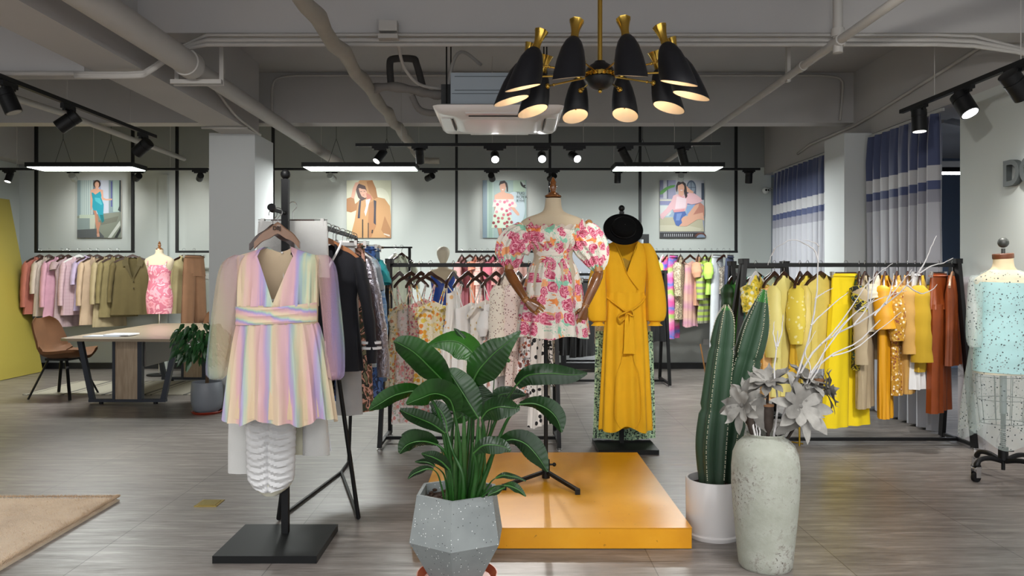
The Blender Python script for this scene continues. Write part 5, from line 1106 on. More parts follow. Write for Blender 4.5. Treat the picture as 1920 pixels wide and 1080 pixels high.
def central():
    D = 4.6; cx = .278; pz = .1065
    Z = lambda py, d=D: EYE-(py-CY)*d/FX
    t = thing('mannequin', 'cream linen mannequin with jointed wooden arms on a black tripod stand', 'mannequin', (.24, D, pz))
    tb = MB(); torso(tb, cx, D, [(Z(372), .046, .045), (Z(392), .055, .052), (Z(400), .085, .06), (Z(408), .155, .068), (Z(418), .196, .07), (Z(428), .190, .075), (Z(440), .155, .09), (Z(455), .140, .105), (Z(480), .115, .09), (Z(510), .145, .11), (Z(550), .16, .12), (Z(600), .15, .1)]); tb.build('torso', M_linen, t, True)
    nk = MB().lathe((cx, D, Z(376)), [(.046, 0), (.0455, .01), (.001, .012)], 28); nk.build('neck_cap', M_linen, t, True)
    finial(t, (cx, D, Z(370)), 1.08)
    # stand
    px_ = .235
    MB().tube([(px_, D, pz+.05), (px_, D, Z(560))], .0125, 12).build('pole', M_black, t, True)
    MB().tube([(px_, D, pz+.02), (px_, D, pz+.13)], .024, 14).tube([(px_, D, pz+.10), (px_+.045, D, pz+.10)], .006, 8).ball((px_+.05, D, pz+.10), .012).build('stand_collar', M_black, t, True)
    for e in (F(942, 913), F(1086, 921), Vector((.25, 5.0, 0))):
        e = Vector((e.x, e.y, pz+.018)) if e.y > 4.9 else Vector((px_+(e.x-px_)*.93, D+(e.y-D)*.0, pz+.018))
        pass
    for ex, ey in (((945-CX)*4.42/FX, 4.42), ((1083-CX)*4.33/FX, 4.33), (.24, 4.97)):
        lg = MB().bar((px_, D, pz+.06), (ex, ey, pz+.022), .022, .018); lg.box((ex-.014, ey-.014, pz), (ex+.014, ey+.014, pz+.03)); lg.build('leg', M_black, t, True)
    # arms
    def pt(px, py, d=0): return P(px, py, D+d)
    for nm, sh, el, wr, hd_, pn, sd in (('a', (972, 424), (953, 508), (986, 563), Vector((.85, -.1, -.6)), Vector((-.1, .95, -.25)), 1), ('b', (1104, 419), (1123, 512), (1097, 574), Vector((-.22, -.1, -1)), Vector((-.6, .75, 0)), -1)):
        A = pt(*sh, 0); E = pt(*el, -.03); W_ = pt(*wr, -.14 if nm == 'a' else -.08)
        up = MB().ball(A, .024).tube([A, A+(E-A)*.1], [.014, .02], 12).tube([A+(E-A)*.1, A+(E-A)*.2, A+(E-A)*.6, E-(E-A)*.03], [.024, .032, .034, .028], 18); up.build('upper_arm', M_wood2, t, True)
        fm = MB().ball(E, .027); q = W_-E; fm.tube([E, E+q*.08, E+q*.3, E+q*.75, E+q*.97], [.024, .032, .033, .026, .021], 18); fm.build('forearm', M_wood, t, True)
        MB().ball(W_, .02).tube([W_-q*.04, W_-q*.02], .024, 16).build('wrist_joint', M_wood2, t, True)
        hand(t, W_, hd_, pn, sd, .168)
    # rose dress
    R_ = rose(); dt = thing('rose_mini_dress', 'off-shoulder mini dress with pink roses, orange and mint print and puff sleeves', 'dress', (cx, D, Z(632)))
    zt, zu, zw0, zw1, zh = Z(430), Z(468), Z(470), Z(492), Z(630)
    bd = MB(); rg = []; n = 96
    for r in range(15):
        u = r/14; z = zt+(zu-zt)*u
        hw = .158+(.126-.158)*u+.012*math.sin(u*PI); hd = .098+.02*math.sin(u*PI)
        ring = []
        for k in range(n):
            a = 2*PI*k/n; f = .0045*math.sin(17*a+2*math.sin(u*5))*(.4+u)+.002*math.sin(31*a)
            ring.append(Vector((cx+(hw+f)*math.cos(a), D+(hd+f*1.5)*math.sin(a), z+.006*math.sin(9*a)*(1-u))))
        rg.append(ring)
    bd.rings(rg, 0, False).build('bodice', R_, dt, True)
    # ruffle edges at the top
    rf = MB(); rg = []
    for r in range(4):
        ring = []
        for k in range(n*2):
            a = PI*k/n; f = (.004+.011*math.sin(23*a+1.3*math.sin(3*a)))*(r/3)
            ring.append(Vector((cx+(.160+f+.008*r)*math.cos(a), D+(.10+f+.008*r)*math.sin(a), zt-.008+.009*r+.006*math.sin(23*a+1)*(r/3))))
        rg.append(ring)
    rf.rings(rg, 0, False).build('neck_ruffle', R_, dt, True)
    wb = MB(); rg = []
    for r in range(9):
        u = r/8; z = zw0+.012+(zw1-zw0-.012)*u; hw = .127-.012*math.sin(u*PI)*1-.005*u
        rg.append([Vector((cx+(hw+.002*math.sin(8*a+9*u))*math.cos(a), D+(.102+.0035*math.sin(u*22+math.sin(a)*3))*math.sin(a), z)) for a in [2*PI*k/n for k in range(n)]])
    wb.rings(rg, 0, False).build('waistband', R_, dt, True)
    sk = MB(); rg = []
    for r in range(21):
        u = r/20; z = zw1+(zh-zw1)*u; hw = .12+(.212-.12)*(u**.62); hd = .10+.075*(u**.7)
        ring = []
        for k in range(n):
            a = 2*PI*k/n; f = (.003+.013*u)*math.sin(11*a+.6*math.sin(3*u+a))+.004*math.sin(27*a)*(1-u)
            ring.append(Vector((cx+(hw+f)*math.cos(a), D+(hd+f*1.4)*math.sin(a), z+(.009*math.sin(5*a+1))*u)))
        rg.append(ring)
    sk.rings(rg, 0, False).build('skirt', R_, dt, True)
    for s, pts in ((-1, ((998, 434), (972, 450), (958, 474), (966, 503))), (1, ((1084, 434), (1098, 446), (1114, 474), (1124, 508)))):
        sp = spline([tuple(pt(px, py, -.01)) for px, py in pts], 22); q = MB(); rg = []; m_ = 56
        for i, p in enumerate(sp):
            u = i/22; p = Vector(p); d = (Vector(sp[min(i+1, 22)])-Vector(sp[max(i-1, 0)])).normalized()
            x = d.cross(Vector((0, 1, 0))).normalized(); y = x.cross(d)
            r_ = .028+.072*math.sin(PI*min(1, u*.98+.06))**.7
            if u < .1: r_ = .05
            rg.append([p+(x*math.cos(a)+y*math.sin(a)*.85)*(r_+(.005+.004*math.sin(u*3))*math.sin(13*a+math.sin(5*u))) for a in [2*PI*k/m_ for k in range(m_)]])
        q.rings(rg, 0, False).build('puff_sleeve', R_, dt, True)
        q = MB(); p0 = Vector(sp[1]); rg = []
        d = (Vector(sp[3])-Vector(sp[0])).normalized(); x = d.cross(Vector((0, 1, 0))).normalized(); y = x.cross(d)
        for r in range(4):
            rg.append([p0+Vector((s*-.0, 0, .004))-d*(.012*r-.01)+(x*math.cos(a)+y*math.sin(a))*(.055+.006*r+.008*math.sin(11*a)*r/3) for a in [2*PI*k/m_ for k in range(m_)]])
        q.rings(rg, 0, False).build('sleeve_ruffle', R_, dt, True)
central()

# ---------------------------------------------------------------- gown stand
def plate_stand(name_lbl, x, D0, D1, hw, px, pd, ztop, arms):
    t = thing('garment_stand', name_lbl, 'garment stand', (px, pd, 0))
    MB().box((x-hw, D0, 0.0), (x+hw, D1, .035)).build('base_plate', M_blackp, t, True)
    MB().bar((px, pd, .035), (px, pd, ztop-.045), .034, .034).build('pole', M_black, t, True)
    MB().ball((px, pd, ztop-.02), .025).tube([(px, pd, ztop-.05), (px, pd, ztop-.03)], .012, 10).build('pole_ball', M_black, t, True)
    MB().tube([(px, pd-.01, arms), (px, pd-.22, arms-.0)], .009, 10).tube([(px, pd-.21, arms), (px, pd-.235, arms+.012)], [.016, .02], 12).build('front_peg', M_black, t, True)
    return t
def gown():
    D = 5.9; cx = .905; Z = lambda py, d=D: EYE-(py-CY)*d/FX
    plate_stand('black garment stand with square base plate carrying the yellow gown', .91, 5.72, 6.15, .226, .895, 5.98, Z(384), Z(440))
    mat = fabric('saffron chiffon', '#e8ae0a', bump=.3, dark=.06); D = 5.84
    t = thing('yellow_maxi_gown', 'long saffron yellow wrap gown with tied belt and full sleeves', 'dress', (cx, D, Z(803)))
    zs = Z(452); a = lambda z: z
    L = Matrix.Translation((cx, D, 0))
    mb = MB(); prof = [(zs, .15), (zs-.05, .185), (zs-.15, .165), (Z(550), .145), (Z(560), .15), (Z(640), .165), (Z(803), .198)]
    hdp = [(zs, .03), (zs-.2, .06), (Z(550), .055), (Z(803), .09)]
    body(prof, hdp, zs, .55, .05, .26, .02, Z(548), fold=.004, fk=9, rows=18, mb=mb)
    mb.v = [L @ v for v in mb.v]; mb.build('bodice', mat, t, True)
    # inside back panel
    MB().add([L @ Vector(p) for p in ((-.07, .05, zs-.01), (.07, .05, zs-.01), (.08, .05, zs-.26), (-.08, .05, zs-.26))], [(0, 1, 2, 3)]).build('back_lining', plain('gown inside', '#b8902c', .8), t, True)
    for s, (x1, z1) in ((1, (.085, -.37)), (-1, (.0, -.25))):
        p0 = Vector((-s*.088, -.03, zs-.005)); q = [p0, Vector((-s*.04, -.062, zs-.13)), Vector((0, -.068, zs-.25))]
        if s == 1: q.append(Vector((x1, -.07, zs+z1)))
        MB().tube([L @ Vector(p) for p in spline([tuple(v) for v in q], 12)], .006, 6, flat=.6).build('neck_edge', mat, t, True)
    mb = MB(); rg = []; n = 90
    for r in range(26):
        u = r/25; ring = []
        for k in range(n):
            a_ = 2*PI*k/n; hem = .03*math.exp(-((a_-1.5*PI)/.45)**2)*u
            z = Z(546)+(Z(803)-Z(546))*u+hem-.012*math.sin(5*a_)*u
            hw = .146+.055*u**.8; hd = .055+.05*u
            f = (.004+.013*u)*math.sin(12*a_+.8*math.sin(a_*2+u))
            ring.append(L @ Vector(((hw+f*.5)*math.cos(a_), (hd+f)*math.sin(a_), z)))
        rg.append(ring)
    mb.rings(rg, 0, False).build('skirt', mat, t, True)
    # curved wrap flounces on the front of the skirt
    for s in (-1, 1):
        q = spline([(s*.03, -.085, Z(650)), (s*.05, -.098, Z(675)), (s*.085, -.10, Z(700)), (s*.1, -.105, Z(760)), (s*.09, -.11, Z(780)), (s*.055, -.115, Z(795))], 20)
        MB().tube([L @ Vector(p) for p in q], .005, 6, flat=.5).build('flounce_edge', mat, t, True)
    # belt and bow
    bl = MB(); q = spline([(-.15, -.01, Z(556)), (-.1, -.062, Z(566)), (-.03, -.085, Z(579)), (.0, -.09, Z(582)), (.05, -.08, Z(577)), (.11, -.06, Z(566)), (.15, -.01, Z(554))], 24)
    bl.tube([L @ Vector(p) for p in q], .010, 8, flat=.5); b_ = bl.build('belt', mat, t, True)
    for pts, w0 in ((((0, -.095, Z(582)), (-.04, -.11, Z(586)), (-.075, -.105, Z(592)), (-.05, -.11, Z(601)), (0, -.1, Z(585))), .013), (((0, -.095, Z(582)), (.03, -.11, Z(580)), (.04, -.105, Z(590)), (.0, -.1, Z(585))), .014)):
        MB().tube([L @ Vector(p) for p in spline(pts, 16)], w0, 8, flat=.5).build('bow_loop', mat, b_, True)
    for x in (-.008, .025):
        rg = []
        for r in range(8):
            u = r/7; z = Z(585)+(Z(659)-Z(585))*u; w_ = .012+.014*u
            rg.append([L @ Vector((x+w_*dx, -.1-.02*u+.004*math.sin(9*u+dx*2), z)) for dx in (-1, -.5, 0, .5, 1)])
        MB().rings(rg, 0, False, True, False).build('belt_tail', mat, b_, True)
    for s in (-1, 1):
        q = MB(); pts = spline([(s*.155, 0, zs-.02), (s*.185, -.01, zs-.10), (s*.215, -.02, Z(520)), (s*.225, -.03, Z(560)), (s*.225, -.04, Z(590)), (s*.215, -.04, Z(603))], 24); rg = []
        for i, p in enumerate(pts):
            u = i/24; r_ = .028+.028*min(1, u*3)+.022*math.sin(PI*max(0, (u-.35)/.65))*1
            if u > .93: r_ = .04
            rg.append([L @ (Vector(p)+Vector(((r_+.004*math.sin(7*a_))*math.cos(a_), (r_*.8)*math.sin(a_), 0))) for a_ in [2*PI*k/32 for k in range(32)]])
        q.rings(rg, 0, False).build('sleeve', mat, t, True)
        q = MB(); p = Vector(pts[-1]); rg = []
        for r in range(4): rg.append([L @ (p+Vector(((.032+.007*r+.006*math.sin(6*a_+s)*r/3)*math.cos(a_), (.03+.006*r)*math.sin(a_), -.008*r))) for a_ in [2*PI*k/40 for k in range(40)]])
        q.rings(rg, 0, False).build('cuff', mat, t, True)
    # trousers and long dress hanging behind the gown on the same stand
    g = None
    t2 = thing('green_print_skirt', 'long mint and black speckled print skirt hanging behind the yellow gown', 'skirt', (.905, 6.02, Z(828, 6.0)))
    pm = floral('mint black speckle', '#a9c7a0', ['#23332c', '#4d6b58', '#d4e6bd', '#23332c'], '#6f9480', 70, .25)
    mb = MB(); z0 = Z(622, 6.0); z1 = Z(824, 6.0)
    body([(z0, .225), (z1, .245)], [(z0, .03), (z1, .05)], z0, .3, 0, 0, 0, z1, fold=.009, fk=13, shoulder=False, mb=mb, hem=.012); mb.v = [v+Vector((.925, 6.05, 0)) for v in mb.v]; mb.build('skirt_body', pm, t2, True)
    t3_ = thing('lace_top', 'beige lace dress top seen between gown sleeve and green print skirt', 'top', (.905, 6.08, Z(640, 6.08)))
    mb = MB(); z0 = Z(470, 6.1); z1 = Z(645, 6.1)
    body([(z0, .15), (z0-.1, .2), (z1, .225)], [(z0, .02), (z1, .03)], z0, .35, .05, .05, .02, z1, fold=.006, mb=mb); mb.v = [v+Vector((.925, 6.12, 0)) for v in mb.v]; mb.build('body', dots('beige lace', '#cdb892', ['#e6d9bd', '#b79c72'], 90, .35), t3_, True)
    # hat
    hc = P(1168, 431, 5.7); th = thing('black_hat', 'black felt bowler hat hooked on top of the gown stand, crown facing out', 'hat', hc)
    M = Matrix.Rotation(math.radians(4), 4, 'Y') @ Matrix.Diagonal((1.12, 1, .96, 1)) @ Matrix.Rotation(math.radians(68), 4, 'X')
    fel = plain('black felt', '#060607', .95, bump=.2, spec=.15)
    MB().lathe((0, 0, 0), [(.07, .0), (.10, -.004), (.128, .004), (.133, .012), (.131, .015), (.125, .010), (.10, .004), (.085, .006), (.08, .02), (.081, .05), (.078, .075), (.066, .09), (.04, .1), (.015, .098), (.001, .097)], 48, 0, M, sx=1, sy=1.).build('felt_body', fel, th)
    MB().lathe((0, 0, 0), [(.0825, .008), (.0835, .03), (.0815, .032)], 48, 0, M).build('hat_band', satin('black ribbon', '#111113'), th)
gown()

# ---------------------------------------------------------------- rainbow dress on the near stand
def rainbow_stand():
    Z = lambda py, d: EYE-(py-CY)*d/FX
    px_ = (532-CX)*3.87/FX
    plate_stand('black garment stand with square base plate carrying the rainbow dress', (526-CX)*3.83/FX, 3.575, 4.03, .243, px_, 3.9, Z(318, 3.87), Z(399, 3.87))
    D = 3.76; cx = (521-CX)*D/FX; L = Matrix.Translation((cx, D, 0))
    rb = rainbow('rainbow organza', 1.0, 5.2, ph=.1); rs = rainbow('rainbow organza sheer', .36, 4.5, ph=.42)
    lin = fabric('pale peach lining', '#d6c0a0', dark=.04)
    t = thing('rainbow_dress', 'pastel rainbow organza mini dress with sheer balloon sleeves, closest to the camera', 'dress', (cx, D, Z(786, D)))
    zs = Z(462, D); zu = Z(572, D); zw = Z(607, D); zh = Z(785, D)
    mb = MB(); body([(zs, .12), (zs-.05, .203), (zs-.12, .198), (zu, .195)], [(zs, .04), (zu, .085)], zs, .52, .045, .275, .03, zu-.005, fold=.009, fk=17, rows=20, N_=100, mb=mb)
    mb.v = [L @ v for v in mb.v]; mb.build('bodice', rb, t, True)
    mb = MB(); body([(zs, .11), (zs-.05, .195), (zs-.12, .19), (zu, .188)], [(zs, .03), (zu, .075)], zs-.008, .5, .045, .02, .02, zu-.01, fold=.002, fk=9, rows=12, N_=60, mb=mb)
    # keep only the back half as lining
    keep = [i for i, f in enumerate(mb.f) if sum(mb.v[k].y for k in f)/len(f) > -.004]; mb.f = [mb.f[i] for i in keep]; mb.m = [mb.m[i] for i in keep]; mb.sm = [mb.sm[i] for i in keep]
    mb.v = [L @ v for v in mb.v]; lo = mb.build('back_lining', lin, t, True)
    MB().cbox(L @ Vector((.085, .032, zs-.035)), (.062, .002, .011)).build('neck_label', plain('black label cloth', '#1a1a1c', .7), lo, True)
    MB().ball(L @ Vector((.012, .03, zs-.03)), .006).tube([L @ Vector((.012, .045, zs-.03)), L @ Vector((.012, .06, zs-.26))], .002, 5).build('zip_pull', plain('white plastic', '#eceae6', .4), lo, True)
    # crossed waist bands with their own rainbow stripes running along
    wbm = rainbow('rainbow organza along', 1.0, 17, axis=(.18, 0, 1), ph=.3)
    for s in (-1, 1):
        rg = []
        for r in range(9):
            u = r/8; row = []
            for k in range(20):
                v = k/19; x = s*.198*v; z = (zu+.004)+(zw-zu)*u-(.012*(1-v))*(1-u)-.010*v*s*(-1)+.0
                y = -.088*math.sqrt(max(0, 1-(v*.97)**2))-.006-.003*math.sin(u*16)
                row.append(L @ Vector((x, y, z)))
            rg.append(row if s > 0 else row[::-1])
        MB().rings(rg, 0, False, True, False).build('waist_wrap', wbm, t, True)
    mb = MB(); body([(zu, .196), (zw, .194)], [(zu, .084), (zw, .086)], zu, .3, 0, 0, 0, zw, fold=.0, rows=3, N_=60, mb=mb, shoulder=False); mb.v = [L @ v for v in mb.v]; mb.build('waist_back', lin, t, True)
    for nm, mt, extra, zb, fo in (('skirt_lining', lin, -.012, zh+.012, .010), ('skirt_overlay', rainbow('rainbow organza skirt', .93, 8.0, ph=.0, wash=.12), .0, zh-.005, .019)):
        mb = MB(); rg = []; n = 140
        for r in range(25):
            u = r/24; ring = []
            for k in range(n):
                a = 2*PI*k/n; z = zw+.006+(zb-zw)*u-(.012*math.sin(5*a+1)+.008*math.sin(11*a))*u*(1 if extra == 0 else .3)
                hw = .196+(.272-.196)*u**.7+extra; hd = .088+.06*u+extra*.6
                f = (.003+fo*u)*math.sin(20*a+1.4*math.sin(2*a+u*1.2))+.003*math.sin(37*a)*(1-u)
                ring.append(L @ Vector(((hw+f*.5)*math.cos(a)+.012*u, (hd+f)*math.sin(a), z)))
            rg.append(ring)
        mb.rings(rg, 0, False).build(nm, mt, t, True)
    for s, pts in ((-1, ((450, 478), (434, 500), (424, 570), (415, 640), (408, 690), (406, 711))), (1, ((602, 478), (612, 500), (619, 560), (627, 640), (629, 690), (628, 712)))):
        sp = spline([tuple(P(a, b, D-.01)) for a, b in pts], 26); rg = []; m_ = 44
        for i, p in enumerate(sp):
            u = i/26; r_ = .026+.018*min(1, u*4)**.6+(.018 if s < 0 else .004)*math.sin(PI*u)-(max(0, u-.9)*.2)
            rg.append([Vector(p)+Vector(((r_+.004*math.sin(9*a+3*u))*math.cos(a)*(.95), (r_*.9)*math.sin(a), .01*math.sin(a)*0)) for a in [2*PI*k/m_ for k in range(m_)]])
        MB().rings(rg, 0, False).build('sleeve', rs, t, True)
        rg = [[Vector(p)+Vector((.022*math.cos(a), .02*math.sin(a), 0)) for a in [2*PI*k/20 for k in range(20)]] for p in sp[2:25:2]]
    # hangers
    h = hanger((cx+.0, D, Z(396, D)-.0), 0, 'rainbow dress, with three letters on its crest', 'hangers on the near stand', M_hang2, w=.11, drop=.078)
    # letters on the crest
    text_mesh('DBJ', .026, h, (-.022, -.0125, -.092), plain('hanger letter ink', '#2a1c16', .6), 'crest_letters', .0006, bold=.0006)
    # white ruched dress
    D2 = 3.86; c2 = (508-CX)*D2/FX; L2 = Matrix.Translation((c2, D2, 0))
    wht = fabric('white jersey', '#cfcfcf', dark=.03, bump=.1)
    t = thing('ruched_skirt', 'white ruched jersey dress hem hanging below the rainbow dress', 'dress', (c2, D2, Z(929, D2)))
    z0 = Z(560, D2); z1 = Z(912, D2); rg = []; n = 96; rows = 110
    for r in range(rows+1):
        u = r/rows; ring = []
        for k in range(n):
            a = 2*PI*k/n; c_ = math.cos(a); front = math.sin(a) < 0
            bot = z1-.018*(1-abs(c_))
            z = z0+(bot-z0)*u
            hw = .115+.012*math.sin(u*3)-.03*max(0, (u-.94)/.06)**2; ph = z*2*PI/.034+3.6*math.sin(PI*min(1, abs(c_)*1.05))+.8*math.sin(z*23)*c_
            f = .0055*math.sin(ph)*(.5+.5*math.sin(PI*min(1, abs(c_)*1.1+.1)))+.0015*math.sin(ph*2.3+c_*4)
            ring.append(L2 @ Vector(((hw+f*.6)*c_, (.062+f*(1.2 if front else .5))*math.sin(a)+(.012*math.exp(-(c_/.06)**2) if front else 0), z)))
        rg.append(ring)
    MB().rings(rg, 0, False).build('ruched_body', wht, t, True)
    rg = []
    for r in range(6):
        u = r/5; rg.append([L2 @ Vector(((.105-.07*u**1.5)*math.cos(a), (.052-.02*u)*math.sin(a), z1+.02-.062*u)) for a in [2*PI*k/40 for k in range(40)]])
    MB().rings(rg, 0, True).build('hem_lining', fabric('ivory lining', '#d9d6c2', dark=.03), t, True)
    hanger((c2+.01, D2, Z(400, D2)), 0, 'white ruched dress, hidden behind the rainbow dress hanger', 'hangers on the near stand', M_hang, w=.112, drop=.08)
    # fluffy white skirt on a clip hanger and fluffy cardigan
    fz = fabric('white angora', '#cfcfcc', dark=.04, sheen=.8, bump=.6)
    def fuzz(mb, n, L_=.015, seed=3):
        rr = random.Random(seed); f0 = list(mb.f); v0 = mb.v
        for i in range(n):
            f = f0[rr.randrange(len(f0))]; a, b, c, d = [v0[j] for j in f[:4]]; u, v = rr.random(), rr.random()
            p = a.lerp(b, u).lerp(d.lerp(c, u), v); nrm = (b-a).cross(d-a)
            if nrm.length < 1e-12: continue
            nrm.normalize(); dr = (nrm+Vector((rr.uniform(-.7, .7), rr.uniform(-.7, .7), rr.uniform(-1, .4)))).normalized()*L_*rr.uniform(.5, 1.2)
            s_ = dr.cross(Vector((0, 1, 0))).normalized()*.0008
            mb.add([p-s_, p+s_, p+dr], [(0, 1, 2)], 0, False)
        return mb
    D3 = 3.98; c3 = (547-CX)*D3/FX; L3_ = Matrix.Translation((c3, D3+.02, 0))
    t = thing('angora_skirt', 'fluffy white skirt clipped high behind the rainbow dress', 'skirt', (c3, D3, Z(640, D3)))
    mb = MB(); za = Z(414, D3); zb_ = Z(520, D3)
    body([(za, .178), (za-.05, .183), (zb_, .192)], [(za, .02), (zb_, .035)], za, .3, 0, 0, 0, zb_, fold=.003, shoulder=False, N_=60, mb=mb); mb.v = [L3_ @ v for v in mb.v]; fuzz(mb, 9000); mb.build('skirt_body', fz, t, True)
    hanger((c3, D3+.02, Z(384, D3)), 0, 'fluffy white skirt on the near stand', 'hangers on the near stand', M_hang, w=.18, clips=True)
    D4 = 4.0; c4 = (525-CX)*D4/FX; L4_ = Matrix.Translation((c4, D4-.03, 0))
    t = thing('angora_cardigan', 'fluffy white long knit cardigan showing below the rainbow dress hem', 'cardigan', (c4, D4, Z(885, D4)))
    mb = MB(); za = Z(560, D4)
    body([(za, .15), (za-.1, .2), (Z(850, D4), .2)], [(za, .02), (Z(850, D4), .035)], za, .3, .05, .05, 0, Z(848, D4), fold=.005, N_=60, mb=mb); mb.v = [L4_ @ v for v in mb.v]; mb.build('body', fabric('ivory knit', '#d5d2bb', dark=.04), t, True)
    for xa, xb, yb in ((428, 478, 886), (568, 616, 853)):
        rg = []; x0 = (xa-CX)*3.93/FX; x1 = (xb-CX)*3.93/FX
        for r in range(20):
            u = r/19; z = Z(640, 3.93)+(Z(yb, 3.93)-Z(640, 3.93))*u
            rg.append([Vector(((x0+x1)/2+((x1-x0)/2*(.75+.3*u)+.003*math.sin(5*a+7*u))*math.cos(a), 3.93+.03*math.sin(a), z)) for a in [2*PI*k/28 for k in range(28)]])
        mb = MB(); mb.rings(rg, 0, False); fuzz(mb, 9000, .016, int(xa)); mb.build('sleeve', fz, t, True)
    MB().add([P(617, 810, 3.95), P(622, 846, 3.95), P(612, 845, 3.95), P(612, 812, 3.95)], [(0, 1, 2, 3)]).build('paper_tag', plain('paper white', '#e6e8ec', .6), t, True)
rainbow_stand()
# ---------------------------------------------------------------- plants
def blade(mb, pts, widths, roll=0., fold=.35, mi=0, droop=0, ripple=.0, n=18, m=8, view=Vector((0, 1, 0)), mid=1, vein=0):
    """leaf blade: midrib through pts (x,y,z), half widths, roll turns it about the midrib"""
    q = spline([tuple(p)+(w,) for p, w in zip(pts, widths)], n); rg = []
    for i, r in enumerate(q):
        p = Vector(r[:3]); w_ = max(.0008, r[3]); d = (Vector(q[min(i+1, n)][:3])-Vector(q[max(i-1, 0)][:3])).normalized()
        s = d.cross(view)
        s = s.normalized() if s.length > 1e-6 else Vector((1, 0, 0))
        nv = s.cross(d).normalized()
        s2 = s*math.cos(roll)+nv*math.sin(roll); n2 = nv*math.cos(roll)-s*math.sin(roll)
        row = []
        for k in range(m+1):
            u = -1+2*k/m
            row.append(p+s2*w_*u+n2*(fold*w_*abs(u)**1.2-.0*u)+n2*ripple*math.sin(i*1.9+u*3)*w_*abs(u)+n2*vein*math.sin(i*1.45-abs(u)*2.5)*min(1, abs(u)*3))
        rg.append(row)
    mb.rings(rg, mi, False, True, False)
    if mid:
        mb.tube([Vector(r[:3])-Vector((0, .0025, 0)) for r in q[:-1]], [.0035*(1-i/n)+.0006 for i in range(n)], 6, 1, cap=False)
    return mb
M_lf = leafmat('glossy green leaf', '#12340c', '#1d4d12', rough=.32); M_lfd = leafmat('dark glossy leaf', '#0d280b', '#153810', rough=.34)
M_lfl = leafmat('bright green leaf', '#245018', '#2f641e', rough=.28); M_rib = plain('leaf rib pale green', '#3f6e30', .4); M_stalk = leafmat('leaf stalk', '#1f4519', '#285620', rough=.3)
M_soil = plain('potting bark', '#4a3527', .95, bump=1, bscale=60, var=.5, vscale=60)
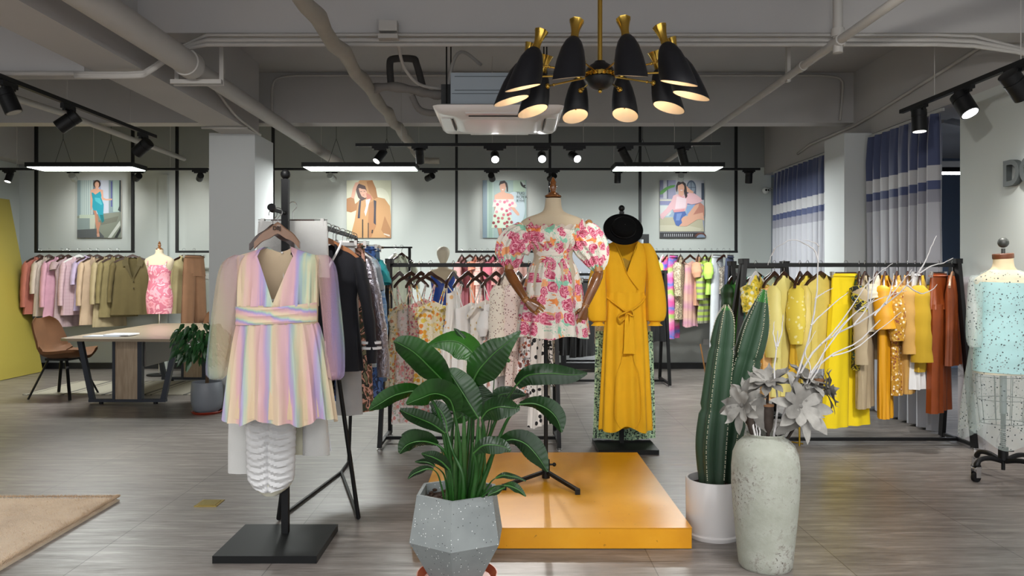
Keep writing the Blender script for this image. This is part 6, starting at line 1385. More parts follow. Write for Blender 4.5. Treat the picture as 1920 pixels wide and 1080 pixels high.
def bird_plant():
    C0 = P(857, 513, 3.38); cx, cy = C0.x, 3.38
    st = thing('plant_saucer', 'terracotta plastic saucer under the faceted grey pot', 'saucer', (cx, cy, 0))
    MB().lathe((cx, cy, 0), [(.001, .0), (.15, .0), (.172, .03), (.178, .034), (.174, .034), (.15, .008), (.001, .008)], 48).build('dish', plain('terracotta plastic', '#a5482c', .3), st, True)
    t = thing('potted_palm', 'large bird-of-paradise plant in a faceted grey speckled pot before the platform', 'potted plant', (cx, cy, .01))
    m, tt, b = newmat('speckled grey concrete'); v = coords(tt)
    vo = N(tt, 'ShaderNodeTexVoronoi'); tt.links.new(v, vo.inputs['Vector']); vo.inputs['Scale'].default_value = 105
    sp = N(tt, 'ShaderNodeSeparateColor'); tt.links.new(vo.outputs['Color'], sp.inputs[0])
    mk = mth(tt, 'MULTIPLY', mth(tt, 'LESS_THAN', vo.outputs['Distance'], .22), mth(tt, 'GREATER_THAN', sp.outputs[0], .74))
    spc = ramp(tt, sp.outputs[1], [(0, '#f2f4f4'), (.6, '#2a2c2e')], 'CONSTANT')
    base = ramp(tt, noise_(tt, v, 6, 4), [(.3, '#7f8585'), (.7, '#929897')])
    tt.links.new(mixc(tt, mk, base, spc), b.inputs['Base Color']); b.inputs['Roughness'].default_value = .75
    a0 = math.radians(-93)
    hexr = lambda r, z, k=0: [Vector((cx+r*math.cos(a0+k+PI/3*i), cy+r*math.sin(a0+k+PI/3*i), z)) for i in range(6)]
    mb = MB(); mb.rings([hexr(.115, .012), hexr(.222, .20), hexr(.188, .40), hexr(.172, .40), hexr(.165, .35), hexr(.001, .35)], 0, False, False)
    mb.f.append(tuple(range(5, -1, -1))); mb.m.append(0); mb.sm.append(False)
    mb.build('pot', m, t, True)
    so = MB(); rr = random.Random(5)
    so.lathe((cx, cy, .355), [(.16, 0), (.1, .008), (.001, .012)], 24)
    for i in range(150):
        r = .15*math.sqrt(rr.random()); a = rr.random()*2*PI; so.ball((cx+r*math.cos(a), cy+r*math.sin(a), .362+.008*rr.random()), .006+.007*rr.random(), 6, sz=.6)
    so.build('bark_soil', M_soil, t, True)
    D = cy
    # (stalk points px,py,depth offset), (blade points), widths(px), roll, material
    LV = [
     ([(858, 925, 0), (862, 860, 0), (856, 800, -.02), (843, 727, -.05)], [(843, 727, -.05), (812, 695, -.10), (778, 662, -.14), (750, 645, -.16), (738, 640, -.16)], [8, 27, 26, 16, 2], .25, M_lf),
     ([(880, 925, .04), (884, 850, .06), (888, 760, .06), (893, 672, .05)], [(893, 672, .05), (880, 655, .08), (858, 641, .10), (830, 640, .1), (800, 648, .08)], [12, 26, 27, 16, 2], -.5, M_lfl),
     ([(868, 925, -.02), (876, 840, -.02), (882, 770, -.02), (884, 722, -.02)], [(884, 722, -.02), (898, 694, -.05), (925, 664, -.08), (952, 642, -.1), (976, 620, -.1)], [10, 30, 28, 13, 2], .3, M_lf),
     ([(895, 925, .05), (910, 840, .05), (938, 770, .04), (968, 722, .02)], [(968, 722, .02), (990, 704, .0), (1030, 700, -.03), (1070, 703, -.05), (1101, 700, -.06)], [9, 18, 19, 14, 2], .35, M_lfd),
     ([(840, 925, -.02), (838, 850, -.04), (820, 770, -.06), (796, 733, -.08)], [(796, 733, -.08), (768, 734, -.12), (738, 742, -.15), (712, 757, -.17), (692, 769, -.18)], [5, 15, 17, 14, 2], .5, M_lf),
     ([(864, 925, -.06), (864, 880, -.08), (862, 830, -.1), (852, 772, -.12)], [(852, 772, -.12), (842, 748, -.15), (816, 738, -.19), (788, 747, -.22), (762, 758, -.23)], [12, 24, 27, 20, 3], .55, M_lf),
     ([(886, 925, -.03), (890, 860, -.05), (895, 820, -.05), (897, 784, -.05)], [(897, 784, -.05), (880, 757, -.05), (862, 728, -.05), (846, 704, -.04), (836, 694, -.04)], [8, 24, 27, 18, 3], .1, M_lf),
     ([(895, 925, -.06), (905, 860, -.1), (908, 810, -.12), (903, 785, -.13)], [(903, 785, -.13), (915, 770, -.16), (935, 763, -.2), (958, 764, -.22), (975, 766, -.22)], [6, 19, 21, 15, 3], .6, M_lfd),
     ([(898, 925, 0), (925, 850, 0), (950, 790, 0), (975, 758, -.01)], [(975, 758, -.01), (1002, 757, -.04), (1028, 768, -.07), (1045, 787, -.09), (1053, 811, -.1)], [4, 13, 19, 16, 2], -.4, M_lfd),
     ([(845, 925, -.06), (842, 880, -.08), (834, 848, -.1), (820, 834, -.11)], [(820, 834, -.11), (800, 828, -.14), (780, 828, -.17), (762, 835, -.19), (749, 850, -.2)], [5, 17, 20, 16, 3], .5, M_lfd),
     ([(850, 925, -.03), (846, 870, -.04), (840, 830, -.05), (834, 812, -.06)], [(834, 812, -.06), (812, 796, -.08), (790, 786, -.1), (768, 777, -.12), (750, 768, -.13)], [4, 14, 15, 12, 3], .15, M_lfd),
     ([(898, 930, -.08), (915, 880, -.1), (925, 850, -.12), (930, 836, -.13)], [(930, 836, -.13), (958, 824, -.17), (985, 832, -.2), (1008, 856, -.22), (1027, 885, -.23)], [4, 14, 21, 18, 2], -.3, M_lfd),
     ([(892, 930, -.1), (893, 890, -.12), (892, 865, -.14), (888, 850, -.15)], [(888, 850, -.15), (905, 836, -.18), (925, 834, -.2), (945, 838, -.21), (958, 846, -.21)], [4, 13, 15, 11, 2], .4, M_lfd),
     ([(890, 925, .03), (900, 860, .04), (905, 800, .04), (908, 778, .04)], [(908, 778, .04), (902, 760, .04), (898, 745, .04), (897, 730, .04), (899, 716, .04)], [8, 22, 25, 18, 3], 0., M_lfd),
     ([(895, 925, .08), (910, 850, .09), (922, 790, .1), (926, 756, .1)], [(926, 756, .1), (935, 742, .1), (952, 738, .1), (970, 738, .1), (986, 741, .1)], [6, 14, 14, 9, 2], .2, M_lfd),
     ([(850, 928, -.1), (848, 905, -.11), (846, 890, -.12), (842, 880, -.12)], [(842, 880, -.12), (828, 866, -.15), (814, 858, -.17), (802, 854, -.18), (790, 850, -.19)], [5, 11, 11, 8, 1], .2, M_lfd),
     ([(830, 930, -.1), (826, 905, -.12), (820, 888, -.13), (812, 880, -.14)], [(812, 880, -.14), (800, 879, -.16), (788, 883, -.17), (775, 889, -.18), (765, 898, -.19)], [2, 6, 8, 6, 1], .5, M_lfd),
     ([(838, 925, -.04), (834, 895, -.05), (826, 882, -.06), (815, 874, -.07)], [(815, 874, -.07), (805, 868, -.08), (795, 866, -.09), (786, 866, -.1), (778, 866, -.1)], [2, 5, 6, 4, 1], .3, M_lfd),
     ([(905, 930, -.08), (915, 912, -.1), (922, 902, -.12), (930, 896, -.12)], [(930, 896, -.12), (944, 891, -.14), (958, 893, -.16), (972, 896, -.17), (986, 902, -.18)], [2, 5, 5, 3, 1], .3, M_lfd),
     ([(905, 932, -.1), (918, 918, -.13), (932, 911, -.15), (946, 910, -.16)], [(946, 910, -.16), (956, 911, -.18), (966, 915, -.2), (976, 921, -.21), (986, 931, -.22)], [2, 7, 8, 5, 1], -.1, M_lf),
     ([(900, 932, -.1), (912, 925, -.13), (925, 916, -.15), (946, 914, -.15)], [(946, 914, -.15), (938, 918, -.17), (930, 922, -.18), (922, 925, -.19), (914, 930, -.2)], [2, 6, 7, 5, 1], .2, M_lf),
     ([(845, 925, .02), (845, 860, .02), (848, 810, .02), (850, 790, .02)], [(850, 790, .02), (862, 782, .0), (872, 770, .0), (876, 757, .0), (872, 745, .0)], [5, 13, 15, 11, 2], .2, M_lfl),
     ([(840, 925, .05), (835, 880, .05), (828, 845, .05), (815, 826, .04)], [(815, 826, .04), (795, 818, .02), (778, 815, .0), (764, 815, 0), (753, 817, 0)], [4, 9, 10, 7, 2], .3, M_lfd),
     ([(890, 925, .1), (905, 850, .12), (922, 760, .12), (928, 690, .12)], [(928, 690, .12), (932, 682, .1), (940, 676, .09), (948, 674, .08), (956, 678, .07)], [4, 8, 9, 6, 2], .2, M_lfl),
     ([(878, 925, .08), (880, 800, .1), (878, 700, .12), (872, 640, .12)], [(872, 640, .12), (868, 633, .12), (862, 627, .12), (857, 621, .12), (851, 616, .12)], [4, 5, 5, 4, 1], 0, M_lfd),
     ([(872, 930, -.08), (868, 890, -.09), (850, 850, -.08), (838, 810, -.06)], [(838, 810, -.06), (836, 790, -.05), (826, 770, -.05), (815, 760, -.05), (806, 756, -.05)], [5, 13, 15, 10, 2], -.3, M_lfd),
    ]
    for stalk, bl, wd, roll, mt in LV:
        mb = MB(); s = [P(px, py, D+dd) for px, py, dd in stalk]
        # root the stalk inside the pot
        b_ = Vector((cx+(s[0].x-cx)*.8, s[0].y, .365)); s[0] = b_
        bp = [P(px, py, D+dd) for px, py, dd in bl]; k = D/FX
        q = spline([tuple(p) for p in s], 16); r0 = .012 if wd[2] > 14 else .005
        mb.tube(q, [r0*(1-.62*i/16) for i in range(17)], 9, 2)
        blade(mb, bp, [x*k*1.05 for x in wd], roll, .28, 0, ripple=.02, n=64, m=12, vein=.0006)
        mb.build('leaf', [mt, M_rib, M_stalk], t, True)
    sh = MB()
    for px, wd, top in ((853, 13, 800), (868, 16, 780), (897, 15, 800), (885, 9, 830), (840, 8, 850), (907, 8, 850)):
        q = [Vector((P(px, 930, D).x, D-.03, .36)), P(px+1, 880, D-.03), P(px+2, (880+top)/2, D-.04), P(px+2, top, D-.04)]
        sh.tube(spline([tuple(v) for v in q], 12), [wd*.9*D/FX*(1-.75*(i/12)**1.4) for i in range(13)], 10, flat=.6)
    sh.build('leaf_sheath', leafmat('sheath green', '#2f5c2a', '#4a6f3c', rough=.35), t, True)
bird_plant()

def cactus():
    cx, cy = P(1337, 500, 3.97).x, 3.97
    t = thing('potted_cactus', 'two tall ribbed column cacti in a white cylinder pot', 'cactus', (cx, cy, 0))
    wp = plain('white ceramic', '#dcd9d8', .25, coat=.3)
    MB().lathe((cx, cy, 0), [(.001, 0.0), (.134, .0), (.138, .01), (.14, .02), (.137, .024), (.13, .026), (.137, .05), (.139, .29), (.136, .296), (.127, .294), (.124, .25), (.001, .25)], 56).build('pot', wp, t, True)
    so = MB(); so.lathe((cx, cy, .255), [(.125, 0), (.001, .012)], 24); rr = random.Random(8)
    for i in range(90):
        r = .115*math.sqrt(rr.random()); a = rr.random()*2*PI; so.ball((cx+r*math.cos(a), cy+r*math.sin(a), .262), .005+.006*rr.random(), 6)
    so.build('soil', plain('dark soil', '#3a2a26', .95, bump=.8), t, True)
    m, tt, b = newmat('cactus green'); sx = N(tt, 'ShaderNodeSeparateXYZ'); tt.links.new(coords(tt), sx.inputs[0])
    nz = noise_(tt, coords(tt), 12, 3)
    f = mth(tt, 'MULTIPLY_ADD', nz, .12, sx.outputs[2])
    tt.links.new(ramp(tt, f, [(.25, '#333a2a'), (.42, '#2c4433'), (.9, '#38543d')]), b.inputs['Base Color']); b.inputs['Roughness'].default_value = .45
    young = plain('young cactus green', '#3c8038', .45); spm = plain('cactus spine', '#e6dfc4', .6)
    for path, rad, nr, tipz, off in (([(1336, 905, -.02), (1336, 830, -.02), (1345, 740, -.02), (1354, 660, -.02), (1361, 600, -.02), (1362, 574, -.02)], [24, 30, 27, 24, 17, 3], 5, 0, .3),
                                ([(1362, 905, .03), (1366, 840, .03), (1378, 760, .02), (1398, 680, .0), (1417, 610, -.01), (1433, 543, -.02)], [16, 22, 27, 27, 24, 4], 5, 0, .7)):
        k = cy/FX; q = spline([tuple(P(a, b_, cy+c)) for a, b_, c in path], 48); rq = spline([(r,) for r in rad], 48)
        q[0][2] = .25; mb = MB(); rg = []; n = nr*10; sp = MB(); tip = MB(); tg = []
        for i, p in enumerate(q):
            p = Vector(p); d = (Vector(q[min(i+1, 48)])-Vector(q[max(i-1, 0)])).normalized(); x = d.cross(Vector((0, 1, 0))).normalized(); y = x.cross(d)
            r_ = max(.002, rq[i][0]*k)*(1-.12*(i in (16, 30))); row = []
            for j in range(n):
                a = 2*PI*j/n; c_ = abs(math.cos(nr*(a-off)/2))
                rr_ = r_*(.62+.42*c_**1.3)
                row.append(p+x*rr_*math.cos(a)+y*rr_*math.sin(a))
            (rg if i <= 44 else tg).append(row)
            if i == 44: tg.append(row)
            if 1 < i < 48:
                for h in range(2):
                    for e in range(nr):
                        a = off+2*PI*e/nr; pp = p+d*h*.009+(x*math.cos(a)+y*math.sin(a))*r_*1.045
                        if y.dot(pp-p) > .02: continue
                        sp.ball(pp, .0034, 5)
        st = mb.rings(rg, 0, False).build('cactus_column', m, t, True)
        tip.rings(tg, 0, True).build('young_tip', young, st, True); sp.build('spine_row', spm, st, True)
cactus()

def vase():
    cx, cy = P(1435, 500, 3.55).x, 3.55; rr = random.Random(21)
    t = thing('floor_vase', 'tall pale green weathered ceramic floor vase holding grey flowers and branches', 'vase', (cx, cy, 0))
    m, tt, b = newmat('weathered celadon'); v = coords(tt)
    n1 = noise_(tt, v, 5, 6, .65); n2 = noise_(tt, v, 34, 4, .7); n3 = noise_(tt, v, 90, 2)
    c = ramp(tt, n1, [(.3, '#989b8d'), (.5, '#a8ab9f'), (.7, '#b6b7af')])
    c = mixc(tt, mth(tt, 'MULTIPLY', ramp(tt, n2, [(.52, 0.), (.6, 1.)]), ramp(tt, n1, [(.42, 0.), (.58, .8)])), c, '#8a857b')
    c = mixc(tt, mth(tt, 'MULTIPLY', ramp(tt, n3, [(.62, 0.), (.66, 1.)]), ramp(tt, n1, [(.45, 0.), (.6, .8)])), c, '#54493f')
    tt.links.new(c, b.inputs['Base Color']); b.inputs['Roughness'].default_value = .8; bumpn(tt, b, n2, .35, .006)
    MB().lathe((cx, cy, 0), [(.001, 0), (.112, 0), (.12, .012), (.125, .06), (.135, .16), (.146, .28), (.152, .38), (.152, .46), (.146, .52), (.13, .56), (.105, .585), (.088, .592), (.082, .60), (.086, .612), (.082, .614), (.072, .60), (.07, .56), (.10, .52), (.12, .3), (.001, .28)], 72).build('body', m, t, True)
    # grey foam flowers
    pet = plain('grey foam petal', '#aaa7a0', .75, var=.4, vscale=16); petd = plain('grey foam petal dark', '#8b8882', .8, var=.45, vscale=16)
    stm = plain('brown wrapped stem', '#3d332c', .8, bump=.4, bscale=90); cut = plain('pale stem cut', '#8a6242', .7); D = cy
    FLW = [((1392, 760), -.05, 46, (-.75, -.5, .1), 8, (1410, 812), 'grey foam flower drooping toward the cactus'), ((1440, 718), .02, 48, (-.2, -.35, .9), 9, (1440, 812), 'grey foam flower standing upright above the bottle-shaped stem'),
           ((1500, 762), -.06, 56, (.25, -.9, .3), 9, (1455, 812), 'largest open grey foam flower, facing the camera'), ((1512, 715), .05, 50, (.35, -.3, .8), 9, (1462, 812), 'grey foam flower highest beside the yellow trousers'),
           ((1548, 735), .0, 44, (.9, -.25, .25), 8, (1470, 812), 'grey foam flower spreading toward the yellow trousers'), ((1400, 742), .04, 36, (-.2, -.5, .7), 7, (1420, 812), 'smaller grey foam flower behind the drooping one')]
    for (px, py), dd, R_, dr, npet, base, lb in FLW:
        c = P(px, py, D+dd); f = thing('grey_flower', lb, 'flower', c, 0, 'grey foam flowers in the floor vase')
        b0 = Vector((cx+(P(base[0], 500, D).x-cx)*.5, cy, .40)); s = P(base[0], base[1], D)
        MB().tube(spline([tuple(b0), tuple(s), tuple((s+c)/2+Vector((0, .01, -.01))), tuple(c)], 12), .007, 8).build('stem', stm, f, True)
        n = Vector(dr).normalized(); x = n.cross(Vector((.1, 1, .2))).normalized(); y = n.cross(x)
        MB().ball(c, .014, 8).build('flower_heart', petd, f, True)
        npet = int(npet*1.7)
        for i in range(npet):
            lay = i % 2; a = 2*PI*i/npet+rr.uniform(-.25, .25); L_ = R_*D/FX*rr.uniform(.85, 1.2)*(1 if lay else .8); e = (x*math.cos(a)+y*math.sin(a))
            up = .25 if lay else .85
            pts = [c, c+e*L_*.3+n*L_*.22*up, c+e*L_*.65+n*L_*.38*up, c+e*L_*.9+n*L_*.36*up, c+e*L_*1.05+n*L_*(.22 if lay else .6)*up]
            wd = R_*D/FX*rr.uniform(.15, .21)
            blade(q := MB(), pts, [.005, wd*.8, wd*1.05, wd*.6, .001], 0, .18, 0, ripple=.05, n=12, m=6, view=n, mid=0); q.build('petal', pet if rr.random() < .6 else petd, f, True)
    f = thing('stem_bottle', 'dark brown wrapped flower stalk with pale cut top in the vase mouth', 'flower stalk', P(1440, 815, D), 0, 'brown wrapped stalks in the vase')
    MB().lathe(P(1440, 820, D-.03), [(.006, -.06), (.007, .0), (.009, .02), (.021, .045), (.025, .08), (.0255, .125), (.024, .135), (.026, .145), (.001, .146)], 20).build('stalk', stm, f, True)
    MB().lathe(P(1440, 820, D-.03)+Vector((0, 0, .143)), [(.0262, 0), (.0265, .008), (.001, .009)], 20).build('cut_top', cut, f, True)
    f = thing('stem_bottle', 'thin tilted brown stalk near the drooping grey flower', 'flower stalk', P(1408, 815, D), 0, 'brown wrapped stalks in the vase')
    a, b_ = P(1414, 822, D-.03), P(1402, 770, D-.03)
    MB().tube([a+Vector((.0, 0, -.05)), a, a+(b_-a)*.3, b_], [.006, .008, .016, .018], 14).build('stalk', stm, f, True)
    MB().tube([b_, b_+Vector((-.002, 0, .006))], .0185, 14).build('cut_top', cut, f, True)
    f = thing('stem_bottle', 'brown stalk with round pale cut top above the grey flowers, before the yellow trousers', 'flower stalk', P(1535, 705, D+.05), 0, 'brown wrapped stalks in the vase')
    a, b_ = P(1490, 800, D+.05), P(1536, 715, D+.05)
    MB().tube([Vector((cx+.02, cy, .45)), a, b_+Vector((0, 0, -.04)), b_], [.006, .007, .012, .022], 14).build('stalk', stm, f, True)
    MB().tube([b_, b_+Vector((0, 0, .012))], [.024, .023], 16).build('cut_top', cut, f, True)
    # leaves of the arrangement
    for (pts, lb) in (([(1455, 815), (1478, 795), (1500, 778), (1520, 765)], 'broad grey leaf leaning out of the vase mouth'), ([(1440, 810), (1428, 785), (1424, 765), (1430, 745)], 'grey leaf standing in the vase mouth behind the stalk')):
        f = MB(); blade(f, [P(a, b_, D-.04) for a, b_ in pts], [.008, .035, .042, .006], .2, .15, 0, n=14, m=6, mid=0)
        tag(f.build('grey_leaf', petd), lb, 'leaf', 'grey foam leaves in the vase')
    # white branches
    wb = plain('white painted branch', '#d3d0ce', .7, bump=.4, bscale=80, var=.1, vscale=30)
    def br(label, trunk, subs, dd=0):
        t_ = thing('white_branch', label, 'branch', Vector((cx, cy, .35)), 0, 'white painted branches in the vase')
        k = D/FX
        def tb(pts, r0, r1, root=False):
            q = [P(a, b2, D+dd+(.02*i)) for i, (a, b2) in enumerate(pts)]
            if root: q = [Vector((cx+.01, cy, .36))]+q
            n = 14; s = spline([tuple(v) for v in q], n)
            s = [Vector(v)+Vector((rr.uniform(-1, 1), 0, rr.uniform(-1, 1)))*.0022 if 0 < i < n else Vector(v) for i, v in enumerate(s)]
            return MB().tube(s, [r0+(r1-r0)*i/n for i in range(n+1)], 7)
        tb(trunk, .0065, .0025, True).build('main_stem', wb, t_, True)
        for s_ in subs: tb(s_, .0038, .0012).build('twig', wb, t_, True)
    br('tall white branch arching up and bending left at its tip', [(1460, 812), (1490, 720), (1515, 640), (1527, 580), (1533, 530), (1535, 460)], [[(1535, 492), (1528, 470), (1515, 461), (1500, 453), (1482, 450), (1462, 460), (1452, 466)], [(1452, 466), (1446, 480), (1440, 497)], [(1535, 462), (1528, 455), (1506, 450)], [(1528, 560), (1540, 552), (1552, 545), (1562, 540)], [(1520, 610), (1545, 585), (1575, 560), (1590, 548)]])
    br('long white branch sweeping up across the yellow rack to its far post', [(1458, 812), (1500, 700), (1545, 640), (1620, 600), (1680, 555), (1722, 510)], [[(1722, 512), (1735, 490), (1745, 466), (1756, 442)], [(1716, 518), (1745, 500), (1770, 492), (1787, 484)], [(1560, 632), (1600, 590), (1650, 560), (1700, 545)], [(1640, 592), (1665, 560), (1690, 530), (1710, 505)], [(1700, 535), (1725, 550), (1745, 545), (1757, 533)], [(1600, 610), (1630, 570), (1637, 530), (1639, 500)], [(1660, 570), (1672, 540), (1675, 512)], [(1540, 645), (1580, 600), (1620, 540), (1650, 510), (1674, 494)]], .02)
    br('white branch fanning low over the grey flowers', [(1470, 812), (1500, 740), (1530, 690), (1570, 660), (1610, 640), (1650, 600)], [[(1520, 700), (1560, 640), (1600, 590), (1640, 560)], [(1500, 745), (1530, 700), (1545, 660), (1550, 640)], [(1560, 668), (1600, 655), (1640, 625), (1690, 585)], [(1510, 730), (1520, 690), (1510, 660), (1530, 620)], [(1630, 520), (1628, 560), (1630, 600)]], -.02)
    br('thin forked white twig rising beside the cactus', [(1452, 812), (1458, 760), (1452, 700), (1456, 650), (1458, 620)], [[(1456, 655), (1450, 625), (1452, 603)], [(1457, 650), (1466, 620), (1468, 590)]], -.03)
    br('short bare white twig in the vase mouth', [(1415, 815), (1412, 790), (1410, 772)], [[(1420, 822), (1418, 800), (1411, 780)], [(1425, 820), (1424, 803), (1416, 786)]], -.05)
    stp = MB().tube([P(1313, 645, 4.25), P(1330, 738, 4.2), Vector((P(1337, 500, 4.0).x, 4.02, .26))], [.004, .005, .006], 8); tag(stp.build('bamboo_stick', plain('bamboo', '#b98548', .5)), 'thin bamboo stick leaning out of the cactus pot', 'stick')
vase()

def small_plant():
    D = 7.45; c = Vector(((388-CX)*D/FX, D, 0)); rr = random.Random(4)
    tag(MB().lathe(c, [(.001, 0), (.13, 0), (.145, .02), (.14, .024), (.12, .01), (.001, .01)], 32).build('plant_saucer', plain('red plastic', '#8f2f1c', .4), None), 'red saucer under the small grey round pot by the meeting table', 'saucer')
    t = thing('potted_plant', 'bushy dark green money tree in a rounded grey pot by the white column', 'potted plant', c+Vector((0, 0, .012)))
    MB().lathe(c, [(.001, .012), (.10, .012), (.13, .04), (.145, .1), (.148, .2), (.14, .30), (.136, .305), (.13, .3), (.13, .26), (.001, .26)], 36).build('pot', plain('blue grey ceramic', '#72777f', .45), t, True)
    MB().lathe(c, [(.13, .262), (.001, .275)], 20).build('soil', M_soil, t, True)
    MB().tube([c+Vector((0, 0, .26)), c+Vector((.01, 0, .5)), c+Vector((-.02, 0, .75))], [.018, .013, .01], 10).build('trunk', plain('plant bark', '#4c3a28', .9), t, True)
    fo = MB()
    for i in range(260):
        a = rr.random()*2*PI; e = rr.random()
        p = c+Vector((-.06+.26*e**.5*math.cos(a), .2*e**.5*math.sin(a), .70+rr.uniform(-.22, .2)*(1-.5*e)))
        d = Vector((math.cos(a)*.6, math.sin(a)*.4, -rr.uniform(.4, 1.2))).normalized(); L_ = rr.uniform(.07, .12)
        blade(fo, [p, p+d*L_*.4+Vector((0, 0, .012)), p+d*L_], [.003, .022, .002], rr.uniform(-1, 1), .2, 0, n=4, m=2, mid=0, view=Vector((rr.uniform(-.5, .5), 1, rr.uniform(-.5, .5))))
    fo.build('foliage', leafmat('money tree leaf', '#163d1c', '#27572a', rough=.35), t, True)
small_plant()

# ---------------------------------------------------------------- meeting table, chairs, rugs
def table_area():
    wood = newmat('pale oak veneer'); m, tt, b = wood; nn = noise_(tt, coords(tt, (8, 8, .8)), 6, 4)
    tt.links.new(ramp(tt, nn, [(.3, '#a08a72'), (.7, '#b8a38a')]), b.inputs['Base Color']); b.inputs['Roughness'].default_value = .4
    t = thing('meeting_table', 'long pale oak meeting table with slanted dark steel end frames', 'table', (-3.9, 8.9, 0))
    top = plain('oak table top', '#958672', .35, var=.06, vscale=4)
    mb = MB(); z0, z1 = .672, .70
    pts = [(-4.50, 7.75), (-4.40, 7.68), (-3.24, 7.62), (-3.18, 7.7), (-3.20, 10.0), (-3.3, 10.05), (-4.50, 10.05), (-4.58, 9.95)]
    mb.rings([[Vector((x, y, z)) for x, y in pts] for z in (z0, z1)], 0, True, False); mb.build('table_top', top, t, True)
    steel = plain('dark blue-grey steel', '#2a2f3a', .5)
    for D in (7.97, 9.65):
        x = lambda px: (px-CX)*7.97/FX
        fr = MB()
        fr.bar((x(150), D, z0), (x(174), D, .03), .05, .045, up=Vector((0, 1, 0))).bar((x(332), D, z0), (x(306), D, .03), .05, .045, up=Vector((0, 1, 0)))
        fr.bar((x(168), D, .035), (x(312), D, .035), .03, .05, up=Vector((0, 1, 0)))
        fr.box((x(213), D-.03, .03), (x(218), D+.03, z0)).box((x(260), D-.03, .03), (x(268), D+.03, z0))
        fr.build('end_frame', steel, t, True)
        MB().box((x(218), D-.02, .05), (x(260), D+.03, z0)).build('leg_panel', m, t, True)
        MB().tube([(x(190), D, 0), (x(190), D, .02)], .022, 10).tube([(x(292), D, 0), (x(292), D, .02)], .022, 10).build('foot', M_black, t, True)
    MB().box((-3.80, 8.0, .38), (-3.76, 9.62, z0)).build('modesty_panel', plain('grey laminate', '#6f6a63', .5), t, True)
    pp = thing('papers', 'small stack of white papers and a pale folder on the meeting table', 'papers', (-4.2, 8.0, .70))
    M = Matrix.Rotation(.1, 4, 'Z'); base = P(200, 632, 7.95)
    MB().box((base.x-.2, 7.86, .7005), (base.x+.16, 8.06, .708)).build('sheet_stack', plain('paper pale grey', '#b9bfca', .6), pp, True)
    MB().box((base.x-.02, 7.92, .708), (base.x+.24, 8.16, .72)).build('folder', plain('paper white', '#e6e8ec', .6), pp, True)
    # chair
    lea = plain('brown suede', '#6a4321', .75, bump=.2, var=.25, vscale=6)
    def chair(pos, rot, label, sc_=1.0):
        t = thing('shell_chair', label, 'chair', pos, rot)
        # profile along x: backrest at -x, seat front at +x (sitter looks to +x)
        pr = [(-.30, .86), (-.285, .80), (-.25, .66), (-.21, .54), (-.15, .47), (-.05, .445), (.08, .45), (.2, .465), (.26, .465), (.28, .455)]
        wd = [.10, .2, .235, .24, .245, .25, .25, .24, .20, .13]; q = spline([(x, z, w_) for (x, z), w_ in zip(pr, wd)], 26)
        for off, nm in ((0, 'seat_shell'),):
            rg = []
            for i, (x, z, w_) in enumerate(q):
                row = []
                for k in range(17):
                    u = -1+k/8; cu = abs(u)**2.5
                    up = .07*cu*(1 if i > 9 else .3); fw = .10*cu*(1 if i <= 12 else 0)*(1-abs(i-7)/14)
                    row.append(Vector((x+fw, w_*u, z+up)))
                back = [v+Vector((-.018 if i < 12 else 0, 0, -.03 if i >= 10 else -.008)) for v in row[::-1]]
                rg.append(row+back)
            MB().rings(rg, 0, True).build(nm, lea, t)
        for sx_ in (-1, 1):
            for sy_ in (-1, 1):
                MB().bar((sx_*.10, sy_*.10, .43), (sx_*.24+.0, sy_*.24, .0), .03, .018).build('leg', M_black, t)
        MB().box((-.13, -.13, .405), (.13, .13, .43)).build('under_frame', M_black, t)
    c = F(124, 742); chair((c.x+.0, 8.45, 0), math.radians(-6), 'brown suede shell chair at the end of the meeting table, closest to the yellow board')
    chair((-3.86, 10.2, 0), math.radians(-90), 'brown shell chair at the far table end, mostly hidden behind the money tree')
    # rugs
    m, tt, b = newmat('striped flat rug'); sx = N(tt, 'ShaderNodeSeparateXYZ'); tt.links.new(coords(tt, (1, 1, 1), rot=(0, 0, .0)), sx.inputs[0])
    f = mth(tt, 'FRACT', mth(tt, 'MULTIPLY', sx.outputs[0], 2.2)); s_ = mth(tt, 'LESS_THAN', f, .10); s2 = mth(tt, 'MULTIPLY', mth(tt, 'GREATER_THAN', f, .2), mth(tt, 'LESS_THAN', f, .24))
    tt.links.new(mixc(tt, mth(tt, 'MAXIMUM', s_, s2), '#9c9789', '#5d5a55'), b.inputs['Base Color']); b.inputs['Roughness'].default_value = .95
    a = F(42, 741); tag(MB().box((a.x, a.y, 0), (-2.72, 9.6, .008)).build('striped_rug', m), 'thin beige rug with dark stripes under the meeting table', 'rug')
    m, tt, b = newmat('peach plush rug'); n1 = noise_(tt, coords(tt), 3.2, 4, .6); n2 = noise_(tt, coords(tt), 120, 3, .7)
    c_ = ramp(tt, n1, [(.3, '#c4a27c'), (.5, '#dcbb95'), (.7, '#e8caa5')]); c_ = mixc(tt, mth(tt, 'MULTIPLY', n2, .25), c_, '#f0d8b4')
    tt.links.new(c_, b.inputs['Base Color']); b.inputs['Roughness'].default_value = 1; b.inputs['Sheen Weight'].default_value = .5; bumpn(tt, b, n2, .9, .02)
    # edge measured at (225,940) and (0,1078)
    e1 = F(224, 938); rg = MB(); rr = random.Random(2)
    x1, y1, y0 = e1.x, e1.y, 1.8; nx, ny = 60, 60; hv = []
    rt = thing('plush_rug', 'thick peach-beige plush rug cut by the picture corner', 'rug', (x1-1.2, y1-1, 0))
    for j in range(ny+1):
        for i in range(nx+1):
            x = x1-2.4+2.4*i/nx; y = y0+(y1-y0)*j/ny
            ex = min(1, (x1-x)/.03, (y1-y)/.03)
            x_ = x+.008*noise.noise((x*5, y*5, 0)); hv.append(Vector((x_, y+.008*noise.noise((x*5, y*5, 4)), .004+.022*max(0, ex)**.5+.006*noise.noise((x*9, y*9, 0)))))
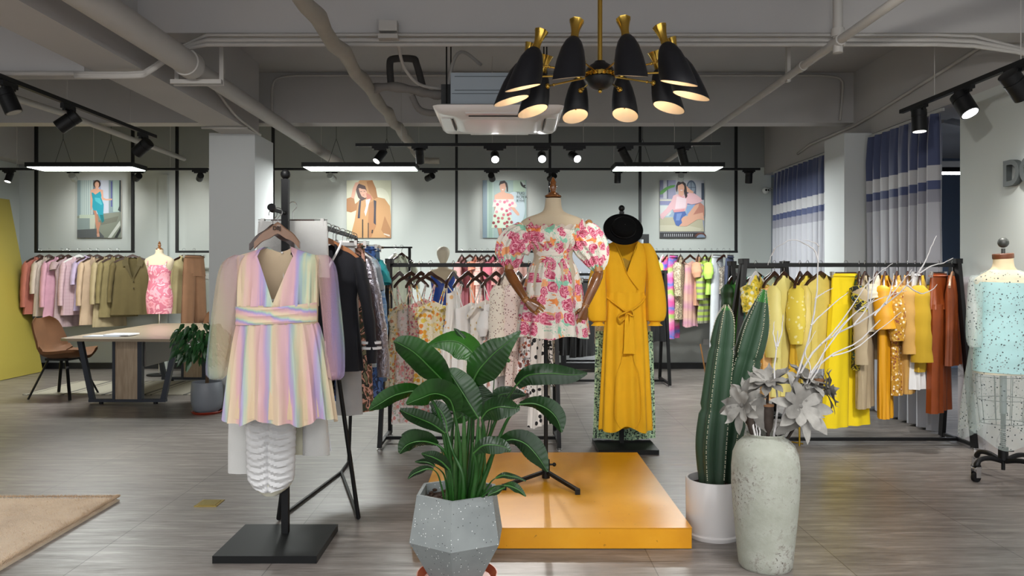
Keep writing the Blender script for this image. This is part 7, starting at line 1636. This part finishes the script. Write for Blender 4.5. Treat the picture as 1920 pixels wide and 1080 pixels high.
    rg.add(hv, [(j*(nx+1)+i, j*(nx+1)+i+1, (j+1)*(nx+1)+i+1, (j+1)*(nx+1)+i) for j in range(ny) for i in range(nx)]); rg.build('pile', m, rt, True)
    tf = MB()
    for i in range(16000):
        x = x1-2.2*rr.random()**1.5; y = y1-1.6*rr.random()**1.3
        if rr.random() < .25: x = x1-.01*rr.random()
        elif rr.random() < .2: y = y1-.01*rr.random()
        p = Vector((x, y, .02)); d = Vector((rr.uniform(-.012, .012), rr.uniform(-.012, .012), rr.uniform(.008, .018))); s = Vector((.0018, 0, 0))
        tf.add([p-s, p+s, p+d], [(0, 1, 2)], 0, False)
    o = tf.build('pile_tufts', m, rt, True); o['kind'] = 'stuff'
    MB().bar((x1+.003, y0, .004), (x1+.003, y1-.01, .004), .006, .008).build('edge_binding', plain('rug binding', '#d9c7ae', .8), rt, True)
    # brass floor socket
    p = thing('floor_socket', 'square brass floor socket cover beside the plush rug', 'floor socket', F(393, 944))
    c = F(393, 944); MB().box((c.x-.065, c.y-.065, 0), (c.x+.065, c.y+.065, .004)).build('cover', plain('brass cover', '#b39a52', .3, .9), p, True)
    MB().box((c.x-.05, c.y-.05, .004), (c.x+.05, c.y+.05, .006)).box((c.x-.065, c.y-.068, 0), (c.x+.065, c.y-.060, .007)).build('lid', plain('brass lid', '#c2aa60', .25, .9), p, True)
table_area()

# ---------------------------------------------------------------- other mannequins
def bust(t, cx, D, Z, rows, mat, name='torso'):
    mb = MB(); torso(mb, cx, D, rows); return mb.build(name, mat, t, True)
def others():
    # pink dress form
    D = 10.2; Z = lambda py: EYE-(py-CY)*D/FX; cx = (299-CX)*D/FX; k = D/FX
    t = thing('mannequin', 'cream dress form wearing the pink mini dress at the end of the jacket rail', 'mannequin', (cx, D, 0))
    bust(t, cx, D, Z, [(Z(468), 7*k, .045), (Z(476), 8*k, .05), (Z(482), 20*k, .06), (Z(488), 27*k, .07), (Z(500), 24*k, .09), (Z(520), 18*k, .08), (Z(545), 22*k, .1), (Z(575), 20*k, .09)], M_linen)
    finial(t, (cx, D, Z(468)), 1.0); MB().tube([(cx, D, .03), (cx, D, Z(570))], .012, 10).build('pole', M_chrome, t, True)
    MB().lathe((cx, D, 0), [(.001, 0), (.16, 0), (.16, .015), (.02, .03), (.001, .03)], 28).build('base', M_black, t, True)
    t = thing('pink_mini_dress', 'pink marbled strappy mini dress on the dress form by the jackets', 'dress', (cx, D, Z(588)))
    mb = MB(); rg = []
    for z, hw, hd in spline([(Z(497), 21*k, .1), (Z(508), 21*k, .105), (Z(522), 19*k, .09), (Z(538), 21*k, .1), (Z(555), 24*k, .115), (Z(575), 23.5*k, .11), (Z(588), 22*k, .10)], 24): rg.append(torso_ring(cx, D, z, hw, hd, 40, .9))
    mb.rings(rg, 0, False).build('dress_body', blotch('pink marble', ['#d8808f', '#e6a0ac', '#c96f84', '#eab8c0'], 9, .5, 3), t, True)
    for s in (-1, 1): MB().tube([(cx+s*17*k, D-.1, Z(498)), (cx+s*18*k, D-.03, Z(484)), (cx+s*18*k, D+.06, Z(488))], .005, 6).build('strap', MC['pink marble'], t, True)
    # blue dress mannequin
    D = 7.5; Z = lambda py: EYE-(py-CY)*D/FX; cx = (830-CX)*D/FX; k = D/FX
    t = thing('mannequin', 'egg-headed cream mannequin wearing the blue dress behind the floral rack', 'mannequin', (cx, D, 0))
    bust(t, cx, D, Z, [(Z(497), 8*k, .045), (Z(503), 11*k, .05), (Z(507), 24*k, .06), (Z(514), 27*k, .07), (Z(530), 20*k, .09), (Z(550), 17*k, .08), (Z(580), 22*k, .1), (Z(640), 22*k, .1), (Z(700), 18*k, .09)], M_linen)
    hd = MB(); hd.rings([torso_ring(cx+.005, D, z, hw, hw*1.05, 28, 1) for z, hw in spline([(Z(499), 4*k), (Z(493), 6*k), (Z(485), 9.5*k), (Z(476), 12*k), (Z(469), 11.5*k), (Z(464), 7.5*k), (Z(462), 1*k)], 24)], 0, True); hd.build('head', plain('cream egg head', '#cfc7b4', .6), t, True)
    MB().tube([(cx, D, .03), (cx, D, Z(690))], .012, 10).build('pole', M_chrome, t, True); MB().lathe((cx, D, 0), [(.001, 0), (.16, 0), (.16, .015), (.02, .03), (.001, .03)], 28).build('base', M_black, t, True)
    t = thing('blue_dress', 'royal blue ruched wrap dress on the egg-headed mannequin', 'dress', (cx, D, Z(700)))
    mb = MB(); rows = 60; rg = []; tb = [(Z(512), 24*k), (Z(525), 22*k), (Z(550), 18*k), (Z(580), 23*k), (Z(640), 22*k), (Z(700), 20*k)]
    for r in range(rows+1):
        ring = []
        for j in range(56):
            a = 2*PI*j/56; u = math.cos(a); front = math.sin(a) < 0
            zt = Z(512)-(.10*(1-abs(u)) if front else .02); z = zt+(Z(700)-zt)*r/rows; f = .004*math.sin(z*120+abs(u-.2)*10)
            ring.append(Vector((cx+(lerp(tb, z)+.006)*u, D+(.1+f)*math.sin(a), z)))
        rg.append(ring)
    mb.rings(rg, 0, False).build('dress_body', satin('royal blue satin', '#16409c'), t, True)
    for s in (-1, 1): MB().tube([(cx+s*21*k, D-.06, Z(514)), (cx+s*19*k, D-.01, Z(505)), (cx+s*18*k, D+.06, Z(512))], .005, 6).build('strap', MC['royal blue satin'], t, True)
    # turquoise dot mannequin on castors
    D = 5.05; Z = lambda py: EYE-(py-CY)*D/FX; cx = (1881-CX)*D/FX; k = D/FX
    t = thing('mannequin', 'dress form with wire skirt cage and castor base by the marble wall', 'mannequin', (cx, D, 0))
    bust(t, cx, D, Z, [(Z(484), 16*k, .055), (Z(495), 17*k, .055), (Z(505), 22*k, .06), (Z(515), 40*k, .07), (Z(524), 52*k, .075), (Z(535), 50*k, .09), (Z(560), 44*k, .1), (Z(595), 40*k, .09), (Z(640), 48*k, .11), (Z(690), 50*k, .12), (Z(700), 49*k, .118)], plain('aged cream linen', '#d2bf9c', .8))
    MB().lathe((cx, D, Z(485)), [(.06, 0), (.062, .005), (.062, .03), (.058, .034), (.001, .036)], 32, M=Matrix.Rotation(math.radians(-4), 4, 'Y')).build('neck_disc', plain('brown neck disc wood', '#6b3c22', .45, var=.3), t, True)
    MB().tube([(cx, D, Z(475)), (cx, D, Z(466))], .012, 12).ball((cx, D, Z(455)), .034, 18).build('neck_knob', plain('dark grey knob', '#2f322f', .5), t, True)
    wire = M_black; wr = MB()
    for py, hw in ((705, 47), (748, 45), (792, 40)): wr.tube([(cx+hw*k*math.cos(a), D+hw*k*.75*math.sin(a), Z(py)) for a in [2*PI*i/32 for i in range(33)]], .0022, 6)
    for i in range(10):
        a = 2*PI*i/10+.2; wr.tube([(cx+h*k*math.cos(a), D+h*k*.75*math.sin(a), Z(py)) for py, h in ((702, 48), (748, 45), (792, 40))], .002, 6)
    wr.build('wire_cage', wire, t, True)
    MB().tube([(cx, D, Z(700)), (cx, D, Z(775))], .021, 14).build('upper_pole', plain('grey steel', '#5d6468', .35, .6), t, True)
    MB().tube([(cx, D, Z(770)), (cx, D, Z(850))], .015, 14).build('pole', M_black, t, True)
    MB().tube([(cx+.019*math.cos(i*.7), D+.019*math.sin(i*.7), Z(803)-(.0015*i)) for i in range(100)], .0025, 5).build('spring', M_chrome, t, True)
    MB().tube([(cx, D, Z(838)), (cx, D, Z(862))], .03, 16).tube([(cx, D, Z(862)), (cx, D, .06)], .012, 10).tube([(cx, D, Z(846)), (cx+.07, D, Z(846))], .004, 6).build('hub', M_black, t, True)
    for i in range(4):
        a = math.radians(198+90*i); e = Vector((math.cos(a), math.sin(a), 0)); c0 = Vector((cx, D, 0)); L_ = .235 if i != 3 else .2
        pts = spline([tuple(c0+e*.02+Vector((0, 0, .12))), tuple(c0+e*L_*.5+Vector((0, 0, .145))), tuple(c0+e*L_*.85+Vector((0, 0, .14))), tuple(c0+e*L_+Vector((0, 0, .10)))], 12)
        lg = MB().tube(pts, [.016]*6+[.015]*4+[.018, .018, .014], 10); lo = lg.build('leg', M_black, t, True)
        w_ = c0+e*L_; ax = Vector((-e.y, e.x, 0))
        MB().tube([w_-ax*.012+Vector((0, 0, .031)), w_+ax*.012+Vector((0, 0, .031))], .031, 20).build('castor_wheel', M_black, lo, True)
        MB().bar(w_-ax*.02+Vector((0, 0, .03)), w_-ax*.02+Vector((0, 0, .10)), .03, .004).bar(w_+ax*.02+Vector((0, 0, .03)), w_+ax*.02+Vector((0, 0, .10)), .03, .004).cbox(w_+Vector((0, 0, .09)), (.035, .035, .01)).build('castor_fork', M_chrome, lo, True)
    t = thing('turquoise_dot_dress', 'pale turquoise strapless mini dress under dotted tulle on the castor dress form', 'dress', (cx, D, Z(697)))
    dm = dots('turquoise under dots', '#8fbfc3', ['#23333a'], 52, .16, keep=.35)
    rg = []
    tb = [(Z(530), 49), (Z(560), 46), (Z(592), 42), (Z(640), 49), (Z(697), 51)]
    for r in range(30):
        u = r/29; z = Z(530)+(Z(697)-Z(530))*u; hw = (lerp(tb, z)+2)*k
        rg.append([Vector((cx+(hw)*math.cos(a), D+(hw*.62+.018+.003*math.sin(30*u+3*a))*math.sin(a), z-.006*math.cos(a))) for a in [2*PI*j/48 for j in range(48)]])
    MB().rings(rg, 0, False).build('under_dress', dm, t, True)
    tl = dots('dotted tulle', '#d7e6e0', ['#20282c'], 46, .15, keep=.3, alpha=.22)
    t = thing('dotted_tulle_overlay', 'long sheer dotted tulle overlay dress with sleeves over the turquoise dress', 'dress', (cx, D, Z(800)))
    rg = []; tb = [(Z(505), 24), (Z(512), 40), (Z(522), 53), (Z(545), 55), (Z(592), 48), (Z(650), 57), (Z(720), 68), (Z(800), 76)]
    for r in range(40):
        u = r/39; ring = []
        for j in range(80):
            a = 2*PI*j/80; z = Z(506)+(Z(800)-Z(506))*u+(-.12*u*(math.cos(a) < 2)*(.5+.5*math.sin(3*a+1))*u)
            hw = lerp(tb, Z(506)+(Z(800)-Z(506))*u)*k; f = .012*u*math.sin(9*a+u)
            ring.append(Vector((cx+(hw+f)*math.cos(a), D+(hw*.62+.03+f)*math.sin(a), z)))
        rg.append(ring)
    MB().rings(rg, 0, False).build('tulle_body', tl, t, True)
    for s in (-1, 1):
        pts = spline([(cx+s*50*k, D, Z(518)), (cx+s*56*k, D-.02, Z(560)), (cx+s*60*k, D-.03, Z(610)), (cx+s*60*k, D-.04, Z(650))], 16)
        MB().tube(pts, [.035, .042, .045, .046, .046, .046, .046, .046, .047, .047, .048, .048, .048, .048, .046, .04, .03], 18, cap=False).build('tulle_sleeve', tl, t, True)
    # standing mirror behind the gown
    D = 10.45; t = thing('standing_mirror', 'large black-framed standing mirror on the back wall behind the black clothes', 'mirror', P(1140, 700, D))
    x0, x1, z0, z1 = (1052-CX)*D/FX, (1217-CX)*D/FX, .06, EYE-(439-CY)*D/FX
    MB().box((x0, D, z0), (x0+.07, D+.05, z1)).box((x1-.07, D, z0), (x1, D+.05, z1)).box((x0+.07, D, z1-.07), (x1-.07, D+.05, z1)).box((x0+.07, D, z0), (x1-.07, D+.05, z0+.07)).build('frame', M_black, t, True)
    MB().box((x0+.07, D+.02, z0+.07), (x1-.07, D+.03, z1-.07)).build('glass', plain('mirror glass', '#8d9296', .03, 1), t, True)
    MB().box((x0, D-.15, 0), (x0+.08, D+.2, .06)).box((x1-.08, D-.15, 0), (x1, D+.2, .06)).build('foot', M_black, t, True)
    # wall sockets
    for px, py, lb in ((385, 518, 'white wall switch plate beside the khaki jacket'), (1324, 641, 'white wall socket low on the back wall by the bamboo stick')):
        p = P(px, py, 10.9); tag(MB().box((p.x-.04, 10.905, p.z-.04), (p.x+.04, 10.918, p.z+.04)).build('wall_socket', plain('socket white', '#d4d4d2', .4)), lb, 'socket')
    # brass display legs behind the flowers
    t = thing('gold_side_stand', 'slim gold metal stand foot behind the grey flowers', 'stand', F(1499, 836))
    c = F(1499, 836); MB().tube([c, c+Vector((0, 0, .55))], .008, 10).tube([c+Vector((-.04, .05, .02)), c+Vector((.02, -.02, .02))], .006, 8).build('gold_leg', plain('gold lacquer', '#c9a63a', .25, .8), t, True)
others()
